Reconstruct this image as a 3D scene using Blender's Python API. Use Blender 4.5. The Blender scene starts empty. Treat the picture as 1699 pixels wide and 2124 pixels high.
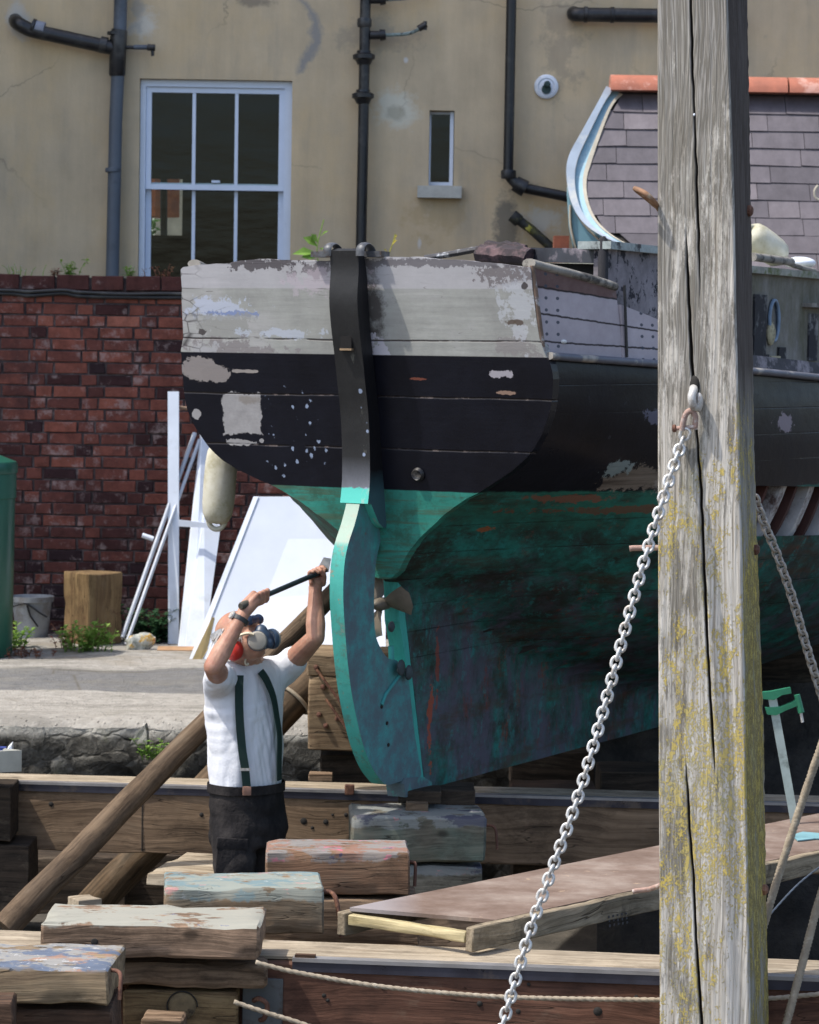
import bpy, bmesh, math, random
from mathutils import Vector, Matrix, noise
from math import radians, sin, cos, pi, atan, sqrt
random.seed(7)
V = Vector
SC = bpy.context.scene
COL = SC.collection

# ---------------------------------------------------------------- camera
F, IW, IH = 6000.0, 1699.0, 2124.0
CAM = V((0, 0, 2.76))
PITCH, ROLL = atan(322 / F), radians(.9)
R3 = Matrix.Rotation(pi / 2 - PITCH, 3, 'X') @ Matrix.Rotation(ROLL, 3, 'Z')
cd = bpy.data.cameras.new('camera')
cam = bpy.data.objects.new('camera', cd)
COL.objects.link(cam)
cam.matrix_world = Matrix.Translation(CAM) @ R3.to_4x4()
cd.sensor_fit = 'VERTICAL'
cd.sensor_height = 24
cd.lens = F / IH * 24
cd.clip_end = 500
cd.dof.use_dof = True
cd.dof.focus_distance = 9.2
cd.dof.aperture_fstop = 7.5
SC.camera = cam

# ---------------------------------------------------------------- sky, sun, exposure
SUN = V((.55, .18, -1)).normalized()          # the way the light travels
el = math.asin(-SUN.z)
world = bpy.data.worlds.new('World')
SC.world = world
world.use_nodes = True
wn = world.node_tree
bg = wn.nodes['Background']
sky = wn.nodes.new('ShaderNodeTexSky')
sky.sky_type = 'NISHITA'
sky.sun_disc = False
sky.sun_elevation = el
sky.sun_rotation = math.atan2(-SUN.x, -SUN.y)
sky.dust_density = 2.5
sky.ozone_density = 1.0
wn.links.new(sky.outputs[0], bg.inputs[0])
bg.inputs[1].default_value = .15
sd = bpy.data.lights.new('sun', 'SUN')
sd.energy = 2.7
sd.angle = radians(.9)
sd.color = (1, .95, .87)
sun = bpy.data.objects.new('sun', sd)
sun.rotation_euler = SUN.to_track_quat('-Z', 'Y').to_euler()
sun.location = (-8, -4, 14)
COL.objects.link(sun)
SC.view_settings.view_transform = 'Standard'
SC.view_settings.look = 'None'
SC.view_settings.exposure = .78
SC.view_settings.gamma = 1

# ---------------------------------------------------------------- from photo measurements to points in the yard
def ray(px, py):
    return R3 @ V(((px - IW / 2) / F, -(py - IH / 2) / F, -1))
def P(px, py, Y):
    d = ray(px, py)
    return CAM + d * (Y / d.y)
def PZ(px, py, z):
    d = ray(px, py)
    return CAM + d * ((z - CAM.z) / d.z)
def PP(px, py, pt, n):
    d = ray(px, py)
    return CAM + d * ((pt - CAM).dot(n) / d.dot(n))
def w2p(p):
    q = R3.transposed() @ (p - CAM); return IW / 2 + F * q.x / -q.z, IH / 2 - F * q.y / -q.z
def lerp(a, b, t): return a + (b - a) * t
def curve(pts, x):
    if x <= pts[0][0]: return pts[0][1]
    for (a, b), (c, d) in zip(pts, pts[1:]):
        if x <= c:
            t = (x - a) / (c - a)
            return b + (d - b) * t
    return pts[-1][1]
def scurve(pts, x):
    """smooth interpolation through points (Catmull-Rom on y)"""
    n = len(pts)
    if x <= pts[0][0]: return pts[0][1]
    if x >= pts[-1][0]: return pts[-1][1]
    for i in range(n - 1):
        if x <= pts[i + 1][0]:
            p0 = pts[max(i - 1, 0)]; p1 = pts[i]; p2 = pts[i + 1]; p3 = pts[min(i + 2, n - 1)]
            h = p2[0] - p1[0]; t = (x - p1[0]) / h
            m1 = (p2[1] - p0[1]) / (p2[0] - p0[0]) * h
            m2 = (p3[1] - p1[1]) / (p3[0] - p1[0]) * h
            t2, t3 = t * t, t * t * t
            return (2*t3 - 3*t2 + 1)*p1[1] + (t3 - 2*t2 + t)*m1 + (-2*t3 + 3*t2)*p2[1] + (t3 - t2)*m2
def smooth_path(pts, n=8):
    out = []
    m = len(pts)
    for i in range(m - 1):
        p0 = pts[max(i - 1, 0)]; p1 = pts[i]; p2 = pts[i + 1]; p3 = pts[min(i + 2, m - 1)]
        for k in range(n):
            t = k / n
            out.append(.5 * ((2 * p1) + (p2 - p0) * t + (2*p0 - 5*p1 + 4*p2 - p3) * t*t + (3*p1 - p0 - 3*p2 + p3) * t**3))
    out.append(pts[-1].copy())
    return out
def fbm(p, o=4): return noise.fractal(p, 1.0, 2.0, o)

# ---------------------------------------------------------------- objects
WM = {}
def tag(o, label=None, cat=None, group=None, kind=None):
    if label: o['label'] = label
    if cat: o['category'] = cat
    if group: o['group'] = group
    if kind: o['kind'] = kind
    return o
def empty(name, loc, label, cat, group=None, rz=0):
    o = bpy.data.objects.new(name, None)
    o.empty_display_size = .1
    M = Matrix.Translation(V(loc)) @ Matrix.Rotation(rz, 4, 'Z')
    o.matrix_basis = M
    WM[o] = M
    COL.objects.link(o)
    return tag(o, label, cat, group)
def link_mesh(name, me, parent, M):
    o = bpy.data.objects.new(name, me)
    COL.objects.link(o)
    if parent is not None:
        o.parent = parent
        o.matrix_basis = WM[parent].inverted() @ M
    else:
        o.matrix_basis = M
    WM[o] = M
    return o
def fin(name, bm, mat, parent=None, M=None, smooth=30, normals=True):
    """bm in the frame M (or in world space, then recentred on its own middle)"""
    if M is None:
        xs = [v.co for v in bm.verts]
        c = V([(min(v[i] for v in xs) + max(v[i] for v in xs)) / 2 for i in range(3)])
        bmesh.ops.translate(bm, verts=bm.verts, vec=-c)
        M = Matrix.Translation(c)
    if normals: bmesh.ops.recalc_face_normals(bm, faces=bm.faces)
    me = bpy.data.meshes.new(name)
    if smooth:
        for f in bm.faces: f.smooth = True
    bm.to_mesh(me)
    bm.free()
    if smooth and smooth < 180:
        me.set_sharp_from_angle(angle=radians(smooth))
    for m in (mat if isinstance(mat, (list, tuple)) else [mat]):
        me.materials.append(m)
    return link_mesh(name, me, parent, M)
def copy_obj(o, M, parent=None):
    c = o.copy()
    COL.objects.link(c)
    if parent is not None:
        c.parent = parent
        c.matrix_basis = WM[parent].inverted() @ M
    else:
        c.matrix_basis = M
    WM[c] = M
    return c

# ---------------------------------------------------------------- mesh helpers
def box(bm, lo, hi, M=None):
    vs = [bm.verts.new((x, y, z)) for x in (lo[0], hi[0]) for y in (lo[1], hi[1]) for z in (lo[2], hi[2])]
    for f in ((0,1,3,2),(4,6,7,5),(0,4,5,1),(2,3,7,6),(0,2,6,4),(1,5,7,3)):
        bm.faces.new([vs[i] for i in f])
    if M is not None: bmesh.ops.transform(bm, matrix=M, verts=vs)
    return vs
def bevel(bm, w, seg=2, ang=30):
    es = [e for e in bm.edges if len(e.link_faces) == 2 and e.calc_face_angle() > radians(ang)]
    if es and w > 0: bmesh.ops.bevel(bm, geom=es, offset=w, segments=seg, affect='EDGES', profile=.6)
def timber(L, D, Hh, bev=.008, wob=.004, seed=0, step=.05, fy=True):
    """baulk: length on X, depth on Y, height on Z, front-top edge at y=-D/2; worn and slightly uneven"""
    bm = bmesh.new()
    nx = max(2, int(L / step)); ny = max(2, int(D / step)); nz = max(2, int(Hh / step))
    g = {}
    def vert(i, j, k):
        if (i, j, k) not in g:
            g[i, j, k] = bm.verts.new((L * (i / nx - .5), D * (j / ny - .5), Hh * (k / nz - .5)))
        return g[i, j, k]
    for i in range(nx):
        for j in range(ny):
            for k in (0, nz): bm.faces.new([vert(i,j,k), vert(i+1,j,k), vert(i+1,j+1,k), vert(i,j+1,k)])
    for i in range(nx):
        for k in range(nz):
            for j in (0, ny): bm.faces.new([vert(i,j,k), vert(i+1,j,k), vert(i+1,j,k+1), vert(i,j,k+1)])
    for j in range(ny):
        for k in range(nz):
            for i in (0, nx): bm.faces.new([vert(i,j,k), vert(i,j+1,k), vert(i,j+1,k+1), vert(i,j,k+1)])
    bmesh.ops.recalc_face_normals(bm, faces=bm.faces)
    bevel(bm, bev * .55, 1, 40)
    s = V((seed * 3.1, seed * 1.7, seed * 5.3))
    for v in bm.verts:
        n = noise.noise_vector(v.co * 4 + s) * wob + noise.noise_vector(v.co * 17 + s) * wob * .5
        ax = min(L/2 - abs(v.co.x), .0)
        nearedge = sum(1 for a, h in zip(v.co, (L/2, D/2, Hh/2)) if h - abs(a) < bev * 1.3)
        if nearedge >= 2:
            w = max(0, fbm(v.co * 9 + s, 3)) * wob * 3.4 + max(0, noise.noise(v.co * 31 + s) - .25) * wob * 2.5
            v.co -= V((v.co.x / L, v.co.y / D, v.co.z / Hh)).normalized() * w
        v.co += n
    return bm
def frames(pts):
    T = []
    n = len(pts)
    for i in range(n):
        t = (pts[min(i + 1, n - 1)] - pts[max(i - 1, 0)])
        T.append(t.normalized() if t.length > 1e-9 else V((0, 0, 1)))
    up = V((0, 0, 1)) if abs(T[0].z) < .9 else V((1, 0, 0))
    u = T[0].cross(up).normalized()
    out = []
    for i in range(n):
        u = (u - T[i] * u.dot(T[i])).normalized()
        out.append((T[i], u, T[i].cross(u)))
    return out
def tube(bm, pts, r, n=12, cap=True, prof=None, sx=1, sy=1):
    fr = frames(pts)
    rings = []
    for i, (p, (t, u, w)) in enumerate(zip(pts, fr)):
        ri = r[i] if isinstance(r, (list, tuple)) else r
        ring = []
        for k in range(n):
            a = 2 * pi * k / n
            rr = ri * (prof(i, a) if prof else 1)
            ring.append(bm.verts.new(p + (u * cos(a) * sx + w * sin(a) * sy) * rr))
        rings.append(ring)
    for a, b in zip(rings, rings[1:]):
        for k in range(n):
            bm.faces.new([a[k], a[(k + 1) % n], b[(k + 1) % n], b[k]])
    if cap:
        bm.faces.new(rings[0][::-1]); bm.faces.new(rings[-1])
    return rings
def lathe(bm, prof, c, axis=V((0, 0, 1)), n=28, sx=1):
    """prof: (radius, height) pairs along the axis"""
    ax = axis.normalized()
    up = V((0, 0, 1)) if abs(ax.z) < .9 else V((1, 0, 0))
    u = ax.cross(up).normalized(); w = ax.cross(u)
    rings = []
    for r, h in prof:
        rings.append([bm.verts.new(c + ax * h + (u * cos(2*pi*k/n) * sx + w * sin(2*pi*k/n)) * max(r, 1e-4)) for k in range(n)])
    for a, b in zip(rings, rings[1:]):
        for k in range(n):
            bm.faces.new([a[k], a[(k+1) % n], b[(k+1) % n], b[k]])
    bm.faces.new(rings[0][::-1]); bm.faces.new(rings[-1])
def prism(bm, poly, off):
    """extrude a planar polygon (world points) by the vector off"""
    a = [bm.verts.new(p) for p in poly]
    b = [bm.verts.new(p + off) for p in poly]
    bm.faces.new(a); bm.faces.new(b[::-1])
    n = len(poly)
    for i in range(n):
        bm.faces.new([a[i], a[(i+1) % n], b[(i+1) % n], b[i]])
def ellip(bm, c, ax, n=16, m=10):
    """ellipsoid with axis vectors ax"""
    r = bmesh.ops.create_uvsphere(bm, u_segments=n, v_segments=m, radius=1)
    M = Matrix(((ax[0].x, ax[1].x, ax[2].x, c.x), (ax[0].y, ax[1].y, ax[2].y, c.y), (ax[0].z, ax[1].z, ax[2].z, c.z), (0, 0, 0, 1)))
    bmesh.ops.transform(bm, matrix=M, verts=r['verts'])
def loft(bm, rings, closed=True, cap=True):
    vs = [[bm.verts.new(p) for p in r] for r in rings]
    n = len(rings[0])
    for a, b in zip(vs, vs[1:]):
        for k in range(n if closed else n - 1):
            bm.faces.new([a[k], a[(k+1) % n], b[(k+1) % n], b[k]])
    if cap and closed:
        bm.faces.new(vs[0][::-1]); bm.faces.new(vs[-1])
    return vs
def basis(loc, x, up=V((0, 0, 1))):
    x = x.normalized(); y = up.cross(x).normalized(); z = x.cross(y)
    return Matrix(((x.x, y.x, z.x, loc.x), (x.y, y.y, z.y, loc.y), (x.z, y.z, z.z, loc.z), (0, 0, 0, 1)))

# ---------------------------------------------------------------- materials
class G:
    def __init__(s, name):
        s.m = bpy.data.materials.new(name); s.m.use_nodes = True
        s.t = s.m.node_tree; s.t.nodes.clear()
        s.out = s.t.nodes.new('ShaderNodeOutputMaterial')
        s.b = s.t.nodes.new('ShaderNodeBsdfPrincipled')
        s.t.links.new(s.b.outputs[0], s.out.inputs[0])
        s.co = s.t.nodes.new('ShaderNodeTexCoord')
        s.geo = None; s.inf = None
    def set(s, sock, v):
        if isinstance(v, bpy.types.NodeSocket): s.t.links.new(v, sock)
        elif isinstance(v, (tuple, list, Vector)) and len(v) == 3 and sock.type == 'RGBA': sock.default_value = (*v, 1)
        else: sock.default_value = v
    def n(s, typ, props=None, **ins):
        nd = s.t.nodes.new('ShaderNode' + typ)
        for k, v in (props or {}).items(): setattr(nd, k, v)
        for k, v in ins.items(): s.set(nd.inputs[k.replace('_', ' ')], v)
        return nd
    def obj(s): return s.co.outputs['Object']
    def rnd(s):
        if not s.inf: s.inf = s.n('ObjectInfo')
        return s.inf.outputs['Random']
    def pos(s): 
        if not s.geo: s.geo = s.n('NewGeometry')
        return s.geo.outputs['Position']
    def nrm(s):
        if not s.geo: s.geo = s.n('NewGeometry')
        return s.geo.outputs['Normal']
    def sv(s, vec, sc, loc=(0, 0, 0)):
        nd = s.n('Mapping'); s.set(nd.inputs[0], vec); nd.inputs[3].default_value = sc
        s.set(nd.inputs[1], loc)
        return nd.outputs[0]
    def xyz(s, vec):
        nd = s.n('SeparateXYZ'); s.set(nd.inputs[0], vec); return nd.outputs
    def comb(s, x, y, z):
        nd = s.n('CombineXYZ'); s.set(nd.inputs[0], x); s.set(nd.inputs[1], y); s.set(nd.inputs[2], z); return nd.outputs[0]
    def rv(s, vec, k=37.0):
        nd = s.n('VectorMath', {'operation': 'ADD'}); s.set(nd.inputs[0], vec)
        s.set(nd.inputs[1], s.comb(s.mul(s.rnd(), k), s.mul(s.rnd(), k * .7), s.mul(s.rnd(), k * .4)))
        return nd.outputs[0]
    def noise(s, sc, det=5, ro=.6, vec=None, dist=0):
        nd = s.n('TexNoise'); s.set(nd.inputs['Vector'], vec or s.obj())
        nd.inputs['Scale'].default_value = sc; nd.inputs['Detail'].default_value = det
        nd.inputs['Roughness'].default_value = ro; nd.inputs['Distortion'].default_value = dist
        return nd.outputs[0]
    def voro(s, sc, vec=None, feat='F1', out='Distance', rnd=1):
        nd = s.n('TexVoronoi', {'feature': feat}); s.set(nd.inputs['Vector'], vec or s.obj())
        nd.inputs['Scale'].default_value = sc; nd.inputs['Randomness'].default_value = rnd
        return nd.outputs[out]
    def math(s, op, a, b=0, c=0, clamp=False):
        nd = s.n('Math', {'operation': op, 'use_clamp': clamp}); s.set(nd.inputs[0], a); s.set(nd.inputs[1], b); s.set(nd.inputs[2], c)
        return nd.outputs[0]
    def mul(s, a, b): return s.math('MULTIPLY', a, b)
    def add(s, a, b): return s.math('ADD', a, b)
    def sub(s, a, b): return s.math('SUBTRACT', a, b)
    def mr(s, v, a, b, c=0, d=1, smooth=False):
        nd = s.n('MapRange', {'clamp': True, 'interpolation_type': 'SMOOTHSTEP' if smooth else 'LINEAR'})
        for i, x in enumerate((v, a, b, c, d)): s.set(nd.inputs[i], x)
        return nd.outputs[0]
    def ramp(s, f, stops, interp='LINEAR'):
        nd = s.n('ValToRGB'); s.set(nd.inputs[0], f)
        cr = nd.color_ramp; cr.interpolation = interp
        while len(cr.elements) < len(stops): cr.elements.new(.5)
        for e, (p, c) in zip(cr.elements, stops):
            e.position = p; e.color = (*c, 1) if len(c) == 3 else c
        return nd.outputs[0]
    def mix(s, f, a, b, mode='MIX'):
        nd = s.n('Mix', {'data_type': 'RGBA', 'blend_type': mode, 'clamp_factor': True})
        s.set(nd.inputs[0], f); s.set(nd.inputs[6], a); s.set(nd.inputs[7], b)
        return nd.outputs[2]
    def vary(s, c, f, lo, hi):
        """multiply colour by lo..hi following the factor"""
        g = s.mr(f, .25, .75, lo, hi)
        return s.mix(1, c, s.comb(g, g, g), 'MULTIPLY')
    def bump(s, h, st=.5, dist=.01, nrm=None):
        nd = s.n('Bump'); s.set(nd.inputs['Height'], h); s.set(nd.inputs['Strength'], st); s.set(nd.inputs['Distance'], dist)
        if nrm: s.set(nd.inputs['Normal'], nrm)
        return nd.outputs[0]
    def blob(s, y, z, cy, cz, ry, rz, nz, amp=.5, soft=.06, box=False):
        """mask of a ragged patch in the (y, z) plane; nz noise around .5"""
        a = s.math('ABSOLUTE', s.mul(s.sub(y, cy), 1 / ry)); b = s.math('ABSOLUTE', s.mul(s.sub(z, cz), 1 / rz))
        if box: d = s.math('MAXIMUM', a, b)
        else: d = s.math('SQRT', s.add(s.mul(a, a), s.mul(b, b)))
        d = s.add(d, s.mul(s.sub(nz, .5), amp * 6))
        return s.mr(d, 1 + soft, 1 - soft, 0, 1)
    def end(s, col, rough=.8, metal=0, nrm=None, spec=None, **kw):
        s.set(s.b.inputs['Base Color'], col); s.set(s.b.inputs['Roughness'], rough); s.set(s.b.inputs['Metallic'], metal)
        if nrm: s.set(s.b.inputs['Normal'], nrm)
        if spec is not None: s.set(s.b.inputs['Specular IOR Level'], spec)
        for k, v in kw.items(): s.set(s.b.inputs[k.replace('_', ' ')], v)
        return s.m
def mx(g, *ms):
    r = ms[0]
    for m in ms[1:]: r = g.math('MAXIMUM', r, m)
    return r
def flat(name, c, rough=.6, metal=0, var=.25, sc=12, bump=.15, c2=None, spec=None):
    g = G(name)
    nz = g.noise(sc, 5, .65, g.rv(g.obj()))
    col = g.vary(c, nz, 1 - var, 1 + var)
    if c2: col = g.mix(g.mr(g.noise(sc * .6, 6, .7, g.rv(g.obj(), 91)), .52, .62), col, c2)
    return g.end(col, g.mr(nz, .3, .7, rough - .1, min(1, rough + .1)), metal, g.bump(g.noise(sc * 5, 4), bump, .003), spec)
def wood(name, dark, lite, tint=None, paint=None, pz=None, grain=1.0, rough=.85, stain=None, knots=True):
    """weathered timber, grain on local X; paint: list of (colour, threshold) on the upper face, running over the edge"""
    g = G(name)
    v = g.rv(g.obj())
    warp = g.noise(1.6, 3, .5, v)
    vv = g.n('VectorMath', {'operation': 'ADD'}); g.set(vv.inputs[0], v); g.set(vv.inputs[1], g.comb(0, g.mul(warp, .09), g.mul(warp, .14)))
    gv = g.sv(vv.outputs[0], (1.6 * grain, 42 * grain, 42 * grain))
    g1 = g.noise(1, 6, .62, gv)
    g2 = g.noise(1, 3, .5, g.sv(vv.outputs[0], (5, 150, 150)))
    big = g.noise(3.2, 5, .65, v)
    col = g.ramp(g1, [(.36, dark), (.48, [lerp(a, b, .5) for a, b in zip(dark, lite)]), (.62, lite)])
    col = g.vary(col, big, .68, 1.25)
    col = g.vary(col, g2, .82, 1.12)
    if tint: col = g.mix(g.mr(g.noise(2.3, 4, .6, g.rv(g.obj(), 71)), .48, .66, 0, .75), col, tint)
    grime = g.noise(1, 7, .8, g.sv(g.rv(g.obj(), 61), (3.5, 7, 7)))
    col = g.mix(g.mr(grime, .50, .64, 0, .6), col, [c * .45 for c in dark])
    col = g.mix(g.mr(grime, .44, .36, 0, .2), col, (.22, .19, .15))
    h = g.add(g.mul(g1, .7), g.mul(g2, .3))
    if stain: col = g.mix(g.mr(g.noise(6, 6, .75, g.sv(g.rv(g.obj(), 53), (1, 1, .5))), .56, .66, 0, .8), col, stain)
    # checks: dark hairline splits following the grain
    cr = g.noise(1, 2, .5, g.sv(vv.outputs[0], (1.1, 26, 26)))
    crk = g.mr(g.math('ABSOLUTE', g.sub(cr, .5)), .0, .008, 1, 0)
    crk = g.mul(crk, g.mr(g.noise(2.5, 2, .5, g.rv(g.obj(), 13)), .5, .56))
    col = g.mix(g.mul(crk, .8), col, (.02, .015, .012))
    h = g.sub(h, crk)
    if knots:
        kd = g.voro(3.1, g.sv(v, (1, 1.6, 1.6)))
        col = g.mix(g.mr(kd, .05, .10, .8, 0), col, [c * .35 for c in dark])
    col = g.mix(1, col, (.95, .88, .79), 'MULTIPLY')
    if paint:
        z = g.xyz(g.obj())[2]
        nzv = g.xyz(g.nrm())[2]
        up = g.mr(nzv, .35, .7)
        drip = g.mul(g.noise(9, 4, .7, g.sv(g.rv(g.obj(), 29), (1, 1, .25))), .06)
        band = g.mul(g.mr(g.add(z, drip), pz + .016, pz + .024), .8)
        area = g.math('MAXIMUM', up, band)
        for i, (pc, th, sc) in enumerate(paint):
            pn = g.noise(sc, 6, .7, g.sv(g.rv(g.obj(), 40 + 31 * i), (.8, 1.2, 1.2)))
            col = g.mix(g.mul(g.mul(g.mr(pn, th, th + .04), area), .9), col, pc)
    return g.end(col, g.mr(big, .3, .7, rough - .08, rough + .08), 0, g.bump(h, .8, .006), .25)
# ================================================================ materials of the yard
def stucco():
    g = G('ochre_render')
    p = g.pos(); x, y, z = g.xyz(p)
    big = g.noise(.9, 5, .6, p); mid = g.noise(4, 6, .65, p)
    run = g.noise(1, 5, .65, g.sv(p, (5.5, 1, .7)))
    col = g.ramp(big, [(.35, (.49, .405, .285)), (.5, (.57, .465, .32)), (.65, (.63, .495, .315))])
    col = g.vary(col, run, .84, 1.08)
    col = g.vary(col, mid, .90, 1.07)
    col = g.mix(g.mul(g.mr(g.noise(1, 6, .7, g.sv(p, (3.4, 1, .55), (3, 1, 2))), .54, .74), .5), col, (.33, .30, .245))
    # warm orange wash
    col = g.mix(g.mr(g.noise(2.0, 5, .7, g.sv(p, (1, 1, .6), (5, 2, 7))), .5, .7, 0, .45), col, (.62, .46, .25))
    nz = g.noise(7, 5, .7, p)
    for (px, py, rx, rz, c, k, am) in [
            (825, 222, .15, .13, (.60, .61, .53), .7, .5), (822, 235, .06, .045, (.33, .31, .24), .6, .5),
            (300, 48, .09, .09, (.60, .58, .52), .8, .55), (285, 20, .05, .13, (.32, .31, .29), .6, .7),
            (38, 45, .085, .12, (.50, .49, .46), .8, .5), (795, 70, .22, .12, (.30, .27, .22), .5, .9),
            (1052, 470, .07, .22, (.12, .12, .11), .75, .6), (1130, 460, .14, .10, (.58, .59, .56), .6, .7),
            (842, 125, .015, .02, (.6, .6, .6), .8, .4), (905, 440, .15, .12, (.40, .29, .15), .4, .9),
            (530, 5, .12, .03, (.16, .14, .12), .6, .6), (870, 505, .012, .03, (.62, .6, .56), .8, .6),
            (1600, 330, .2, .4, (.26, .25, .22), .4, .9), (1165, 80, .12, .35, (.23, .21, .18), .4, .9)]:
        q = P(px, py, 20.5)
        col = g.mix(g.mul(g.blob(x, z, q.x, q.z, rx, rz, nz, am, .35), k), col, c)
    # the grey crescent smear: a ring cut by a shifted disc
    q = P(575, 70, 20.5)
    a = g.blob(x, z, q.x, q.z, .31, .30, nz, .08, .05); b = g.blob(x, z, q.x - .055, q.z + .02, .30, .29, nz, .12, .08)
    cres = g.mul(g.mul(a, g.sub(1, b)), g.mr(x, q.x + .12, q.x + .17))
    col = g.mix(g.mul(cres, .85), col, (.26, .26, .26))
    # hairline cracks and fine pitting
    ck = g.mr(g.voro(.75, g.comb(g.add(x, g.mul(mid, .35)), y, g.add(z, g.mul(big, .6))), 'DISTANCE_TO_EDGE'), 0, .006, 1, 0)
    col = g.mix(g.mul(g.mul(ck, g.mr(g.noise(1.1, 3, .5, p), .5, .6)), .55), col, (.20, .17, .13))
    spt = g.mr(g.noise(34, 5, .8, p), .66, .72, 0, .5)
    col = g.mix(spt, col, (.26, .23, .18))
    h = g.add(g.mul(mid, .5), g.mul(g.noise(60, 3, .6, p), .5))
    return g.end(col, .92, 0, g.bump(h, .35, .006), .2)
M_stucco = stucco()

def paver():
    g = G('quay_paving')
    x, y, z = g.xyz(g.pos())
    p = g.pos()
    nz = g.noise(1.1, 5, .6, p); n2 = g.noise(14, 6, .7, p)
    yy = g.add(y, g.mul(g.sub(nz, .5), .5))
    conc = g.ramp(n2, [(.3, (.25, .235, .21)), (.6, (.37, .35, .315))])
    tar = g.ramp(n2, [(.3, (.12, .12, .12)), (.65, (.19, .188, .185))])
    m = g.mul(g.mr(yy, 15.42, 15.46), g.mr(yy, 16.62, 16.58))
    col = g.mix(m, conc, tar)
    # tarmac crack with a little soil
    ck = g.mul(g.mr(g.voro(.9, g.sv(p, (1, .6, 1)), 'DISTANCE_TO_EDGE'), 0, .012, 1, 0), m)
    col = g.mix(g.mul(ck, .6), col, (.10, .085, .06))
    dirt = g.mul(g.mr(g.noise(2.2, 6, .7, p), .5, .62), g.mr(yy, 16.7, 17.2))
    col = g.mix(g.mul(dirt, .8), col, (.25, .215, .165))
    edge = g.mr(g.noise(3, 6, .75, p), .52, .66, 0, .5)
    col = g.mix(edge, col, (.24, .225, .19))
    grit = g.voro(38, p); col = g.mix(g.mul(g.mr(grit, .10, .2, 1, 0), g.mr(g.noise(5, 4, .7, p), .48, .6)), col, (.10, .09, .075))
    col = g.mix(g.mul(g.mr(g.noise(1, 7, .8, g.sv(p, (1.2, 4, 1), (8, 8, 0))), .5, .62), .55), col, (.16, .15, .13))
    return g.end(col, .92, 0, g.bump(g.add(n2, g.mr(grit, 0, .3, .6, 0)), .8, .02), .2)
M_paving = paver()

def rubble():
    g = G('quay_stone')
    p = g.pos(); x, y, z = g.xyz(p)
    wn_ = g.noise(3, 4, .6, p)
    wp = g.comb(g.add(g.mul(x, 6.5), g.mul(wn_, 1.6)), g.mul(y, 5), g.add(g.mul(z, 10), g.mul(wn_, 2.2)))
    d = g.voro(1, wp, 'DISTANCE_TO_EDGE')
    c = g.voro(1, wp, 'F1', 'Color')
    n = g.noise(9, 7, .75, p)
    stone = g.ramp(n, [(.3, (.028, .026, .022)), (.5, (.07, .066, .056)), (.72, (.20, .19, .165))])
    stone = g.vary(stone, g.xyz(c)[0], .6, 1.5)
    stone = g.mix(g.mr(d, .0, .05, .35, 0), stone, (.025, .023, .02))
    conc = g.vary((.40, .385, .34), n, .75, 1.2)
    edge = g.add(z, g.mul(g.sub(g.noise(4, 5, .7, p), .5), .09))
    col = g.mix(g.mr(edge, .845, .875), stone, conc)
    moss = g.mr(g.noise(3, 5, .7, p), .58, .68, 0, .45)
    col = g.mix(moss, col, (.07, .085, .03))
    h = g.add(g.mul(g.mr(d, 0, .12), .25), g.mul(n, .8))
    return g.end(col, .95, 0, g.bump(h, .9, .04), .15)
M_rubble = rubble()

g = G('dock_mud')
n = g.noise(2.5, 7, .7, g.pos())
M_mud = g.end(g.ramp(n, [(.3, (.04, .035, .028)), (.7, (.12, .105, .085))]), .9, 0, g.bump(n, .8, .05))

g = G('old_brick')
at = g.n('Attribute', {'attribute_name': 'tone'}).outputs['Color']
r_, g_, b_ = g.xyz(at)
p = g.pos()
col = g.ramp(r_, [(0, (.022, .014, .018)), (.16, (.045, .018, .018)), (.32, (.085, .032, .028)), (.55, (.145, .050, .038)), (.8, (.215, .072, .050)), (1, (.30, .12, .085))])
col = g.vary(col, g.noise(16, 6, .7, p), .6, 1.35)
lime = g.mr(g.add(g.noise(9, 7, .78, p), g.mul(g_, .16)), .62, .74)
col = g.mix(g.mul(lime, .55), col, (.34, .27, .26))
soot = g.mr(g.noise(2.1, 5, .7, p), .52, .68, 0, .6)
col = g.mix(soot, col, (.03, .018, .02))
M_brick = g.end(col, .9, 0, g.bump(g.noise(30, 5, .7, p), .8, .008), .2)
g = G('lime_mortar')
n = g.noise(10, 6, .7, g.pos())
M_mortar = g.end(g.ramp(n, [(.35, (.035, .028, .03)), (.55, (.085, .068, .068)), (.75, (.21, .17, .165))]), .95, 0, g.bump(n, .8, .01), .1)

M_pipe_black = flat('black_pipe_paint', (.012, .013, .016), .38, 0, .5, 7, .2, (.05, .05, .05))
M_pipe_grey = flat('blue_grey_pipe', (.085, .105, .135), .45, 0, .25, 3, .1, (.05, .06, .075))
M_white_frame = flat('white_window_paint', (.66, .74, .88), .35, 0, .06, 6, .05)
M_white_board = flat('white_upvc', (.70, .75, .83), .4, 0, .09, 5, .05, (.62, .66, .72))
g = G('window_glass')
gl = g.n('BsdfGlossy', Roughness=.02); tr = g.n('BsdfTransparent'); fr = g.n('Fresnel', IOR=1.5)
g.set(gl.inputs['Normal'], g.bump(g.noise(2.2, 3, .5, g.sv(g.pos(), (1, 1, 2.5))), .25, .01))
gl.inputs[0].default_value = (1, 1, 1, 1)
tr.inputs[0].default_value = (.86, .9, .88, 1)
ms = g.n('MixShader'); g.set(ms.inputs[0], g.mul(fr.outputs[0], .35)); g.t.links.new(tr.outputs[0], ms.inputs[1]); g.t.links.new(gl.outputs[0], ms.inputs[2])
g.t.links.new(ms.outputs[0], g.out.inputs[0])
M_glass = g.m
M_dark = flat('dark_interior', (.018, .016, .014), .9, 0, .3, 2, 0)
M_sill = flat('stone_sill', (.46, .46, .42), .85, 0, .2, 14, .4)

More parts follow.
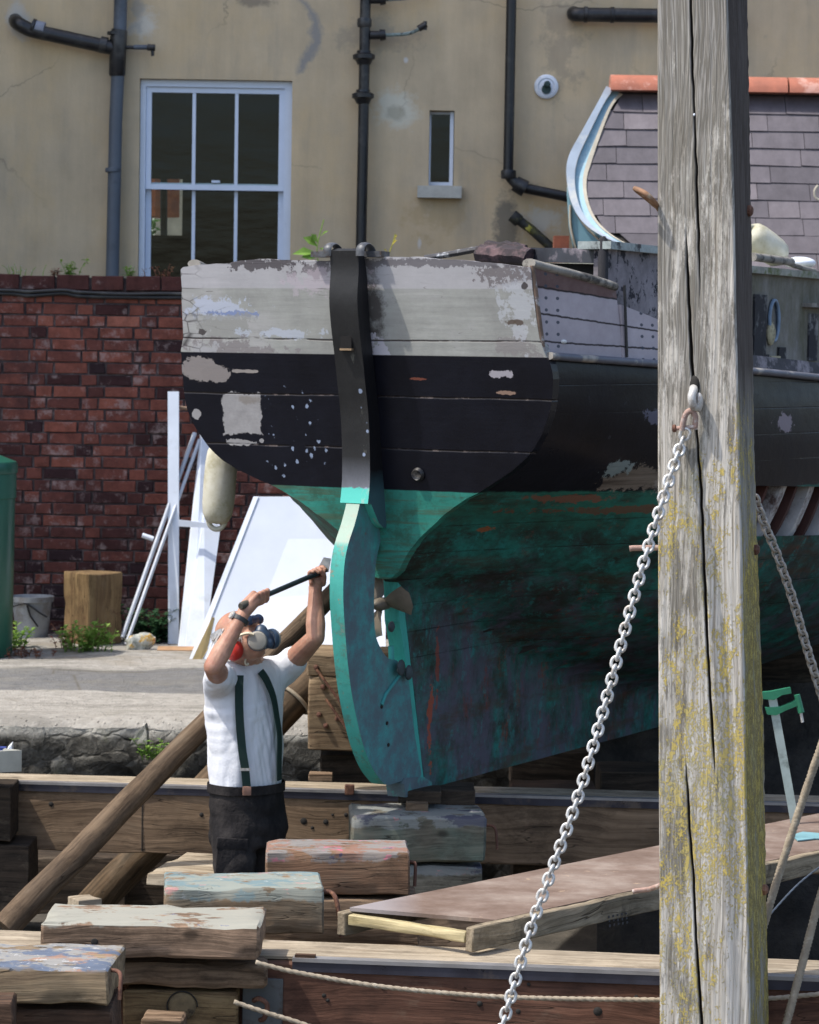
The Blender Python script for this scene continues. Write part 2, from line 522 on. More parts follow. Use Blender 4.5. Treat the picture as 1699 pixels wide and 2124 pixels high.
# ================================================================ ground, quay, dock
ZQ = .94
bm = bmesh.new()
s = 300
for (x0, x1, y0, y1) in [(-s, s, -s, s)]:
    bm.faces.new([bm.verts.new(v) for v in ((x0, y0, -.02), (x1, y0, -.02), (x1, y1, -.02), (x0, y1, -.02))])
tag(fin('ground', bm, M_mud, smooth=0), kind='structure')
# quay: uneven top, rough stone face
bm = bmesh.new()
nx, ny = 160, 40
def quay_edge(x): return 14.22 + .10 * fbm(V((x * .8, 3, 0))) + .03 * fbm(V((x * 4, 7, 0)))
rows = []
for i in range(nx + 1):
    x = -7 + 14 * i / nx
    e = quay_edge(x)
    row = []
    for j in range(ny + 1):
        yy = e + (21.5 - e) * (j / ny) ** 1.5
        z = ZQ + .018 * fbm(V((x, yy, 0)) * 1.3) - .05 * max(0, 1 - j / 2.0) ** 2
        row.append(bm.verts.new((x, yy, z)))
    rows.append(row)
for a, b in zip(rows, rows[1:]):
    for j in range(ny): bm.faces.new([a[j], b[j], b[j+1], a[j+1]])
tag(fin('quay_pavement', bm, M_paving, smooth=180), kind='structure')
bm = bmesh.new()
rows = []
nz_ = 26
for i in range(281):
    x = -7 + 14 * i / 280
    row = []
    for j in range(nz_ + 1):
        t = j / nz_
        z = (ZQ - .045) * (1 - t) - .05 * t + (.018 * fbm(V((x, quay_edge(x), 0)) * 1.3) if j == 0 else 0)
        rough = min(1, max(0, (t - .1) * 8))
        q = V((x * 3.5, 1, z * 5))
        d = noise.voronoi(q)[0]
        yy = quay_edge(x) - .02 * t - rough * (.06 * (d[1] - d[0]) + .05 * fbm(q * 2)) + .03 * rough
        row.append(bm.verts.new((x, yy, z)))
    rows.append(row)
for a, b in zip(rows, rows[1:]):
    for j in range(nz_): bm.faces.new([a[j], b[j], b[j+1], a[j+1]])
tag(fin('quay_wall', bm, M_rubble, smooth=180), 'rough stone quay wall with a pale concrete lip behind the working man', 'quay wall')

# ================================================================ ochre building
YB = 20.5
def bz(px, py): q = P(px, py, YB); return q.x, q.z
Wl = P(288, 365, YB).x; Wr = P(604, 365, YB).x; Wt = P(445, 165, YB).z; Wb = ZQ + .9
Nl = P(890, 300, YB).x; Nr = P(942, 300, YB).x; Nt = P(915, 229, YB).z; Nb = P(915, 385, YB).z
bld = empty('building', (0, YB, ZQ), 'ochre rendered building with black drainpipes and a white sash window behind the brick wall', 'building')
bm = bmesh.new()
xs = [-9, Wl, Wr, Nl, Nr, 9]; zs = sorted([ZQ - .1, Wb, Nb, Nt, Wt, 9.5])
xs.sort()
def hole(xa, xb, za, zb):
    xm, zm = (xa + xb) / 2, (za + zb) / 2
    return (Wl < xm < Wr and Wb < zm < Wt) or (Nl < xm < Nr and Nb < zm < Nt)
DW = .26
for xa, xb in zip(xs, xs[1:]):
    for za, zb in zip(zs, zs[1:]):
        if not hole(xa, xb, za, zb):
            bm.faces.new([bm.verts.new(v) for v in ((xa, YB, za), (xb, YB, za), (xb, YB, zb), (xa, YB, zb))])
for (xa, xb, za, zb) in ((Wl, Wr, Wb, Wt), (Nl, Nr, Nb, Nt)):
    for a, b in (((xa, za), (xa, zb)), ((xa, zb), (xb, zb)), ((xb, zb), (xb, za)), ((xb, za), (xa, za))):
        bm.faces.new([bm.verts.new(v) for v in ((a[0], YB, a[1]), (b[0], YB, b[1]), (b[0], YB + DW, b[1]), (a[0], YB + DW, a[1]))])
# roof slab and side returns, so that it is a building from elsewhere too
box(bm, (-9, YB + DW, 9.5), (9, YB + 3.7, 9.6)); box(bm, (-9.1, YB, ZQ), (-9, YB + 3.7, 9.5)); box(bm, (9, YB, ZQ), (9.1, YB + 3.7, 9.5))
bmesh.ops.remove_doubles(bm, verts=bm.verts, dist=1e-5)
fin('wall', bm, M_stucco, bld, smooth=0, normals=False)
# rooms behind the two windows
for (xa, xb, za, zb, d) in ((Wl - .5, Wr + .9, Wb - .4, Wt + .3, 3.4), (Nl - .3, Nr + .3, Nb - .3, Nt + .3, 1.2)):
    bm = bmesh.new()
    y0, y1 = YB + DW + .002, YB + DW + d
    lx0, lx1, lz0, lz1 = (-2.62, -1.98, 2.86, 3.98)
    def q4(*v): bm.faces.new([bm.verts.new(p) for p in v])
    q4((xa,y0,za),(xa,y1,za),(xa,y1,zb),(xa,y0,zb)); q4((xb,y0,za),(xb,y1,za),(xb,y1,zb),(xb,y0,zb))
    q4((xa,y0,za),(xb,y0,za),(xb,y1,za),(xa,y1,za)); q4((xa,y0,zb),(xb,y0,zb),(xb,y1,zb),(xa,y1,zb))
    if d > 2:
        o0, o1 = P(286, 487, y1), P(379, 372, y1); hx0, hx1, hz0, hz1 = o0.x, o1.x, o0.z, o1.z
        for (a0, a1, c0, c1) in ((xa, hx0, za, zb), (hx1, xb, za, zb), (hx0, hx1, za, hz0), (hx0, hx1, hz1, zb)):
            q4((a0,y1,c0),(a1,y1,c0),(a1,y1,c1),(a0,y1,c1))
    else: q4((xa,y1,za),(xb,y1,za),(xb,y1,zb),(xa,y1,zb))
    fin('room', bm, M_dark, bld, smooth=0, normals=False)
# sash window
fw = .038
win = None
def sash(xa, xb, za, zb, y, name='sash_frame', cols=3, parent=None):
    bm = bmesh.new()
    t = .04
    box(bm, (xa, y, za), (xa + fw, y + t, zb)); box(bm, (xb - fw, y, za), (xb, y + t, zb))
    box(bm, (xa + fw, y, zb - fw), (xb - fw, y + t, zb)); box(bm, (xa + fw, y, za), (xb - fw, y + t, za + fw))
    for i in range(1, cols):
        xm = xa + fw + (xb - xa - 2 * fw) * i / cols
        box(bm, (xm - .012, y + .004, za + fw), (xm + .012, y + t - .004, zb - fw))
    bevel(bm, .004, 1)
    f = fin(name, bm, M_white_frame, parent, smooth=30)
    bm = bmesh.new()
    box(bm, (xa + fw * .6, y + .017, za + fw * .6), (xb - fw * .6, y + .021, zb - fw * .6))
    return f, bm
wf = bmesh.new()
yW = YB + .05
box(wf, (Wl + .002, yW, Wb), (Wl + .04, yW + .12, Wt - .002)); box(wf, (Wr - .055, yW, Wb), (Wr - .002, yW + .12, Wt - .002))
box(wf, (Wl + .04, yW, Wt - .05), (Wr - .055, yW + .12, Wt - .002))
box(wf, (Wl + .04, yW, Wb), (Wr - .055, yW + .12, Wb + .07))
bevel(wf, .005, 1)
w_ = fin('window', wf, M_white_frame, bld, smooth=30)
Wm = P(445, 385, YB).z
f, pb = sash(Wl + .041, Wr - .056, Wm - .028, Wt - .051, yW + .02, parent=w_)
fin('pane', pb, M_glass, w_, smooth=0)
f, pb = sash(Wl + .041, Wr - .056, Wb + .071, Wm + .022, yW + .064, parent=w_)
fin('pane', pb, M_glass, w_, smooth=0)
bm = bmesh.new(); box(bm, (-.03, -.012, 0), (.03, .012, .018), Matrix.Translation(V(((Wl + Wr) / 2 - .0, yW + .04, Wm + .024)))); bevel(bm, .004)
fin('sash_lock', bm, M_white_frame, w_)
# the narrow window
bm = bmesh.new()
y = YB + .10
box(bm, (Nr - .03, y - .05, Nb), (Nr - .004, y + .03, Nt - .004)); box(bm, (Nl + .002, y, Nb), (Nl + .014, y + .03, Nt)); box(bm, (Nl + .014, y, Nb), (Nr - .03, y + .03, Nb + .03))
box(bm, (Nl + .014, y, Nt - .02), (Nr - .03, y + .03, Nt - .004))
n_ = fin('narrow_window', bm, M_white_frame, bld, smooth=0)
bm = bmesh.new(); box(bm, (Nl + .012, y + .012, Nb + .02), (Nr - .028, y + .016, Nt - .015)); fin('pane', bm, M_glass, n_, smooth=0)
a = P(866, 386, YB); b = P(957, 412, YB)
bm = bmesh.new(); box(bm, (a.x, YB - .07, b.z), (b.x, YB + .04, a.z)); bevel(bm, .006)
fin('window_sill', bm, M_sill, bld)

# ---- pieces added behind the sash window, standing in for what its panes reflect
yF = 27.5
def reflected_piece(name, x0, y0, x1, y1, Y, mat, label, cat):
    a = P(x0, y0, Y); c = P(x1, y1, Y); w_ = (c.x - a.x) / .75; bm = bmesh.new(); box(bm, (0, 0, c.z), (w_, .3, a.z), Matrix.Translation(V((a.x, Y, 0))) @ Matrix.Rotation(radians(-42), 4, 'Z'))
    return tag(fin(name, bm, mat, smooth=0), label, cat)
M_obr = flat('orange_brickwork', (.62, .19, .08), .9, 0, .3, 9, .4, (.45, .13, .07))
reflected_piece('reflected_brick_house', 240, 350, 330, 452, 26.6, M_obr, 'orange brick house standing in for a reflection in the sash window', 'house')
reflected_piece('reflected_cream_house', 322, 330, 420, 520, 27.6, flat('cream_house', (.60, .58, .48), .9, 0, .3, 5, .2, (.25, .33, .30)), 'cream house standing in for a reflection in the lower left window pane', 'house')
bm = bmesh.new()
random.seed(5)
for i in range(160):
    c = P(300 + random.gauss(0, 14), 468 + random.gauss(0, 10), 26.2) + V((0, random.uniform(-.1, .1), 0)); r = .03
    u = V((random.gauss(0, 1), random.gauss(0, 1), random.gauss(0, 1))).normalized(); w = u.orthogonal().normalized()
    bm.faces.new([bm.verts.new(c + u * r), bm.verts.new(c + w * r * .6), bm.verts.new(c - u * r), bm.verts.new(c - w * r * .6)])
tag(fin('reflected_shrub', bm, flat('bright_leaf', (.16, .36, .05), .7), smooth=0, normals=False), 'bright green shrub standing in for a reflection in the lower left window pane', 'shrub')
bm = bmesh.new(); tube(bm, [P(340, 540, 24.5), P(340, 360, 24.5)], .03, 8)
tag(fin('reflected_post', bm, M_dark), 'dark post standing in for a reflection in the lower left window pane', 'post')

# drainpipes: pipe runs with collars, things fixed to the wall
def pipe(name, pts, r, mat, label, collars=(), cr=1.28, cl=.05, group=None, brackets=()):
    root = empty(name, pts[-1], label, 'drainpipe', group)
    bm = bmesh.new(); tube(bm, pts, r, 20); fin('pipe', bm, mat, root, smooth=60)
    for c, d in collars:
        bm = bmesh.new()
        d = d.normalized()
        tube(bm, [c - d * cl * .5, c - d * cl * .35, c + d * cl * .35, c + d * cl * .5], [r * cr * .93, r * cr, r * cr, r * cr * .93], 20)
        fin('collar', bm, mat, root, smooth=40)
    return root
def arc_path(pts, rad=.06, n=6):
    """polyline with rounded corners"""
    out = [pts[0]]
    for a, b, c in zip(pts, pts[1:], pts[2:]):
        u = (a - b).normalized(); w = (c - b).normalized()
        for k in range(n + 1):
            t = k / n
            out.append((b + u * rad) * (1 - t) ** 2 + b * 2 * t * (1 - t) + (b + w * rad) * t * t)
    out.append(pts[-1])
    return out
yp = YB - .10
dn = V((0, 0, -1))
# grey downpipe on the left
p0 = P(252, -60, yp); p1 = P(232, 570, yp)
pl = [p0, P(249, 60, yp), P(240, 250, yp), P(233, 575, yp), P(232, 640, yp)]
pr = pipe('drainpipe', pl, .047, M_pipe_grey, 'blue grey downpipe left of the white sash window', [(P(235, 353, yp), dn)], 1.22, .03)
bm = bmesh.new()
tube(bm, [P(248, 62, yp), P(246, 80, yp), P(243, 155, yp), P(243, 158, yp)], [.056, .06, .058, .052], 20)
tube(bm, [P(240, 66, yp), P(240, 72, yp)], [.06, .06], 20)
fin('junction', bm, M_pipe_black, pr, smooth=50)
bm = bmesh.new()
tube(bm, arc_path([P(236, 100, yp), P(60, 62, yp), P(36, 48, yp), P(32, 42, YB + .02)], .05), .05, 18)
fin('branch_pipe', bm, M_pipe_black, pr, smooth=60)
for (a, b) in ((P(208, 92, yp), P(222, 95, yp)), (P(66, 55, yp), P(72, 57, yp)),):
    bm = bmesh.new(); tube(bm, [a, b], [.059, .059], 18); fin('collar', bm, M_pipe_black, pr, smooth=40)
bm = bmesh.new(); tube(bm, [P(74, 57, yp), P(92, 61, yp)], .0515, 18); fin('pipe_label', bm, flat('pale_label', (.25, .27, .33), .6), pr, smooth=40)
bm = bmesh.new()
tube(bm, [P(262, 98, yp), P(308, 99, yp)], .014, 10); tube(bm, [P(306, 98, yp), P(322, 99, yp)], .024, 12); tube(bm, [P(316, 100, yp), P(317, 116, yp)], .012, 10)
fin('overflow_spur', bm, M_pipe_black, pr, smooth=50)
bm = bmesh.new(); tube(bm, [P(278, 98, yp), P(305, 98, yp)], .018, 10); fin('spur_sleeve', bm, M_pipe_grey, pr, smooth=50)
# black soil pipe in the middle
pl = [P(759, -60, yp), P(757, 60, yp), P(753, 300, yp), P(748, 560, yp)]
pr = pipe('drainpipe', pl, .038, M_pipe_black, 'black cast iron soil pipe left of the narrow window', [(P(756, 47, yp), dn)], 1.35, .06)
for (px, py) in ((755, 119), (753, 200)):
    bm = bmesh.new()
    tube(bm, [P(px, py - 14, yp), P(px, py - 9, yp), P(px, py - 5, yp), P(px, py + 3, yp), P(px, py + 6, yp), P(px, py + 15, yp)], [.048, .05, .078, .078, .06, .046], 20)
    fin('socket', bm, M_pipe_black, pr, smooth=35)
M_copper = flat('verdigris_copper', (.20, .26, .25), .6, 0, .5, 30, .3, (.03, .03, .03))
for dy in (0, -74):
    bm = bmesh.new(); tube(bm, [P(768, 73 + dy, yp), P(790, 73 + dy, yp)], [.03, .03], 14); tube(bm, [P(788, 73 + dy, yp), P(800, 72 + dy, yp)], [.042, .036], 14)
    fin('spur', bm, M_pipe_black, pr, smooth=45)
    bm = bmesh.new()
    tube(bm, smooth_path([P(798, 73 + dy, yp), P(820, 72 + dy, yp), P(845, 70 + dy, yp), P(862, 64 + dy, yp), P(880, 54 + dy, yp)], 4), .013, 10)
    fin('copper_tail', bm, M_copper, pr, smooth=60)
    bm = bmesh.new(); tube(bm, [P(868, 60 + dy, yp), P(884, 50 + dy, yp)], .024, 12); tube(bm, [P(882, 44 + dy, yp), P(882, 62 + dy, yp)], .014, 10)
    fin('tap', bm, M_pipe_black, pr, smooth=45)
# black pipe with the bend
pl = arc_path([P(1062, -60, yp), P(1054, 366, yp), P(1078, 388, yp), P(1175, 408, yp), P(1260, 430, yp)], .05)
pr = pipe('drainpipe', pl, .036, M_pipe_black, 'black drainpipe bending right toward the curved slate roof', [(P(1055, 362, yp), dn), (P(1080, 386, yp), V((1, 0, .4)))], 1.5, .06)
bm = bmesh.new(); tube(bm, [P(1068, 380, yp), P(1090, 392, yp)], [.055, .06], 16); fin('inspection_cap', bm, M_pipe_black, pr, smooth=40)
pl = [P(1062, 447, yp), P(1100, 474, yp), P(1140, 510, yp), P(1180, 552, yp)]
pr = pipe('drainpipe', pl, .033, flat('mossy_black_pipe', (.02, .022, .022), .6, 0, .5, 12, .3, (.10, .10, .03)), 'short stub of broken black pipe slanting down above the boat', [(P(1070, 453, yp), V((1, 0, -.8)))], 1.35, .07)
bm = bmesh.new(); tube(bm, [P(1093, 478, yp), P(1101, 470, yp)], .036, 12); fin('collar', bm, flat('yellow_tape', (.3, .28, .05), .7), pr)
# pipe at upper right
pl = arc_path([P(1190, 27, YB + .02), P(1190, 30, yp), P(1535, 35, yp)], .05)
pr = pipe('drainpipe', pl, .05, M_pipe_black, 'black waste pipe running level at top right beside the timber post', [(P(1270, 31, yp), V((1, 0, 0))), (P(1215, 30, yp), V((1, 0, 0)))], 1.14, .03)
# round vent
c = P(1133, 180, YB)
vent = empty('extractor_vent', c, 'round white plastic vent on the ochre wall', 'vent')
bm = bmesh.new(); lathe(bm, [(.085, 0), (.085, .018), (.078, .026), (.06, .03), (.05, .024), (.035, .03), (.0, .032)], c, V((0, -1, 0)), 40)
fin('disc', bm, M_white_board, vent, smooth=40)
bm = bmesh.new(); lathe(bm, [(.022, 0), (.024, .05), (.014, .06)], c + V((.004, -.026, .012)), V((0, -1, 0)), 14)
lathe(bm, [(.034, 0), (.034, .012)], c + V((.0, -.028, -.02)), V((0, -1, 0)), 14)
fin('nozzle', bm, flat('dark_green_fitting', (.02, .05, .05), .6), vent, smooth=40)

# added tall warehouse, unseen left of the picture: it keeps the sun off the ochre wall
wh = empty('blocker', (-9.5, 20, ZQ), 'added unseen warehouse beyond the left edge that shades the ochre wall', 'blocker')
bm = bmesh.new(); box(bm, (-12, 16.7, ZQ - .1), (-7, 25, 23)); fin('wall', bm, M_stucco, wh, smooth=0)
bm = bmesh.new(); prism(bm, [V((-12.3, 16.4, 23)), V((-6.7, 16.4, 23)), V((-9.5, 16.4, 25))], V((0, 9, 0))); fin('roof', bm, flat('dark_slate_plain', (.08, .075, .08), .7), wh, smooth=0)
# ================================================================ brick wall
YW = 18.6
wallo = empty('brick_wall', (-2, YW, ZQ), 'old red brick boundary wall with a rowlock coping left of the boat', 'wall')
topz = P(200, 570, YW).z
X0, X1 = -4.3, 3.6
bm = bmesh.new()
lay = bm.loops.layers.color.new('tone') if False else bm.loops.layers.float_color.new('tone')
def brick(x0, x1, z0, z1, y, tone, dep=.02):
    j = lambda a: random.uniform(-a, a)
    pts = [(x0 + j(.003), z0 + j(.003)), (x1 + j(.003), z0 + j(.003)), (x1 + j(.003), z1 + j(.003)), (x0 + j(.003), z1 + j(.003))]
    yy = y + j(.004)
    inn = .004
    cx, cz = (x0 + x1) / 2, (z0 + z1) / 2
    o = [bm.verts.new((a, yy + dep, b)) for a, b in pts]
    m = [bm.verts.new((a, yy + inn, b)) for a, b in pts]
    f = [bm.verts.new((a + (inn if a < cx else -inn), yy, b + (inn if b < cz else -inn))) for a, b in pts]
    fs = [bm.faces.new(f)]
    for k in range(4):
        fs.append(bm.faces.new([m[k], m[(k+1) % 4], f[(k+1) % 4], f[k]])); fs.append(bm.faces.new([o[k], o[(k+1) % 4], m[(k+1) % 4], m[k]]))
    for q in fs:
        for l in q.loops: l[lay] = (tone, random.random(), 0, 1)
z = topz - .115
row = 0
while z > ZQ - .12:
    x = X0 + (row % 2) * .17 + random.uniform(-.02, .02)
    hd = row % 2
    while x < X1:
        w = .105 if hd else .215
        t = random.random()
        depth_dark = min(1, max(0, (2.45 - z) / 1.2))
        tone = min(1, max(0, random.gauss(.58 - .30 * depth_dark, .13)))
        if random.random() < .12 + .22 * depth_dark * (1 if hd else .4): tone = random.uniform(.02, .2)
        if tone > .93: tone = .93
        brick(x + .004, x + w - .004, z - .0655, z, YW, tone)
        x += w + .006; hd = 1 - hd
    z -= .0755; row += 1
# coping: bricks on edge
x = X0
while x < X1:
    brick(x, x + .205 + random.uniform(-.01, .01), topz - .098, topz - .004 + random.uniform(-.008, .004), YW - .012, random.uniform(.2, .38), .04)
    x += .224
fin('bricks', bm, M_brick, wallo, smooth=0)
bm = bmesh.new(); box(bm, (X0, YW + .010, ZQ - .2), (X1, YW + .22, topz - .018)); fin('mortar', bm, M_mortar, wallo, smooth=0)
# cable along the wall top
bm = bmesh.new()
pts = [V((-3.6, YW - .03, P(-60, 601, YW).z))] + [P(x, y, YW - .03) for x, y in ((0, 602), (60, 605), (130, 602), (165, 606), (260, 610), (340, 609), (420, 611), (560, 614))]
tube(bm, smooth_path(pts, 5), .012, 8)
tube(bm, smooth_path([p + V((0, .012, -.024 + .005 * (i % 2))) for i, p in enumerate(pts)], 5), .014, 8)
tag(fin('cable', bm, M_pipe_black, smooth=60), 'pair of black cables clipped along the top of the brick wall', 'cable')

# ================================================================ slate roof with flared verge
YR = 18.9
# verge curve: (px, py of the outer edge) ; roof comes toward us as it goes down
vc = [(1257, 180, 19.2), (1240, 212, 19.12), (1209, 268, 19.0), (1179, 325, 18.88), (1175, 372, 18.78), (1186, 425, 18.66), (1213, 466, 18.55), (1262, 497, 18.42), (1330, 520, 18.3)]
outer = smooth_path([P(*q) for q in vc], 6)
inn_px = [(1290, 195, 19.2), (1268, 220, 19.12), (1245, 275, 19.0), (1224, 335, 18.88), (1214, 375, 18.78), (1219, 420, 18.66), (1240, 462, 18.55), (1283, 497, 18.42), (1345, 524, 18.3)]
inner = smooth_path([P(*q) for q in inn_px], 6)
roof = empty('outbuilding', (3, 19, ZQ), 'low outbuilding with a purple slate roof, red ridge tiles and a flared blue verge', 'outbuilding')
g = G('slate')
at = g.n('Attribute', {'attribute_name': 'tone'}).outputs['Color']
r_, g_, b_ = g.xyz(at)
col = g.ramp(r_, [(0, (.075, .068, .078)), (.5, (.112, .10, .113)), (1, (.165, .145, .158))])
col = g.vary(col, g.noise(9, 6, .7, g.sv(g.pos(), (1.5, 1, .5))), .75, 1.25)
col = g.mix(g.mr(g.noise(14, 6, .8, g.pos()), .66, .74, 0, .5), col, (.26, .26, .24))
M_slate = g.end(col, .62, 0, g.bump(g.noise(25, 5, .7, g.pos()), .4, .004), .35)
M_lead = flat('pale_blue_lead', (.30, .36, .44), .6, 0, .18, 5, .2, (.42, .44, .44))
M_verge = flat('powder_blue_paint', (.27, .44, .53), .6, 0, .12, 5, .1, (.40, .52, .56))
M_gable = flat('sky_blue_boarding', (.22, .42, .52), .6, 0, .15, 5, .1)
M_ridge = flat('red_ridge_tile', (.38, .135, .085), .8, 0, .25, 9, .4, (.55, .30, .24))
M_cream = flat('cream_fillet', (.45, .41, .33), .8, 0, .2, 12, .2)
bm = bmesh.new()
lay = bm.loops.layers.float_color.new('tone')
NP = len(inner)
def roof_pt(z):
    """x of the slates' left edge and y of the roof at height z"""
    for a, b in zip(inner, inner[1:]):
        if b.z <= z <= a.z:
            t = (a.z - z) / max(1e-6, a.z - b.z); return a.x + (b.x - a.x) * t, a.y + (b.y - a.y) * t
    return (inner[0].x, inner[0].y) if z > inner[0].z else (inner[-1].x, inner[-1].y - (inner[-1].z - z) * .9)
zt = inner[0].z; dz = .117
z = zt; k = 0
while z > 2.4:
    x = roof_pt(z - dz * .5)[0] - .01
    y0 = roof_pt(z)[1]; y1 = roof_pt(z - dz)[1]
    first = True
    x += 0 if k % 2 else -.0
    w = random.uniform(.10, .27)
    while x < 6.5:
        xb = x + w
        # left edges follow the verge
        xl_t = max(x, roof_pt(z)[0]) if first else x; xl_b = max(x, roof_pt(z - dz)[0] - .01) if first else x
        sk = random.uniform(-.004, .004); tone = min(1, max(0, random.gauss(.5, .22)))
        T = .012; lift = .016 + random.uniform(0, .004)
        sl = -.034
        o = [V((xl_t - (0 if first else sl * 0), y0, z)), V((xb - .004, y0, z)), V((xb - .004 + sl * .0, y1 - lift, z - dz - .008 + sk)), V((xl_b, y1 - lift, z - dz - .008 - sk))]
        a = [bm.verts.new(p) for p in o]; b = [bm.verts.new(p + V((0, T, -.004))) for p in o]
        fs = [bm.faces.new(a[::-1])] + [bm.faces.new([a[i], a[(i+1) % 4], b[(i+1) % 4], b[i]]) for i in range(4)]
        for q in fs:
            for l in q.loops: l[lay] = (tone, 0, 0, 1)
        x = xb; w = random.choice((.20, .26, .30, .30, .34)) ; first = False
    z -= dz; k += 1
fin('slates', bm, M_slate, roof, smooth=0)
bm = bmesh.new()   # dark underlay just behind the slates
L = [V((p.x - .0, p.y + .035, p.z)) for p in inner]
loft(bm, [[p for p in L], [V((6.5, p.y, p.z)) for p in L]], closed=False)
fin('underlay', bm, M_dark, roof, smooth=0)
def ribbon(bm, A, B, th):
    """strip between polylines A and B with thickness vector th"""
    a = [[p, q, q + th, p + th] for p, q in zip(A, B)]
    loft(bm, a)
mid1 = [p.lerp(q, .40) + V((0, -.03, 0)) for p, q in zip(outer, inner)]
bm = bmesh.new(); ribbon(bm, [p + V((0, -.05, 0)) for p in outer], [p.lerp(q, .42) + V((0, -.05, 0)) for p, q in zip(outer, inner)], V((0, .05, 0)))
fin('verge_board', bm, M_lead, roof, smooth=40)
bm = bmesh.new(); ribbon(bm, [p.lerp(q, .46) + V((0, .0, 0)) for p, q in zip(outer, inner)], [p.lerp(q, .9) + V((0, -.012, 0)) for p, q in zip(outer, inner)], V((0, .04, 0)))
fin('lead_gutter', bm, M_verge, roof, smooth=40)
bm = bmesh.new(); ribbon(bm, [p.lerp(q, .86) + V((0, -.02, 0)) for p, q in zip(outer, inner)], [p.lerp(q, 1.06) + V((0, -.02, 0)) for p, q in zip(outer, inner)], V((0, .03, 0)))
fin('fillet', bm, M_cream, roof, smooth=40)
# blue boarded cheek under the verge
bm = bmesh.new()
ck = [(1179, 360), (1178, 400), (1182, 470), (1192, 520), (1225, 640), (1345, 640), (1345, 524), (1262, 500), (1213, 464), (1190, 420)]
prism(bm, [P(x, y, 18.86) for x, y in ck], V((0, .12, 0)))
fin('cheek', bm, M_gable, roof, smooth=0)
bm = bmesh.new()
for pl in ([(1183, 425), (1184, 470), (1196, 520)], [(1195, 440), (1215, 470), (1245, 500), (1262, 520)]):
    tube(bm, smooth_path([P(x, y, 18.85) for x, y in pl], 4), .008, 8)
fin('bead', bm, M_cream, roof, smooth=60)
# ridge tiles
z0 = outer[0].z + .02
x = P(1256, 180, 19.2).x; i = 0
while x < 6.6:
    L_ = .60
    bm = bmesh.new()
    rg = []
    for xx in (x + (.03 if i == 0 else 0), x + L_ - .012):
        rg.append([V((xx + (0 if xx > x + .1 or i else 0), 19.2 + .13 * sin(t), z0 - .035 + .11 * cos(t) - .015)) for t in [a * pi / 10 - pi * .5 for a in range(11)]])
    loft(bm, rg)
    fin('ridge_tile', bm, M_ridge, roof, smooth=40)
    x += L_; i += 1
bm = bmesh.new()   # rear slope and walls of the outbuilding
L1 = V((2.0, 0, 0))
xl = outer[3].x + .12
box(bm, (xl, 18.98, ZQ - .02), (6.5, 20.4, 2.62))
fin('wall', bm, M_stucco, roof, smooth=0)
bm = bmesh.new(); prism(bm, [V((outer[0].x + .05, 19.24, z0 - .03)), V((outer[0].x + .05, 20.44, z0 - .25)), V((outer[0].x + .05, 20.44, z0 - .30)), V((outer[0].x + .05, 19.24, z0 - .10))], V((4.2, 0, 0)))
fin('rear_slope', bm, M_slate, roof, smooth=0)
# a red brick bit beside the cheek
bm = bmesh.new(); a = P(1148, 490, 18.9); b = P(1178, 560, 18.9); box(bm, (a.x, 18.8, b.z - .6), (b.x, 18.95, a.z)); bevel(bm, .01)
tag(fin('brick_pier', bm, flat('red_brick_plain', (.22, .07, .04), .9, 0, .3, 20, .4)), 'small red brick pier left of the blue boarded cheek', 'brick pier')
bm = bmesh.new(); tube(bm, smooth_path([P(x, y, 18.5) for x, y in ((1697, 385), (1690, 395), (1692, 410), (1705, 418))], 4), .008, 8)
fin('lead_hook', bm, M_cream, roof)
# ================================================================ the boat
TH = radians(28)
bf = V((sin(TH), cos(TH), 0)); bs = V((cos(TH), -sin(TH), 0))      # forward, starboard
BO = P(816, 1650, 11.6)
boat = empty('wooden_boat', BO, 'old wooden boat with black and turquoise hull and weathered grey transom propped on blocks', 'boat', rz=math.atan2(bf.y, bf.x))
MB_ = WM[boat]; MBI = MB_.inverted()
def toB(p): return MBI @ p
def onB(px, py, y=0.0):            # the point of the boat's fore-and-aft plane at offset y (port positive), boat frame
    n = V((-bs.x, -bs.y, 0)); q = PP(px, py, BO + n * y, n)
    return toB(q)
RAKE = -.175
nT = (MB_.to_3x3() @ V((1, 0, -RAKE))).normalized()
def onT(px, py, off=0.0):          # the point of the raked transom plane
    return toB(PP(px, py, BO + (MB_.to_3x3() @ V((off, 0, 0))), nT))
def bfin(name, bm, mat, parent=None, smooth=30):
    return fin(name, bm, mat, parent or boat, M=MB_, smooth=smooth)
left = [onT(*q) for q in [(379, 560), (381, 640), (384, 720), (388, 790), (398, 850), (420, 895), (452, 937), (497, 972), (551, 997), (598, 1019), (640, 1046), (692, 1084), (730, 1120), (765, 1160)]]
right = [onT(*q) for q in [(1103, 556), (1112, 640), (1124, 722), (1142, 765), (1143, 822), (1130, 880), (1100, 938), (1062, 975), (1020, 1004), (950, 1044), (900, 1085), (866, 1120), (838, 1155), (826, 1182), (820, 1200)]]
zb = sorted([(p.z, abs(p.y)) for p in left]); zs_ = sorted([(p.z, abs(p.y)) for p in right])
def tb(z, side=-1):                 # half-breadth of the transom at height z
    return scurve(zs_ if side < 0 else zb, z)
ZT0 = zs_[0][0]
print('transom port', [(round(a, 2), round(b, 2)) for a, b in zb]); print('stbd', [(round(a, 2), round(b, 2)) for a, b in zs_])
ZS = onT(1135, 738).z                # sheer (rub rail) height at the transom
ZWL = onT(900, 1019).z
print('ZS', ZS, 'ZWL', ZWL, 'ZT0', ZT0)

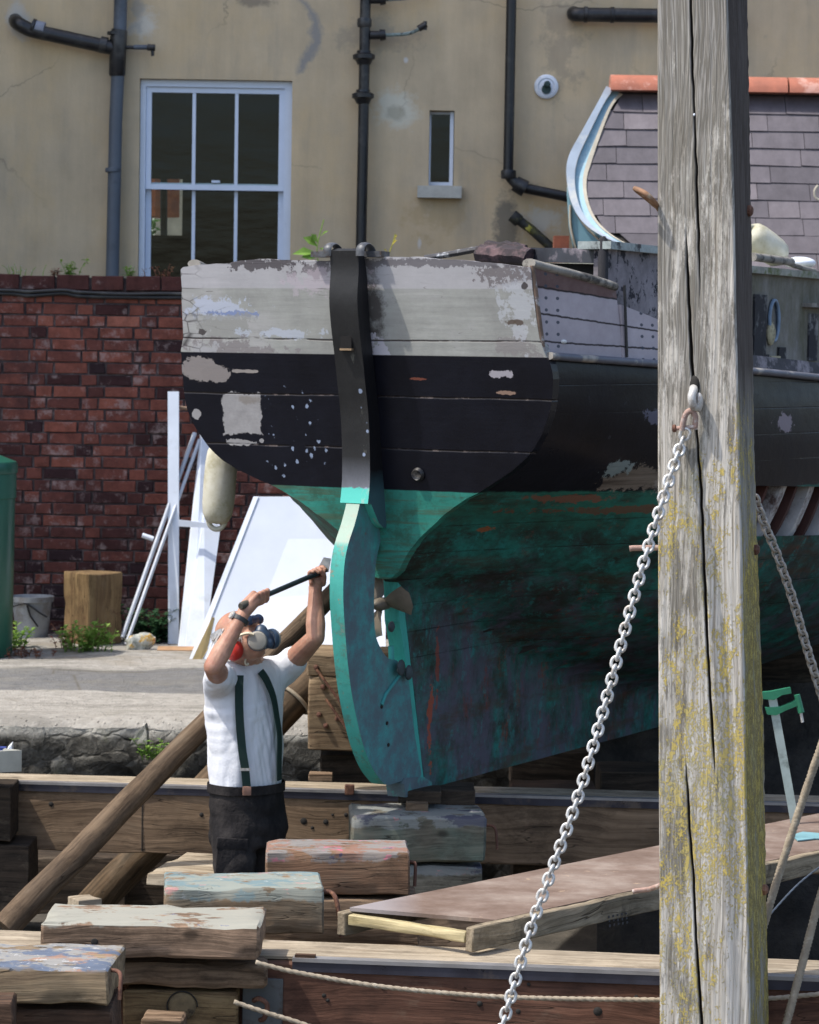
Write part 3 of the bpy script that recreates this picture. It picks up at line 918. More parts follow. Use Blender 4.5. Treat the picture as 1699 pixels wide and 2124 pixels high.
def sheer(x): return ZS - .12 * min(1, max(0, x) / 2.6) + .10 * max(0, (x - 3) / 4.5) ** 2
def keel(x): return curve([(3.0, 0), (3.5, .22), (3.97, .6), (4.84, .76), (6.2, 1.04), (7.0, 1.4), (7.9, 1.88)], x)
def rab(x): return max(keel(x) + .03, scurve([(-.3, .92), (0, .90), (.8, .60), (1.8, .32), (3.0, .18), (4.2, .5), (5.2, .85), (6.4, 1.2), (7.9, 1.8)], x))
TB = tb(ZS - .02)
def beam_(x): return TB * scurve([(-.4, 1.0), (0, 1.0), (.35, 1.14), (1, 1.37), (2, 1.56), (3, 1.64), (4.2, 1.55), (5.5, 1.22), (6.8, .66), (7.9, .03)], x)
pm = [(0, 0), (.08, .30), (.2, .62), (.35, .84), (.5, .94), (.7, .99), (.85, 1.0), (1, .985)]
def half(x, z, side=-1):
    zr = rab(x); zs = sheer(x); bd = .03
    if z <= zr: return bd
    u = (z - zr) / (zs - zr)
    w = min(1, max(0, (x + .05) / 1.3)); w = w * w * (3 - 2 * w)
    z0 = ZT0 + u * (ZS - ZT0)
    pt = min(1, max(0, (tb(z0, side) - .03) / (tb(ZS - .02, side) - .03)))
    pf = scurve(pm, u)
    return bd + max(0, (beam_(x) - bd)) * (pt * (1 - w) + pf * w)
def hull_pt(x, z, side, out=0.0):    # side -1 = starboard; x measured at station, raked with the transom near the stern
    aft = RAKE * z if z > ZT0 + .03 else curve([(0, .22), (ZT0 - .03, -.01), (ZT0 + .03, RAKE * ZT0)], z)
    xr = x + aft * max(0, 1 - max(0, x) / 1.2)
    return V((xr, side * (half(x, z, side) + out), z))
# paint
def hullpaint():
    g = G('hull_paint')
    ob = g.obj(); x, y, z = g.xyz(ob)
    fb = g.noise(1.8, 6, .7, ob); fine = g.noise(14, 6, .7, ob); vert = g.noise(1, 6, .7, g.sv(ob, (9, 9, 1.8), (3, 0, 0)))
    streak = g.noise(1, 6, .72, g.sv(ob, (1.5, 1.5, 9)))
    # antifouling: turquoise worn through to purple-blue primer, oxide red and brown slime
    ant = g.ramp(g.noise(3.4, 7, .78, ob), [(.34, (.022, .026, .020)), (.44, (.022, .060, .050)), (.53, (.020, .12, .10)), (.66, (.025, .22, .19))])
    ant = g.mix(g.mul(g.mr(vert, .50, .62, 0, .8), g.mr(z, 1.1, .7)), ant, (.085, .080, .115))
    ant = g.mix(g.mr(g.noise(2.6, 7, .78, g.sv(ob, (1, 1, 1.6), (9, 1, 0))), .47, .60, 0, .9), ant, (.026, .026, .019))
    lowz = g.mr(z, 1.05, .35)
    ant = g.mix(g.mul(lowz, g.mr(g.noise(3.7, 6, .75, g.sv(ob, (1, 1, .7), (2, 8, 0))), .44, .60, 0, .75)), ant, (.10, .092, .13))
    red = g.mul(g.mr(g.noise(1, 8, .85, g.sv(ob, (13, 13, 6), (1, 5, 9))), .56, .62), g.mr(g.noise(1.3, 3, .5, g.sv(ob, (1, 1, 1), (0, 0, 4))), .44, .56))
    ant = g.mix(g.mul(red, .7), ant, (.20, .035, .02))
    tf = g.mr(g.noise(1, 8, .82, g.sv(ob, (16, 16, 9), (4, 2, 1))), .55, .62)
    ant = g.mix(g.mul(tf, .55), ant, (.03, .24, .23))
    ant = g.mix(g.mul(g.mr(streak, .53, .64), .65), ant, (.065, .038, .024))
    nearwl = g.mr(g.add(z, g.mul(fb, .12)), ZWL - .12, ZWL - .02, 0, 1)
    ant = g.mix(g.mul(nearwl, g.mr(streak, .42, .56, .9, .15)), ant, (.028, .16, .12))
    # black topsides
    blk = g.ramp(fb, [(.3, (.004, .004, .006)), (.7, (.010, .011, .018))])
    blk = g.mix(g.mul(g.mr(fine, .66, .72), .35), blk, (.10, .10, .12))
    wl = g.mr(g.add(z, g.mul(g.sub(g.noise(5, 5, .7, ob), .5), .05)), ZWL - .004, ZWL + .004)
    col = g.mix(wl, ant, blk)
    # bare patches: scraped planks low on the starboard side
    nz = g.noise(14, 6, .75, ob)
    def side_blob(px, py, rx, rz, c, amp=.6, k=.9, b=False):
        nonlocal col
        q = side_xz(px, py)
        col = g.mix(g.mul(g.blob(x, z, q[0], q[1], rx, rz, nz, amp, .08, b), k), col, c)
    wn_ = g.ramp(g.noise(1, 5, .7, g.sv(ob, (2, 2, 40))), [(.3, (.06, .045, .035)), (.7, (.26, .22, .18))])
    side_blob(1272, 994, .13, .045, wn_, .6, .95, True)
    side_blob(1240, 972, .055, .03, (.20, .25, .25), .7)
    side_blob(1358, 1005, .06, .03, (.25, .22, .20), .7)
    side_blob(1120, 1031, .15, .018, (.20, .09, .06), .8)
    side_blob(1330, 862, .05, .03, (.16, .16, .22), .9, .6)
    side_blob(1628, 878, .07, .035, (.26, .22, .26), .9, .8)
    side_blob(955, 1095, .03, .012, (.30, .09, .03), .8, .8)
    side_blob(890, 1500, .018, .12, (.36, .07, .03), 1.3, .8)
    side_blob(905, 1380, .012, .14, (.25, .05, .03), 1.4, .7)
    side_blob(1290, 1055, .35, .015, (.16, .055, .03), .9, .7)
    # plank seams
    seams = None
    for k in range(17):
        zz = .55 + k * .108
        d = g.math('ABSOLUTE', g.sub(g.add(z, g.mul(g.math('ABSOLUTE', y), -.05)), zz))
        m = g.mr(d, .0, .0035, 1, 0)
        seams = m if seams is None else g.math('MAXIMUM', seams, m)
    sm = g.mul(seams, g.mr(g.noise(4, 5, .7, ob), .38, .62))
    col = g.mix(g.mul(sm, g.mr(wl, 0, 1, .75, .25)), col, (.012, .01, .01))
    sm = g.mul(sm, g.mr(wl, 0, 1, 1, .3))
    h = g.add(g.mul(fine, .35), g.add(g.mul(sm, -.8), g.mul(g.mr(fb, .3, .7), .4)))
    ro = g.mix(wl, (.62, .62, .62), (.32, .32, .32))
    return g.end(col, g.add(g.xyz(ro)[0], g.mul(g.sub(fine, .5), .3)), 0, g.bump(h, .55, .006), .22)
def side_xz(px, py):
    """where a sight line meets the starboard topside: march it"""
    d = ray(px, py); best = None
    t = 10.5
    while t < 17:
        q = toB(CAM + d * (t / d.y))
        if q.z < sheer(q.x) + .3 and -q.y - half(max(-.3, q.x), min(q.z, sheer(q.x))) < 0 and q.x > RAKE * q.z:
            return q.x, q.z, q.y
        t += .01
    return q.x, q.z, q.y
M_hull = hullpaint()
# hull skin: both sides, with the planks of the starboard bottom missing forward of x = 1.9 (frames show)
XS = [-0.0 + .12 * i for i in range(66)]
NZ = 40
def zlist(x):
    a = keel(x); b = sheer(x); return [a + (b - a) * (i / NZ) for i in range(NZ + 1)]
bm = bmesh.new()
gx0, gx1 = .86, 3.6
rows = {}
for side in (-1, 1):
    rows[side] = []
    for x in XS:
        ripple = lambda z: .004 * fbm(V((x * 2, z * 9, side)))
        rows[side].append([bm.verts.new(hull_pt(x, z, side, ripple(z))) for z in zlist(x)])
    for i in range(len(XS) - 1):
        for j in range(NZ):
            z = (zlist(XS[i])[j])
            if side == -1 and gx0 < XS[i] < gx1 and 1.0 < z < ZWL - .03: continue
            bm.faces.new([rows[side][i][j], rows[side][i+1][j], rows[side][i+1][j+1], rows[side][i][j+1]])
for i in range(len(XS) - 1):
    bm.faces.new([rows[-1][i][0], rows[1][i][0], rows[1][i+1][0], rows[-1][i+1][0]])
for j in range(NZ):   # after face of the deadwood
    if zlist(0)[j] < ZT0: bm.faces.new([rows[-1][0][j], rows[-1][0][j+1], rows[1][0][j+1], rows[1][0][j]])
    bm.faces.new([rows[-1][-1][j], rows[1][-1][j], rows[1][-1][j+1], rows[-1][-1][j+1]])
hull = bfin('hull', bm, M_hull, smooth=60)
# frames and inner darkness behind the missing planks
M_rib = flat('whitened_frame', (.42, .40, .39), .85, 0, .3, 7, .4, (.10, .06, .05))
M_ribr = flat('oxide_frame', (.055, .018, .013), .85, 0, .4, 7, .4)
k = 0
x = .80
while x < 3.6:
    bm = bmesh.new()
    w = .065 if k % 2 == 0 else .03
    pts = [hull_pt(x + (z - .95) * .35, z, -1, -.03) for z in [.95 + .06 * i for i in range(9)] if z < ZWL + .08]
    pts2 = [p + V((w, 0, 0)) for p in pts]
    rings = [[a, b, b + V((0, .06, 0)), a + V((0, .06, 0))] for a, b in zip(pts, pts2)]
    loft(bm, rings)
    bfin('frame', bm, M_ribr if k % 2 else M_rib)
    x += .12; k += 1
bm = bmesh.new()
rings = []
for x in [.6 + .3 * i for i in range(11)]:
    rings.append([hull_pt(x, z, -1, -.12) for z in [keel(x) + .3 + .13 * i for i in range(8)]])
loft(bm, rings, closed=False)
bfin('inner_shade', bm, M_dark, smooth=0)  # dark sheet standing for the shade inside the hull
# keel shoe
M_keel = flat('keel_paint', (.06, .075, .085), .75, 0, .45, 9, .4, (.20, .05, .03))
# ---------------- transom
def transpaint():
    g = G('transom_paint')
    ob = g.obj(); x, y, z = g.xyz(ob)
    fb = g.noise(2.2, 6, .7, ob); fine = g.noise(18, 6, .72, ob); gr = g.noise(1, 6, .65, g.sv(ob, (3, 3, 45)))
    nz = g.noise(17, 6, .72, ob)
    grey = g.ramp(fb, [(.32, (.27, .27, .255)), (.52, (.36, .365, .34)), (.7, (.44, .43, .43))])
    grey = g.vary(grey, gr, .84, 1.08)
    zt = onT(560, 598).z
    top = g.mr(z, zt - .002, zt + .002)
    grey = g.mix(g.mul(top, .8), grey, g.vary((.45, .44, .46), fb, .85, 1.15))
    def tb_(px, py, w, h, c, amp=.5, k=.9, b=False, soft=.07, src='grey'):
        nonlocal grey, blk, col
        q = onT(px, py)
        m = g.mul(g.blob(y, z, q.y, q.z, w / 2 / 515, h / 2 / 515, nz, amp, soft, b), k)
        if src == 'grey': grey = g.mix(m, grey, c)
        elif src == 'blk': blk = g.mix(m, blk, c)
        else: col = g.mix(m, col, c)
    blk = g.ramp(fb, [(.3, (.004, .004, .007)), (.7, (.008, .009, .016))])
    tb_(460, 640, 150, 40, (.50, .55, .68), .9, .7); tb_(480, 650, 110, 9, (.16, .22, .42), 1.2, .8)
    tb_(470, 680, 110, 50, (.30, .30, .28), .7, .8, True)
    tb_(590, 692, 170, 16, (.50, .55, .65), 1, .6)
    tb_(775, 640, 45, 120, (.07, .06, .055), .8, .9, False, .5)  # soft smear right of the stock: shadow put into the paint
    tb_(790, 730, 50, 50, (.62, .60, .66), .8, .8)
    tb_(560, 548, 150, 22, (.06, .05, .055), 1.2, .85); tb_(660, 560, 120, 30, (.10, .08, .09), 1.2, .7); tb_(680, 585, 160, 50, (.48, .42, .46), 1, .6)
    tb_(1060, 570, 130, 30, (.10, .08, .08), 1.2, .7); tb_(1075, 720, 90, 45, (.25, .235, .23), .7, .9)
    tb_(1080, 640, 60, 100, (.50, .52, .56), 1.3, .6); tb_(900, 545, 500, 16, (.12, .11, .12), 1.0, .8)
    tb_(480, 725, 190, 38, (.25, .23, .23), .9, .9); tb_(430, 725, 60, 20, (.42, .42, .43), 1, .8)
    tb_(1075, 668, 45, 12, (.09, .06, .04), .8, .9); tb_(1092, 594, 14, 14, (.04, .03, .03), .6, .9)
    tb_(425, 690, 16, 12, (.06, .05, .05), .8, .9)
    # crazed and peeling edge on the left
    ck = g.mr(g.voro(11, g.sv(ob, (1, 1, 1.8)), 'DISTANCE_TO_EDGE'), 0, .05, 1, 0)
    eq = onT(420, 650)
    grey = g.mix(g.mul(g.mul(ck, g.mr(y, eq.y - .03, eq.y + .05)), g.mr(fb, .42, .55, 0, .85)), grey, (.05, .045, .045))
    # black: peeled patches
    g1 = g.vary((.34, .33, .33), fine, .8, 1.15)
    tb_(420, 766, 88, 52, (.26, .235, .225), .35, 1, False, .03, 'blk'); tb_(455, 776, 70, 34, (.25, .225, .215), .4, 1, False, .03, 'blk')
    tb_(510, 770, 62, 7, (.30, .27, .25), .5, 1, False, .05, 'blk')
    tb_(506, 858, 92, 84, g1, .13, 1, True, .02, 'blk'); tb_(520, 830, 50, 18, (.20, .17, .14), .5, .6, False, .3, 'blk')
    tb_(508, 918, 70, 13, g1, .6, 1, False, .04, 'blk'); tb_(547, 914, 12, 10, g1, .3, 1, False, .04, 'blk')
    tb_(411, 857, 22, 22, g1, .3, 1, False, .04, 'blk'); tb_(1046, 776, 48, 14, (.36, .34, .37), .6, 1, False, .05, 'blk')
    tb_(1055, 815, 40, 6, (.30, .20, .15), .7, .9, False, .1, 'blk'); tb_(870, 786, 40, 4, (.18, .06, .04), .7, .9, False, .1, 'blk')
    # spots where filler shows: a cluster
    q = onT(612, 905)
    sp = g.add(g.voro(30, g.sv(ob, (1, 1, .8))), g.mul(g.sub(g.noise(45, 4, .7, ob), .5), .7)); sp = g.add(sp, g.mul(g.sub(fb, .45), .5))
    cl = g.blob(y, z, q.y, q.z, .115, .15, nz, .4, .5)
    spm = g.mul(g.mr(sp, .20, .26, 1, 0), g.mr(cl, .25, .4))
    blk = g.mix(spm, blk, (.27, .33, .45))
    zb_ = onT(900, 738).z
    # the paint line; on the left it has gone
    ln = g.mr(z, zb_ - .0015, zb_ + .0015)
    col = g.mix(ln, blk, grey)
    tur = g.ramp(fb, [(.3, (.025, .13, .10)), (.5, (.035, .23, .18)), (.7, (.06, .31, .25))])
    tur = g.mix(g.mr(gr, .50, .64, 0, .75), tur, (.08, .10, .06))
    tur = g.mix(g.mr(g.noise(7, 7, .8, g.sv(ob, (1, 1, 1.4), (5, 5, 5))), .50, .62, 0, .75), tur, (.04, .10, .07))
    col = g.mix(g.mr(g.add(z, g.mul(g.sub(fine, .5), .006)), ZWL - .002, ZWL + .002), tur, col)
    sm = None
    for pl in (705, 820, 927):
        q = onT(700, pl)
        wv = g.mul(g.sub(g.noise(2.5, 3, .6, ob), .5), .016)
        d = g.math('ABSOLUTE', g.sub(g.add(z, wv), q.z)); m = g.mr(d, .001, .005, 1, 0)
        sm = m if sm is None else g.math('MAXIMUM', sm, m)
    seam = g.mul(sm, g.mr(g.noise(5, 5, .7, ob), .36, .5))
    col = g.mix(seam, col, g.mix(ln, g.mix(g.mr(fine, .55, .62), (.02, .016, .015), (.14, .11, .10)), (.06, .05, .05)))
    # splits in the bare grey plank
    cr = g.noise(1, 3, .5, g.sv(ob, (1.5, 1.5, 12)))
    spl = g.mul(g.mr(g.math('ABSOLUTE', g.sub(cr, .47)), 0, .0035, 1, 0), g.mul(ln, g.mr(fb, .5, .6)))
    col = g.mix(g.mul(spl, .8), col, (.09, .08, .07))
    h = g.add(g.add(g.mul(fine, .4), g.mul(gr, .25)), g.mul(seam, -1.2))
    return g.end(col, g.add(g.mr(ln, 0, 1, .38, .75), g.mul(g.sub(fine, .5), .25)), 0, g.bump(h, .5, .005), .22)
M_trans = transpaint()
toppx = [(379, 558), (384, 554), (430, 549), (480, 546), (520, 538), (560, 537), (620, 540), (680, 542), (760, 537), (820, 533), (880, 534), (960, 540), (1030, 547), (1103, 554)]
tops = [onT(*q) for q in toppx]
bm = bmesh.new()
zz = [ZT0 + (ZS - ZT0) * i / 30 for i in range(31)]
topz_s = onT(1103, 556).z
outl = []
for z in zz: outl.append((tb(z) if z > ZT0 + .02 else .05, z, tb(z, 1) if z > ZT0 + .02 else .04))
up = [(abs(onT(1124 - 21 * i / 8, 722 - 166 * i / 8).y), onT(1124 - 21 * i / 8, 722 - 166 * i / 8).z) for i in range(1, 8)]
pl = [V((RAKE * z, -b - .012, z)) for b, z, _ in outl] + [V((RAKE * z, -b, z)) for b, z in up]
pl += [V((RAKE * p.z, p.y, p.z)) for p in reversed(tops)]
lu = [(abs(onT(379 + 5 * i / 8, 560 + 160 * i / 8).y), onT(379 + 5 * i / 8, 560 + 160 * i / 8).z) for i in range(1, 8)]
pl += [V((RAKE * z, b, z)) for b, z in lu]
pl += [V((RAKE * z, b + .012, z)) for _, z, b in reversed(outl)]
q = [p + V((-.014, 0, 0)) + V((0, 0, 0)) for p in pl]
# ragged edge
q2 = []
for i, (a, b) in enumerate(zip(q, q[1:] + q[:1])):
    n = max(1, int((b - a).length / .02))
    for k in range(n):
        p = a.lerp(b, k / n)
        p += V((0, .004 * noise.noise(p * 22), .004 * noise.noise(p * 22 + V((5, 5, 5)))))
        q2.append(p)
prism(bm, q2, V((.055, 0, 0)))
trans = bfin('transom', bm, M_trans, smooth=0)
# beams across the after deck, deck
M_deck = flat('grey_deck', (.16, .155, .15), .85, 0, .4, 6, .4)
bm = bmesh.new()
rings = []
for x in XS[:-1]:
    zd = sheer(x) - .06
    b = half(x, sheer(x)) - .01
    xr = hull_pt(x, sheer(x), -1).x
    rings.append([V((xr, -b, zd)), V((xr, -b * .5, zd + .03)), V((xr, 0, zd + .04)), V((xr, b * .5, zd + .03)), V((xr, b, zd))])
loft(bm, rings, closed=False)
bfin('deck', bm, M_deck, smooth=0)
# ---------------- rub rail along the sheer
M_rail = flat('lead_grey_rail', (.10, .105, .13), .5, 0, .35, 10, .3, (.30, .28, .25))
M_blackp = flat('black_hull_paint', (.012, .012, .014), .4, 0, .5, 12, .3, (.10, .09, .08))
for side in (-1, 1):
    bm = bmesh.new()
    pts = [hull_pt(x, sheer(x), side, .018) for x in XS[:-1]]
    tube(bm, pts, .019, 10, sx=1, sy=.8)
    bfin('rub_rail', bm, M_rail, smooth=60)
# ---------------- bulwark
def bulw(char=True):
    g = G('bulwark_paint')
    ob = g.obj(); x, y, z = g.xyz(ob)
    fb = g.noise(3, 6, .72, ob); gr = g.noise(1, 5, .6, g.sv(ob, (4, 4, 40))); fine = g.noise(22, 5, .7, ob)
    col = g.ramp(fb, [(.3, (.33, .29, .31)), (.7, (.50, .45, .48))])
    h = g.sub(z, g.mul(x, -.02))
    # oxide brown plank under the cap
    tz = g.sub(g.add(z, g.mul(x, .060)), ZS + .235)
    brn = g.ramp(fb, [(.3, (.10, .05, .045)), (.55, (.17, .11, .10)), (.7, (.30, .24, .25))])
    col = g.mix(g.mr(g.add(tz, g.mul(g.sub(fine, .5), .012)), -.003, .003), col, brn)
    for o in (.235, .135, .045):
        d = g.math('ABSOLUTE', g.sub(g.add(g.add(z, g.mul(x, .075 if o > .1 else .03)), g.mul(g.sub(fine, .5), .012)), ZS + o))
        col = g.mix(g.mr(d, .002, .005, .95, 0), col, (.02, .016, .016))
    # dark charred area forward
    q = side_xz(1365, 680)
    m = g.mr(g.add(x, g.mul(g.sub(g.noise(7, 6, .75, ob), .5), .25)), q[0] - .05, q[0] - .02)
    if char: col = g.mix(m, col, g.ramp(fine, [(.4, (.025, .025, .03)), (.62, (.07, .07, .08)), (.7, (.30, .28, .29))]))
    # nail heads in pairs
    dots = g.voro(1, g.sv(ob, (14, 0, 22)), 'F1', 'Distance', 0)
    near = None
    q0 = hull_pt(0, ZS, -1)
    nm = g.mr(x, q0.x + .16, q0.x + .14)
    q1 = side_xz(1300, 680)
    nm = g.math('MAXIMUM', nm, g.mul(g.mr(x, q1[0] - .03, q1[0] - .01), g.mr(x, q1[0] + .15, q1[0] + .13)))
    col = g.mix(g.mul(g.mul(g.mr(dots, .12, .16, 1, 0), nm), .9), col, (.05, .06, .08))
    return g.end(col, .8, 0, g.bump(g.add(gr, fine), .3, .003), .3)
M_bulw = bulw(); M_bulw2 = bulw(False)
M_mott_ = flat('charred_strake', (.05, .05, .058), .85, 0, .6, 9, .5, (.24, .22, .24))
M_cap = flat('weathered_cap', (.24, .225, .20), .9, 0, .4, 14, .5, (.06, .055, .05))
xend = next(i * .01 for i in range(150) if w2p(MB_ @ hull_pt(i * .01, ZS, -1))[0] >= 1293)
_b0 = onT(1104, 553).z; _b1 = onB(1288, 603, -half(xend, ZS) + .03).z
def bul_top(x):
    t = min(1, max(0, x / xend)); return _b0 + (_b1 - _b0) * (t * .8 + .2 * t * t)
print('bulwark ends at', xend)
for side in (-1, 1):
    bm = bmesh.new()
    rings = []
    zt_ = lambda x: bul_top(x)
    xs_ = [-.0 + (xend + .0) * i / 16 for i in range(17)]
    for x in xs_:
        xr = lambda z: x + RAKE * z * max(0, 1 - max(0, x) / 1.2)
        b = half(x, sheer(x)); z0 = sheer(x) + .01; z1 = zt_(x)
        rings.append([V((xr(z0), side * (b - .006), z0)), V((xr(z1), side * (b - .03), z1)), V((xr(z1), side * (b - .06), z1)), V((xr(z0), side * (b - .04), z0))])
    loft(bm, rings); bfin('bulwark', bm, M_bulw, smooth=30)
    bm = bmesh.new()
    pts = []
    for x in xs_:
        z1 = zt_(x); b = half(x, sheer(x)) - .045
        pts.append(V((x + RAKE * z1 * max(0, 1 - x / 1.2), side * b, z1 + .012)) + noise.noise_vector(V((x * 6, side, 0))) * .006)
    tube(bm, pts, [.030 + .004 * noise.noise(p * 9) for p in pts], 10, sx=1, sy=.62)
    bfin('cap_rail', bm, M_cap, smooth=60)
    # low forward bulwark
    bm = bmesh.new(); rings = []
    for i in range(24):
        x = xend + .012 + (i * .07 if i < 4 else .21 + (i - 3) * .22)
        if x > 7: break
        b = half(x, sheer(x)); z0 = sheer(x) + .01; z1 = z0 + curve([(xend, .215), (xend + .21, .165), (xend + .5, .06), (7, .03)], x)
        xk = x + RAKE * z1 * max(0, 1 - x / 1.2)
        rings.append([V((xk, side * (b - .006), z0)), V((xk, side * (b - .02), z1)), V((xk, side * (b - .05), z1)), V((xk, side * (b - .04), z0))])
    loft(bm, rings[:4]); bfin('bulwark', bm, M_bulw2, smooth=30)
    bm = bmesh.new(); loft(bm, rings[3:]); bfin('bulwark', bm, M_mott_, smooth=30)
# short post that ends the bulwark, pad on the rail
q = onB(1291, 660, -half(xend, ZS) + .01)
bm = bmesh.new(); xk = xend + .006 + RAKE * ZS * (1 - xend / 1.2)
tube(bm, [V((xk, -half(xend, ZS) - .012, ZS - .0)), V((xk - .01, -half(xend, ZS) + .0, bul_top(xend) + .02))], .006, 8)
bfin('bulwark_stay', bm, M_blackp)
M_lump = flat('white_and_turquoise', (.62, .62, .60), .7, 0, .2, 30, .5, (.02, .30, .36))
for (a, b_, w, hh) in ((1262, 722, .075, .035), (1180, 726, .02, .012), (1150, 722, .02, .01)):
    s_ = side_xz(a, b_ + 4); bm = bmesh.new()
    ellip(bm, V((s_[0] + .03, -half(s_[0], ZS) - .014, ZS + .055)), [V((w, 0, 0)), V((0, .02, 0)), V((0, 0, hh))])
    bfin('sealant_lump', bm, M_lump, smooth=60)
bm = bmesh.new(); s_ = side_xz(1255, 697); b = half(s_[0], ZS) + .004
prism(bm, [V((s_[0] - .07, -b, ZS + .115)), V((s_[0] + .06, -b, ZS + .105)), V((s_[0] + .08, -b, ZS + .065)), V((s_[0] + .05, -b, ZS + .085)), V((s_[0] - .04, -b, ZS + .10))], V((0, .01, 0)))
bfin('peeling_paint', bm, flat('cream_flake', (.66, .64, .56), .8), smooth=0)
# corner post where transom meets the bulwark
bm = bmesh.new(); a = onT(1104, 556); b = onT(1126, 722)
tube(bm, [a + V((0, .0, .01)), a.lerp(b, .3) + V((0, 0, 0)), b + V((0, .0, -.01))], [.010, .011, .012], 8)
bfin('corner_bead', bm, flat('rusty_edge', (.16, .11, .08), .8, 0, .5, 14, .4, (.45, .46, .48)), smooth=60)
# ---------------- rudder (on the centreline): blade outline read from its starboard face
M_rud = None
g = G('rudder_paint')
ob = g.obj(); x, y, z = g.xyz(ob)
n1 = g.noise(3.5, 6, .72, ob); n2 = g.noise(1, 6, .7, g.sv(ob, (7, 7, 2.2))); fine = g.noise(20, 5, .7, ob)
side_c = g.ramp(g.noise(6, 7, .78, ob), [(.34, (.10, .125, .145)), (.47, (.095, .17, .19)), (.56, (.08, .24, .25)), (.70, (.07, .38, .35))])
side_c = g.mix(g.mr(n2, .54, .68, 0, .6), side_c, (.125, .13, .155))
side_c = g.mix(g.mr(g.noise(4, 6, .75, g.sv(ob, (1, 1, .5), (3, 3, 3))), .55, .65, 0, .7), side_c, (.04, .24, .22))
edge_c = g.ramp(n2, [(.3, (.045, .29, .24)), (.7, (.075, .42, .36))])
edge_c = g.mix(g.mr(g.noise(14, 7, .85, ob), .52, .60, 0, .8), edge_c, (.09, .22, .18))
edge_c = g.mix(g.mr(g.noise(24, 6, .85, ob), .60, .64, 0, .8), edge_c, (.30, .20, .13))
edge_c = g.mix(g.mr(n1, .60, .66, 0, .7), edge_c, (.36, .32, .26))
zpatch = onB(720, 1090).z
edge_c = g.mix(g.mul(g.mr(z, zpatch - .08, zpatch - .06), .75), edge_c, (.42, .46, .38))
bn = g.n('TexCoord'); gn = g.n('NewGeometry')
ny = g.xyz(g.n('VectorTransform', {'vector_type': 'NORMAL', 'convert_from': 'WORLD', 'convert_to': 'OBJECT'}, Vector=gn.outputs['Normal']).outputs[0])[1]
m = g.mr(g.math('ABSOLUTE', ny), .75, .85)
col = g.mix(m, edge_c, side_c)  # bright edges, duller sides: sunlit and shaded faces put into the paint
col = g.mix(g.mr(g.noise(9, 6, .8, ob), .66, .70, 0, .6), col, (.20, .06, .03))
M_rud = g.end(col, .7, 0, g.bump(g.add(n1, fine), .35, .005), .3)
TK = .030
blade_px = [(746, 1046), (768, 1046), (790, 1090), (790, 1120), (781, 1160), (777, 1210), (776, 1270), (779, 1315), (790, 1345), (806, 1366), (824, 1370), (830, 1385), (846, 1400),
            (852, 1450), (860, 1520), (870, 1580), (872, 1612), (840, 1618), (805, 1628), (790, 1618), (772, 1592), (755, 1550), (742, 1500), (730, 1440), (722, 1380), (716, 1310), (712, 1240), (714, 1175), (722, 1130), (735, 1090), (744, 1056)]
bp = [onB(a, b, -TK) for a, b in blade_px]
bp = [bp[0], bp[1]] + smooth_path(bp[2:] , 3)
bm = bmesh.new(); prism(bm, bp, V((0, 2 * TK, 0))); bevel(bm, .006, 2, 50)
rud = bfin('rudder', bm, M_rud, smooth=40)
# heel strap seam on the blade
bm = bmesh.new()
tube(bm, [onB(a, b, -TK - .004) for a, b in ((838, 1385), (822, 1410), (800, 1440), (792, 1462))], .007, 8)
bfin('strap', bm, flat('turquoise_bead', (.04, .26, .25), .7), rud, smooth=60)
for a, b in ((792, 1466), (803, 1500), (806, 1545)):
    bm = bmesh.new(); ellip(bm, onB(a, b, -TK - .002), [V((.009, 0, 0)), V((0, .004, 0)), V((0, 0, .008))])
    bfin('bolt_hole', bm, M_dark, rud, smooth=60)
# rudder stock: a wide black plank that runs up over the transom
g = G('stock_paint')
ob = g.obj(); x, y, z = g.xyz(ob)
fine = g.noise(16, 6, .72, g.sv(ob, (1, 1, .35))); n1 = g.noise(4, 5, .7, ob)
blk = g.ramp(n1, [(.3, (.008, .008, .009)), (.7, (.022, .022, .022))])
blk = g.mix(g.mr(fine, .64, .68, 0, .6), blk, (.12, .12, .10))
zf = onB(735, 985).z; zw = onB(735, 1012).z
fade = g.mr(g.add(z, g.mul(g.sub(n1, .5), .05)), zf + .07, zf - .07)
blk = g.mix(g.mul(fade, .9), blk, g.vary((.16, .17, .20), fine, .8, 1.2))
dots = g.voro(24, ob); q = onB(755, 900, -.06)
blk = g.mix(g.mul(g.mr(dots, .2, .26, 1, 0), g.mul(g.mr(g.math('ABSOLUTE', g.sub(y, -.045)), .018, .012), g.mr(g.math('ABSOLUTE', g.sub(z, q.z)), .28, .2))), blk, (.28, .34, .46))
tq = g.mix(g.mr(fine, .56, .64, 0, .8), (.08, .50, .42), (.40, .45, .38))
col = g.mix(g.mr(g.add(z, g.mul(g.sub(g.noise(30, 3, .6, ob), .5), .03)), zw - .002, zw + .002), tq, blk)
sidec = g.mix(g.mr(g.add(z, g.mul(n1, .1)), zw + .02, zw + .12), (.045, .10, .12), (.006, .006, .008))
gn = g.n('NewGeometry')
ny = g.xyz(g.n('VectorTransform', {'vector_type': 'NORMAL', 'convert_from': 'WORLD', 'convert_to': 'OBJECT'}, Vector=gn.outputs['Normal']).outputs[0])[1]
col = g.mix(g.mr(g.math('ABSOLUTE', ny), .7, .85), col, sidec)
M_stock = g.end(col, .55, 0, g.bump(g.add(n1, fine), .4, .005), .4)
SW = .062                                        # half thickness of the stock
fr_px = [(742, 520), (744, 560), (741, 620), (745, 680), (752, 740), (758, 800), (764, 860), (767, 930), (767, 1000), (763, 1045)]      # right-hand edge of its after face
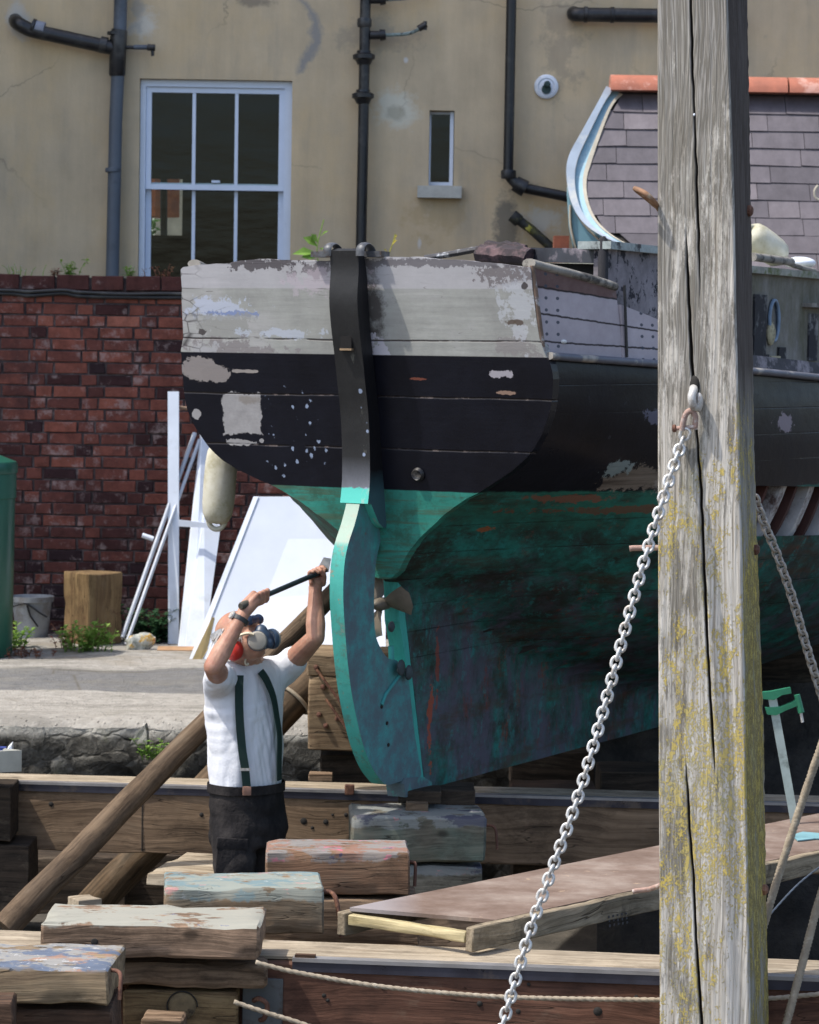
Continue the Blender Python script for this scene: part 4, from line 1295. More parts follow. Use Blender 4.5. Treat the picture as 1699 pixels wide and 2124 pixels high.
bk_px = [(752, 515), (760, 560), (764, 620), (768, 680), (774, 740), (780, 800), (786, 860), (792, 930), (799, 1000), (806, 1060), (800, 1095), (786, 1085), (770, 1046)]
pf = [onB(a, b, -SW) for a, b in fr_px]; pb = [onB(a, b, -SW) for a, b in bk_px]
poly = smooth_path(pf, 4) + [pb[-1]] + smooth_path(list(reversed(pb[:-1])), 3)
bm = bmesh.new(); prism(bm, poly, V((0, 2 * SW, 0))); bevel(bm, .008, 2, 50)
st = bfin('rudder_stock', bm, M_stock, smooth=40)
c = onB(712, 709, 0); c = V((scurve(sorted([(p.z, p.x) for p in pf]), c.z), .0, c.z))
bm = bmesh.new(); box(bm, (c.x - .006, -.024, c.z - .024), (c.x + .02, .024, c.z + .024)); bfin('tiller_mortise', bm, flat('raw_wood_hole', (.004, .003, .003), 1), st, smooth=0)
bm = bmesh.new(); box(bm, (c.x - .009, -.026, c.z - .033), (c.x + .01, .026, c.z - .025)); bfin('mortise_lip', bm, flat('bare_oak', (.25, .17, .10), .9), st, smooth=0)
# head strap: two curled lugs and a bar
M_iron = flat('dull_iron', (.09, .095, .105), .5, .3, .4, 16, .4, (.05, .03, .02))
bm = bmesh.new()
tp = pf[0]
for yy in (-SW - .01, SW + .012):
    q = V((tp.x + .02, yy, tp.z))
    pts = smooth_path([q + V((-.02, 0, -.02)), q + V((-.015, 0, .014)), q + V((.02, 0, .028)), q + V((.06, 0, .016)), q + V((.085, 0, -.012))], 5)
    tube(bm, pts, .011, 8, sx=1.7, sy=.6)
bfin('head_strap', bm, M_iron, st, smooth=60)
bm = bmesh.new()
a = onT(655, 535); b = onT(800, 528)
box(bm, (a.x - .04, b.y, b.z - .010), (a.x + .03, a.y, b.z + .012)); bevel(bm, .004)
bfin('head_bar', bm, M_iron, st)
# ---------------- propeller
M_bronze = flat('dull_bronze', (.145, .12, .09), .6, .1, .35, 12, .3, (.07, .085, .075))
hub = onB(790, 1253, 0); hub = V((hub.x, 0, hub.z))
pp_ = empty('propeller', (0, 0, 0), None, None); 
bpy.data.objects.remove(pp_)
bm = bmesh.new(); lathe(bm, [(.004, -.06), (.014, -.05), (.024, -.03), (.027, 0), (.024, .05), (.018, .07), (.016, .22)], hub, V((1, 0, 0)), 18)
prop = bfin('propeller', bm, M_bronze, smooth=50)
def blade_(ang):
    bm = bmesh.new()
    n = 10; rings = []
    ur = V((0, cos(ang), sin(ang))); ut = V((0, -sin(ang), cos(ang)))
    for i in range(n + 1):
        r = .018 + .115 * i / n
        w = .066 * (i / n) ** .45 * (1 if i < n - 1 else .62) * (1 if i < n else .6) + .006
        pitch = lerp(.9, .30, i / n)
        d = ut * cos(pitch) + V((1, 0, 0)) * sin(pitch)
        nn = ur.cross(d)
        c = hub + V((.01, 0, 0)) + ur * r
        t = .006 * (1 - i / n) + .002
        rings.append([c + d * w * a + nn * t * b for a, b in ((-1, 0), (-.5, 1), (.5, 1), (1, 0), (.5, -1), (-.5, -1))])
    loft(bm, rings)
    bfin('blade', bm, M_bronze, prop, smooth=60)
for a_ in (radians(170), radians(50), radians(-70)): blade_(a_)
# sternpost pieces: bright edge with sunlight put into its paint, heel fitting
bm = bmesh.new()
hp = [onB(a, b, -.042) for a, b in ((838, 1626), (842, 1614), (880, 1612), (896, 1622), (896, 1640), (842, 1654))]
prism(bm, hp, V((0, .084, 0))); bevel(bm, .006)
bfin('heel', bm, flat('heel_paint', (.09, .13, .15), .7, 0, .4, 12, .3, (.05, .30, .27)), smooth=30)
bm = bmesh.new()
sp = [onB(a, b, -.028) for a, b in ((824, 1150), (844, 1150), (848, 1290), (862, 1400), (872, 1520), (882, 1612), (872, 1612), (860, 1520), (848, 1410), (832, 1310), (828, 1290))]
prism(bm, sp, V((0, .066, 0)))
gm = G('sternpost_paint'); nn = gm.noise(6, 6, .75, gm.sv(gm.obj(), (1, 1, .3)))
cc = gm.ramp(nn, [(.3, (.03, .20, .17)), (.5, (.06, .40, .34)), (.62, (.05, .33, .29)), (.72, (.20, .05, .03))])
bfin('sternpost', bm, gm.end(cc, .7, 0, gm.bump(nn, .5, .005), .3), smooth=0)
M_pint = flat('pintle_paint', (.035, .05, .055), .7, 0, .6, 20, .4)
for a, b, r in ((812, 1300, .02), (832, 1385, .03), (848, 1395, .028)):
    bm = bmesh.new(); ellip(bm, onB(a, b, -.055), [V((r, 0, 0)), V((0, .012, 0)), V((0, 0, r * 1.1))])
    bfin('pintle', bm, M_pint, smooth=60)
bm = bmesh.new(); tube(bm, [onB(812, 1372, -.01), onB(811, 1340, -.01)], .012, 10); bfin('pintle_pin', bm, flat('turq_pin', (.05, .30, .28), .6), smooth=60)
# shaft-log chunk (dark rusty lump where the side meets the tuck)
bm = bmesh.new()
for i in range(11):
    q = MBI @ P(890 + 7.5 * i + random.uniform(-3, 3), 1070 + 4.2 * i + random.uniform(-5, 5), 11.43 + .012 * i)
    ellip(bm, q, [V((.035, 0, 0)), V((0, .03, 0)), V((0, 0, .020 * (1.15 - .07 * i) + .004 * random.random()))], 8, 6)
bfin('rusty_fastening', bm, flat('black_rust', (.010, .008, .007), .9, 0, .5, 20, .5, (.16, .05, .02)), smooth=60)
# exhaust / drain in the transom
c = onT(872, 982)
bm = bmesh.new(); M0 = V((-1, 0, RAKE)).normalized()
lathe(bm, [(.017, .016), (.026, .016), (.028, .022), (.020, .034), (.016, .03)], c, M0, 20)
bfin('outlet', bm, M_blackp, smooth=50)
bm = bmesh.new(); lathe(bm, [(.016, .014), (.0155, .0285)], c, M0, 16); bfin('outlet_bore', bm, M_dark, smooth=50)
# ---------------- superstructure forward and the after clutter
def mottled():
    g = G('mottled_cabin')
    ob = g.obj(); fb = g.noise(4, 7, .75, ob); f2 = g.noise(9, 6, .8, g.sv(ob, (1, 1, 1), (4, 4, 4)))
    c = g.ramp(fb, [(.3, (.10, .095, .10)), (.5, (.21, .19, .205)), (.7, (.32, .29, .31))])
    c = g.mix(g.mr(f2, .53, .565), c, (.022, .022, .03))
    c = g.mix(g.mr(g.noise(16, 6, .8, ob), .62, .66), c, (.44, .46, .46))
    return g.end(c, .85, 0, g.bump(f2, .6, .006), .25)
M_mott = mottled()
g = G('stained_cabin'); ob = g.obj(); fb = g.noise(2.5, 7, .75, g.sv(ob, (1, 1, .45))); f2 = g.noise(10, 6, .75, ob)
c = g.ramp(fb, [(.32, (.10, .095, .06)), (.5, (.19, .18, .155)), (.66, (.32, .30, .31))]); c = g.vary(c, f2, .75, 1.2)
M_stain = g.end(c, .85, 0, g.bump(f2, .5, .005), .25)
CH = .58                                            # half-width of the house
def cx(px, py): q = onB(px, py, -CH); return q
x0 = cx(1258, 600).x; zt = cx(1300, 505).z; x1 = cx(1480, 600).x
print('house', x0, x1, zt)
bm = bmesh.new(); box(bm, (x0, -CH, ZS - .1), (x1, -CH + .06, zt - .03)); bfin('cuddy_side', bm, M_mott, smooth=0)
bm = bmesh.new(); box(bm, (x0 - .03, -CH - .03, zt - .032), (x1, -CH + .12, zt)); bevel(bm, .008); bfin('cuddy_capping', bm, flat('peeling_pale_trim', (.32, .36, .35), .85, 0, .4, 25, .5, (.05, .05, .055)))
zc = cx(1620, 558).z
bm = bmesh.new(); box(bm, (x1 + .002, -CH - .0, ZS - .1), (x1 + 3.6, CH, zc - .03)); cab = bfin('cabin', bm, M_stain, smooth=0)
bm = bmesh.new(); box(bm, (x1 + .002, -CH - .03, zc - .032), (x1 + 3.62, CH + .03, zc)); bevel(bm, .008); bfin('cabin_roof', bm, flat('algae_grey_trim', (.27, .27, .23), .85, 0, .4, 20, .5, (.12, .14, .06)))
# oval portlight with pale blue rim, cream pad below, dark posts
c = cx(1601, 665)
bm = bmesh.new()
pts = [c + V((.06 * cos(a), -.012, .095 * sin(a))) for a in [2 * pi * i / 32 for i in range(33)]]
tube(bm, pts, .009, 8, cap=False); pl_ = bfin('portlight', bm, flat('pale_blue_rim', (.16, .23, .32), .5, 0, .4, 20, .3), smooth=60)
bm = bmesh.new()
prism(bm, [c + V((.055 * cos(a), -.006, .09 * sin(a))) for a in [2 * pi * i / 32 for i in range(32)]], V((0, .02, 0)))
bfin('portlight_glass', bm, flat('dark_portlight', (.03, .033, .04), .3, 0, .5, 9, .3), pl_, smooth=0)
bm = bmesh.new()
for (ax_, ay, bx_, by) in ((1562, 610, 1583, 775), (1583, 735, 1590, 775), (1612, 720, 1625, 778)):
    a = cx(ax_, ay); b = cx(bx_, by); box(bm, (min(a.x, b.x), -CH - .012, min(a.z, b.z)), (max(a.x, b.x), -CH + .01, max(a.z, b.z)))
bfin('charred_post', bm, flat('charred', (.016, .016, .02), .85, 0, .6, 22, .5, (.15, .15, .15)), smooth=0)
bm = bmesh.new(); a = cx(1592, 738); b = cx(1610, 775); box(bm, (a.x, -CH - .02, b.z), (b.x, -CH, a.z)); bevel(bm, .01)
a = cx(1590, 690); ellip(bm, a + V((.03, -.01, 0)), [V((.04, 0, 0)), V((0, .02, 0)), V((0, 0, .06))])
bfin('cream_pad', bm, flat('cream_rubber', (.38, .34, .22), .8, 0, .3, 12, .4, (.10, .09, .07)))
bm = bmesh.new(); a = cx(1664, 628); box(bm, (a.x, -CH - .05, a.z - .02), (a.x + 1.4, -CH, a.z)); bfin('ledge', bm, M_cap, smooth=0)
bm = bmesh.new(); a = cx(1676, 650); box(bm, (a.x, -CH - .01, ZS), (a.x + .12, -CH + .01, a.z)); bfin('dark_recess', bm, flat('charred2', (.02, .02, .025), .9, 0, .6, 12, .5, (.2, .2, .2)), smooth=0)
bm = bmesh.new(); a = cx(1590, 545); tube(bm, [a + V((-.2, -.01, .02)), a + V((.3, -.01, .015))], .02, 10)
tube(bm, smooth_path([cx(1625, 545) + V((0, 0, .01)), cx(1650, 552), cx(1690, 562)], 4), .012, 8); bfin('roof_rail', bm, M_cap, smooth=60)
bm = bmesh.new(); a = cx(1699, 545); ellip(bm, a + V((0, .1, 0)), [V((.08, 0, 0)), V((0, .08, 0)), V((0, 0, .03))]); bfin('vent_dome', bm, M_white_board, smooth=60)
# fender lying on the cabin top
c = cx(1590, 503) + V((.0, .15, 0)); 
fdw = MB_ @ c
def fender(name, c, ax, L, r, label, mat):
    root = empty(name, c - ax * L * .5, label, 'fender')
    prof = [(0, -.5), (.45, -.49), (.72, -.46), (.92, -.38), (1, -.25), (1.02, 0), (1, .25), (.92, .38), (.72, .46), (.45, .49), (0, .5)]
    bm = bmesh.new(); lathe(bm, [(a * r, b * L) for a, b in prof], c, ax, 28); fin('body', bm, mat, root, smooth=60)
    for s_ in (-1, 1):
        bm = bmesh.new()
        e = c + ax * (L * .5 + .012) * s_
        w = ax.cross(V((0, -1, .1))).normalized()
        tube(bm, [e - ax * s_ * .03 + (w * cos(t) * .035 + ax * s_ * (sin(t) * .04)) for t in [pi * i / 12 for i in range(13)]], .011, 8)
        fin('eye', bm, mat, root, smooth=60)
    return root
g = G('dirty_fender'); ob = g.obj(); n1 = g.noise(7, 6, .7, ob)
M_fend = g.end(g.ramp(n1, [(.35, (.34, .31, .20)), (.5, (.50, .48, .38)), (.7, (.60, .59, .52))]), .6, 0, g.bump(g.noise(40, 4, .7, ob), .3, .003), .3)
fender('fender', P(1588, 508, 14.3), (P(1620, 535, 14.35) - P(1562, 490, 14.25)).normalized(), .25, .072, 'dirty cream fender lying on the cabin top right of the timber post', M_fend)
# coaming beam, dark cockpit, thin post, charred lump at the far quarter
bm = bmesh.new(); 
A = MBI @ P(1098, 528, 12.4); B = MBI @ P(1252, 531, 12.0)
dv = (B - A).normalized(); nn = V((0, 0, 1)).cross(dv).normalized()
rings = [[p + V((0, 0, .03)), p + V((0, 0, -.03)), p + nn * .08 + V((0, 0, -.03)), p + nn * .08 + V((0, 0, .03))] for p in (A, B)]
loft(bm, rings); bevel(bm, .006); bfin('coaming', bm, flat('blue_black_coaming', (.03, .034, .045), .6, 0, .4, 6, .3, (.25, .22, .25)))
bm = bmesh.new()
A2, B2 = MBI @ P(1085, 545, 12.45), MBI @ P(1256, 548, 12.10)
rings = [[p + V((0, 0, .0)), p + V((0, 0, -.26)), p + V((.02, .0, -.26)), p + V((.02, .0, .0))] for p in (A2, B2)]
loft(bm, rings); bfin('cockpit_shade_panel', bm, flat('cockpit_shade_black', (.004, .004, .004), 1), smooth=0)  # black panel stands for the shaded void under the coaming
bm = bmesh.new(); box(bm, (x0 - .9, -.5, ZS + .02), (x0 - .01, .7, ZS + .03)); bfin('cockpit_sole', bm, flat('cockpit_shade_black2', (.006, .006, .006), 1), smooth=0)  # sole coloured black to carry on the same shade
bm = bmesh.new(); a = MBI @ P(1251, 490, 11.95); b = MBI @ P(1253, 585, 11.95)
tube(bm, [a, a.lerp(b, .08), b + V((0, 0, -.25))], [.010, .022, .024], 8); bfin('charred_post', bm, flat('charred3', (.014, .014, .018), .85, 0, .5, 20, .5), smooth=40)
bm = bmesh.new()
for (pa, pb_, r) in (((1000, 528, 12.5), (1100, 532, 12.35), .055), ((1012, 510, 12.5), (1090, 515, 12.4), .03)):
    a = MBI @ P(*pa); b = MBI @ P(*pb_)
    pts = [a.lerp(b, t / 8) + noise.noise_vector(V((t, 0, r * 9))) * .01 for t in range(9)]
    tube(bm, pts, [r * (1 + .12 * noise.noise(p * 9)) for p in pts], 9, sx=1, sy=.8)
bfin('charred_locker', bm, flat('burnt_brown', (.03, .022, .026), .85, 0, .8, 12, .6, (.12, .075, .08)), smooth=40)
bm = bmesh.new()
pts = [MBI @ P(*q) for q in ((880, 536, 12.6), (940, 526, 12.6), (990, 517, 12.55), (1020, 512, 12.5))]
tube(bm, smooth_path(pts, 4), .02, 8, sx=1, sy=.7); bfin('far_rail', bm, flat('speckled_rail', (.05, .05, .055), .8, 0, .5, 30, .6, (.5, .52, .55)), smooth=50)
# ================================================================ timbers, blocks and ramp in the dock
M_w = wood('grey_brown_baulk', (.095, .066, .045), (.29, .215, .155), rough=.9)
paintT = [((.33, .36, .33), .44, 5), ((.20, .32, .34), .54, 6), ((.50, .26, .26), .60, 9), ((.06, .09, .20), .62, 8)]
M_wa = wood('turquoise_topped_baulk', (.14, .10, .065), (.31, .235, .16), tint=(.18, .18, .155), paint=[((.25, .28, .25), .42, 7), ((.15, .22, .235), .51, 9), ((.45, .22, .21), .60, 12), ((.42, .44, .42), .62, 18)], pz=.045)
M_wb = wood('pink_topped_baulk', (.11, .075, .052), (.29, .215, .155), tint=(.24, .14, .09), paint=[((.22, .21, .20), .42, 8), ((.24, .13, .09), .52, 9), ((.50, .13, .19), .585, 13), ((.05, .06, .13), .60, 10)], pz=.05)
M_wc = wood('green_grey_baulk', (.085, .085, .07), (.20, .195, .165), tint=(.12, .19, .17), paint=[((.22, .23, .22), .42, 6), ((.05, .05, .08), .55, 7), ((.50, .20, .19), .62, 11)], pz=.06)
M_wd = wood('bleached_baulk', (.125, .088, .064), (.35, .255, .19), paint=[((.31, .31, .265), .43, 8), ((.07, .09, .22), .64, 9)], pz=.052)
M_we = wood('paint_striped_baulk', (.13, .10, .07), (.33, .265, .18), paint=[((.27, .27, .26), .42, 8), ((.10, .13, .19), .52, 8), ((.32, .19, .13), .56, 10), ((.55, .55, .55), .62, 24)], pz=.06)
M_red = wood('reddish_beam', (.065, .034, .026), (.165, .088, .065), tint=(.10, .05, .035), grain=.7)
M_far = wood('tan_beam', (.12, .085, .058), (.25, .185, .13), grain=.7)
M_dk = wood('shaded_dark_timber', (.022, .018, .014), (.075, .058, .045))  # near-black colour with shade put in, for timbers lying in shadow
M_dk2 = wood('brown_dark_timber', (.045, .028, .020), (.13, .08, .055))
M_pale = wood('pale_plank_top', (.25, .215, .165), (.45, .41, .34), grain=.8)
M_steel = flat('dull_rail_steel', (.055, .055, .075), .35, .6, .3, 6, .2, (.13, .11, .10))
M_edge = flat('worn_steel_edge', (.30, .29, .29), .4, .5, .2, 9, .1)
M_rust = flat('rusted_iron', (.13, .06, .04), .8, .2, .5, 25, .5, (.30, .15, .09))

def block(name, ftl, ftr, Y, h, dep, mat, label, cat='wooden block', group='worn wooden blocks that carry the boat', seed=0, bev=.012, wob=.004, part=False, parent=None, z=None, slope=0):
    """block whose front top edge runs between two measured points; Y = distance of its left end"""
    a = P(*ftl, Y); b = PZ(*ftr, a.z)
    if abs((b - a).y) > .12 * abs((b - a).x): b = V((P(*ftr, Y).x, a.y, a.z))
    d = b - a; L = d.length
    M = basis((a + b) / 2, V((d.x, d.y, 0)))
    M = M @ Matrix.Translation(V((0, dep / 2, -h / 2)))
    bm = timber(L, dep, h, bev, wob, seed)
    o = fin(name, bm, mat, parent, M, smooth=38)
    if parent is None: tag(o, label, cat, group)
    return o, M, L
GB = 'worn wooden blocks that carry the boat'
# --- blocks
A_, MA, LA = block('wooden_block', (342, 1842), (672, 1842), 9.35, .155, .30, M_wa, 'block with turquoise and pink paint on top, below the man at centre left', seed=1)
B_, MBb, LB = block('wooden_block', (552, 1766), (852, 1768), 10.0, .155, .26, M_wb, 'block with a pink streaked top, between the man and the dark keel stack', seed=2)
block('wooden_block', (548, 1864), (870, 1866), 10.0, .16, .26, M_w, 'plain brown block lying under the pink streaked block', seed=3)
C_, MC, LC = block('wooden_block', (729, 1692), (1010, 1694), 11.42, .19, .34, M_wc, 'grey green block directly beneath the boat keel, topmost of its stack', seed=4, bev=.02)
block('wooden_block', (740, 1795), (1000, 1797), 11.45, .17, .32, M_wc, 'second green stained block down in the stack beneath the keel', seed=5)
block('wooden_block', (745, 1887), (1005, 1889), 11.45, .30, .32, M_w, 'lowest block of the stack beneath the keel', seed=6)
D_, MD, LD = block('wooden_block', (82, 1912), (540, 1920), 8.55, .105, .30, M_wd, 'long bleached block with a round bolt hole near its left end', seed=7, bev=.016)
F_, MF, LF = block('wooden_block', (110, 1996), (552, 2002), 8.62, .075, .30, M_w, 'thin split slab with a broken right end under the long bleached block', seed=8, bev=.02, wob=.008)
G_, MG, LG = block('wooden_block', (255, 2055), (495, 2058), 8.64, .32, .30, wood('ochre_stump', (.10, .065, .035), (.27, .20, .11)), 'ochre block end with a round knot under the split slab', seed=9)
E_, ME, LE = block('wooden_block', (-60, 2003), (226, 2010), 8.05, .105, .34, M_we, 'block with blue white and pink paint stripes on top at lower left', seed=10)
block('wooden_block', (-60, 2092), (232, 2096), 8.07, .30, .33, M_dk2, 'dark reddish block under the paint striped block', seed=11)
block('wooden_block', (-80, 2082), (28, 2082), 7.85, .3, .16, M_dk2, 'brown block corner at the bottom left corner of the picture', seed=12)
block('wooden_block', (292, 2112), (380, 2114), 8.45, .10, .12, M_w, 'small grey offcut leaning below the round knot', seed=13)
block('wooden_block', (-20, 1562), (45, 1560), 12.0, .05, .2, M_w, 'x', seed=14) if False else None
# knot on the stump, bolt hole on D, end crack details
def decal_disc(parent, M, x, z, r, mat, name, ydep=.0, D=.30, rr=None):
    bm = bmesh.new()
    c = V((x, -D / 2 - .0015, z))
    lathe(bm, [(r, 0), (r * .9, .004), (.5 * r, .005)], c, V((0, -1, 0)), 18)
    o = fin(name, bm, mat, parent, M, smooth=50)
    return o
g = G('knot_rings'); d_ = g.xyz(g.obj())
M_knot = flat('knot_wood', (.16, .115, .06), .85, 0, .5, 30, .5, (.05, .035, .02))
decal_disc(D_, MD, -LD / 2 + .165, -.005, .011, M_dark, 'bolt_hole')
o = decal_disc(G_, MG, .005, .115, .042, M_knot, 'knot')
bm = bmesh.new(); tube(bm, [V((.005 + .046 * cos(a), -.153, .115 + .046 * sin(a))) for a in [2*pi*i/20 for i in range(15)]], .0022, 6); fin('knot_crack', bm, M_dark, G_, MG)
# iron staple hooks
def hook(parent, M, pts, r, name='lifting_staple'):
    bm = bmesh.new(); tube(bm, smooth_path([V(p) for p in pts], 5), r, 8); return fin(name, bm, M_rust, parent, M, smooth=60)
hook(E_, ME, [(LE/2 - .01, -.10, .035), (LE/2 + .018, -.11, .033), (LE/2 + .028, -.13, .02), (LE/2 + .028, -.14, -.01), (LE/2 + .026, -.14, -.04)], .006)
hook(A_, MA, [(LA/2 - .01, .02, .03), (LA/2 + .03, .02, .032), (LA/2 + .05, .0, .01), (LA/2 + .062, -.02, -.06), (LA/2 + .068, -.03, -.11)], .008)
hook(B_, MBb, [(LB/2 - .02, -.06, .03), (LB/2 + .012, -.07, .032), (LB/2 + .02, -.08, .02), (LB/2 + .018, -.09, -.05)], .006)
hook(C_, MC, [(LC/2 - .01, -.06, .04), (LC/2 + .03, -.07, .042), (LC/2 + .045, -.08, .02), (LC/2 + .05, -.09, -.05)], .006)
# keel wedges and pad
def pxblock(name, x0, y0, x1, y1, Y, dep, mat, label, cat, group=None, bev=.006, wob=.002, seed=0, parent=None):
    a = P(x0, y0, Y); b = P(x1, y1, Y)
    L = abs(b.x - a.x); h = abs(a.z - b.z)
    M = Matrix.Translation(V(((a.x + b.x) / 2, Y + dep / 2, (a.z + b.z) / 2)))
    o = fin(name, timber(L, dep, h, bev, wob, seed), mat, parent, M, smooth=38)
    if parent is None: tag(o, label, cat, group)
    return o
pxblock('keel_pad', 826, 1641, 915, 1668, 11.62, .2, M_dk, 'dark greasy pad right under the heel of the keel', 'pad')
pxblock('wooden_wedge', 842, 1666, 888, 1690, 11.56, .12, M_far, 'short tan wedge between the dark pad and the top block', 'wedge', seed=3)
pxblock('keel_pad', 905, 1640, 985, 1690, 11.75, .25, M_dk, 'black timber chock under the keel behind the tan wedge', 'pad', seed=4)
# --- near beam with steel strip
za = .92
a = PZ(540, 1988, za); b = PZ(1699, 2032, za)
d = (b - a).normalized()
def beam(name, a, b, ext0, ext1, h, dep, mat, topmat, rail, label):
    d = (b - a).normalized(); A0 = a - d * ext0; B0 = b + d * ext1
    c = (A0 + B0) / 2; M = basis(c, V((d.x, d.y, 0)))
    root = empty(name, V((c.x, c.y, c.z - h)), label, 'beam')
    L = (B0 - A0).length
    fin('timber', timber(L, dep, h, .01, .004, 5, .12), mat, root, M @ Matrix.Translation(V((0, dep / 2, -h / 2 - .012))), smooth=38)
    fin('top_plank', timber(L, dep - .03, .012, .003, .001, 6, .2), topmat, root, M @ Matrix.Translation(V((0, dep / 2 + .02, -.002))), smooth=38)
    if rail:
        bm = bmesh.new(); x0, x1 = rail(L)
        box(bm, (x0, -.008, -.034), (x1, .012, -.0045)); bevel(bm, .003)
        fin('steel_strip', bm, M_steel, root, M, smooth=30)
        bm = bmesh.new(); box(bm, (x0, -.012, -.004), (x1, .03, .0075)); bevel(bm, .002)
        fin('strip_edge', bm, M_edge, root, M, smooth=30)
    return root, M, L
ext = 1.4
nb, MN, LN = beam('slipway_beam', a, b, ext, 1.2, .30, .26, M_red, M_pale, lambda L: (-L/2 + ext + .10, L/2), 'near reddish slipway beam with a steel strip, crossing the bottom of the picture')
# notch and bolt holes on its face
for (px, py, r) in ((795, 2048, .008), (672, 2065, .007), (680, 2075, .006), (995, 2082, .009), (1075, 2098, .009), (1097, 2042, .006), (1240, 2098, .014), (1320, 2067, .007), (1635, 2105, .009)):
    q = MN.inverted() @ PP(px, py, a, V((d.y, -d.x, 0)))
    bm = bmesh.new(); lathe(bm, [(r, 0), (r * .7, .003), (r * .2, .004)], V((q.x, .0005, q.z)), V((0, -1, 0)), 10)
    fin('nail_hole', bm, M_dark, nb, MN, smooth=50)
bm = bmesh.new(); q = MN.inverted() @ PP(632, 1990, a, V((d.y, -d.x, 0))); box(bm, (q.x - .03, -.0035, q.z - .012), (q.x + .032, .02, q.z + .014)); fin('notch', bm, M_dk2, nb, MN, smooth=0)
# --- far beam
za = .905
a2 = PZ(60, 1624, za); b2 = PZ(700, 1642, za)
fb_, MFb, LFb = beam('slipway_beam', a2, b2, 1.2, 2.6, .28, .24, M_far, M_pale, lambda L: (-L/2 + 1.15, L/2), 'far tan slipway beam with a steel strip, running behind the man')
d2 = (b2 - a2).normalized()
for (px, py, r) in ((106, 1668, .011), (194, 1704, .009), (418, 1690, .010), (630, 1703, .016), (648, 1717, .008), (676, 1705, .012), (718, 1690, .010), (690, 1690, .006)):
    q = MFb.inverted() @ PP(px, py, a2, V((d2.y, -d2.x, 0)))
    bm = bmesh.new(); lathe(bm, [(r, 0), (r * .7, .003), (r * .2, .004)], V((q.x, .0005, q.z)), V((0, -1, 0)), 10)
    fin('nail_hole', bm, M_dark, fb_, MFb, smooth=50)
q = MFb.inverted() @ PP(295, 1700, a2, V((d2.y, -d2.x, 0)))
bm = bmesh.new(); box(bm, (q.x - .002, -.002, -.28), (q.x + .002, .01, -.045)); fin('joint', bm, M_dark, fb_, MFb, smooth=0)
pxblock('rail_clip', 715, 1628, 735, 1650, 12.2, .03, M_rust, 'small rusty clip on the far beam steel strip', 'clip')
# --- tray at left on the far beam, dark uprights under it
M_tray = flat('grey_white_tray', (.40, .40, .35), .6, 0, .2, 8, .2)
a = P(-40, 1612, 12.0)
tray = empty('tray', P(-30, 1612, 12.1), 'corner of a pale grey tray resting on the far beam at left edge', 'tray')
bm = bmesh.new()
c0 = P(45, 1590, 12.05); z0, z1 = P(40, 1600, 12.05).z, P(45, 1556, 12.05).z
w = V((-.9, -.42, 0)).normalized(); u = V((-.85, .5, 0)).normalized()
def wallq(p, q, t):
    loft(bm, [[p, p + V((0, 0, z1 - z0)), p + t + V((0, 0, z1 - z0)), p + t], [q, q + V((0, 0, z1 - z0)), q + t + V((0, 0, z1 - z0)), q + t]])
p = V((c0.x, c0.y, z0)); wallq(p, p + w * .7, u * .02); wallq(p + u * .021, p + u * .6, w * .02)
fin('tray_side', bm, M_tray, tray, smooth=0)
bm = bmesh.new(); prism(bm, [p + w * .02 + u * .02, p + w * .7 + u * .02, p + w * .7 + u * .6, p + u * .6 + w * .02], V((0, 0, .012))); fin('tray_floor', bm, M_tray, tray, smooth=0)
bm = bmesh.new(); q = P(12, 1570, 12.1); box(bm, (q.x - .08, q.y - .02, z0 + .013), (q.x - .005, q.y + .06, z1 - .0)); bevel(bm, .01)
bq = fin('paint_tin', bm, flat('blue_carton', (.03, .05, .22), .5)); tag(bq, 'small blue carton lying in the tray at left edge', 'carton')
bm = bmesh.new(); q = P(14, 1560, 12.1); prism(bm, [q + V(p_) for p_ in ((-.01, 0, -.02), (.0, 0, .008), (.02, .0, .03), (.022, 0, .0), (.005, 0, -.035))], V((.0, .05, .01)))
tag(fin('paper_scrap', bm, M_white_board, smooth=0), 'folded white paper scrap sticking out of the tray', 'paper')
pxblock('timber_post', -60, 1632, 22, 1745, 12.1, .25, M_dk, 'dark upright timber under the tray at left edge', 'post')
pxblock('timber_baulk', -60, 1752, 60, 1905, 12.1, .3, M_dk, 'dark baulk in the shade at the foot of the shore pole', 'baulk')
# --- pit floor boards lit by the sun
bm = timber(.34, .5, .05, .005, .004, 3); M = Matrix.Translation(P(425, 1800, 11.6) + V((0, .1, -.03))) @ Matrix.Rotation(-.25, 4, 'Z')
tag(fin('staging_plank', bm, M_pale, None, M, smooth=38), 'pale sunlit staging plank behind the turquoise painted block', 'plank')
bm = timber(.10, .12, .05, .005, .003, 4); M = Matrix.Translation(P(168, 1868, 10.9) + V((0, .1, -.03))) @ Matrix.Rotation(.5, 4, 'Z')
tag(fin('staging_plank', bm, M_pale, None, M, smooth=38), 'short pale plank end seen below the second shore pole', 'plank')
for k, (x0_, y0_, x1_, y1_, Y_, lb) in enumerate(((-60, 1775, 260, 1900, 13.5, 'dark sleeper added to darken the pit under the far beam'), (240, 1770, 470, 1890, 13.6, 'second dark sleeper added to darken the pit, right of the first'), (440, 1780, 900, 1900, 13.55, 'long dark sleeper added to darken the pit behind the man and the blocks'))):
    pxblock('dark_infill', x0_, y0_, x1_, y1_, Y_, .4, M_dk, lb, 'infill', None, .01, .004, 60 + k)  # dark pieces added in place of the pit's own shade
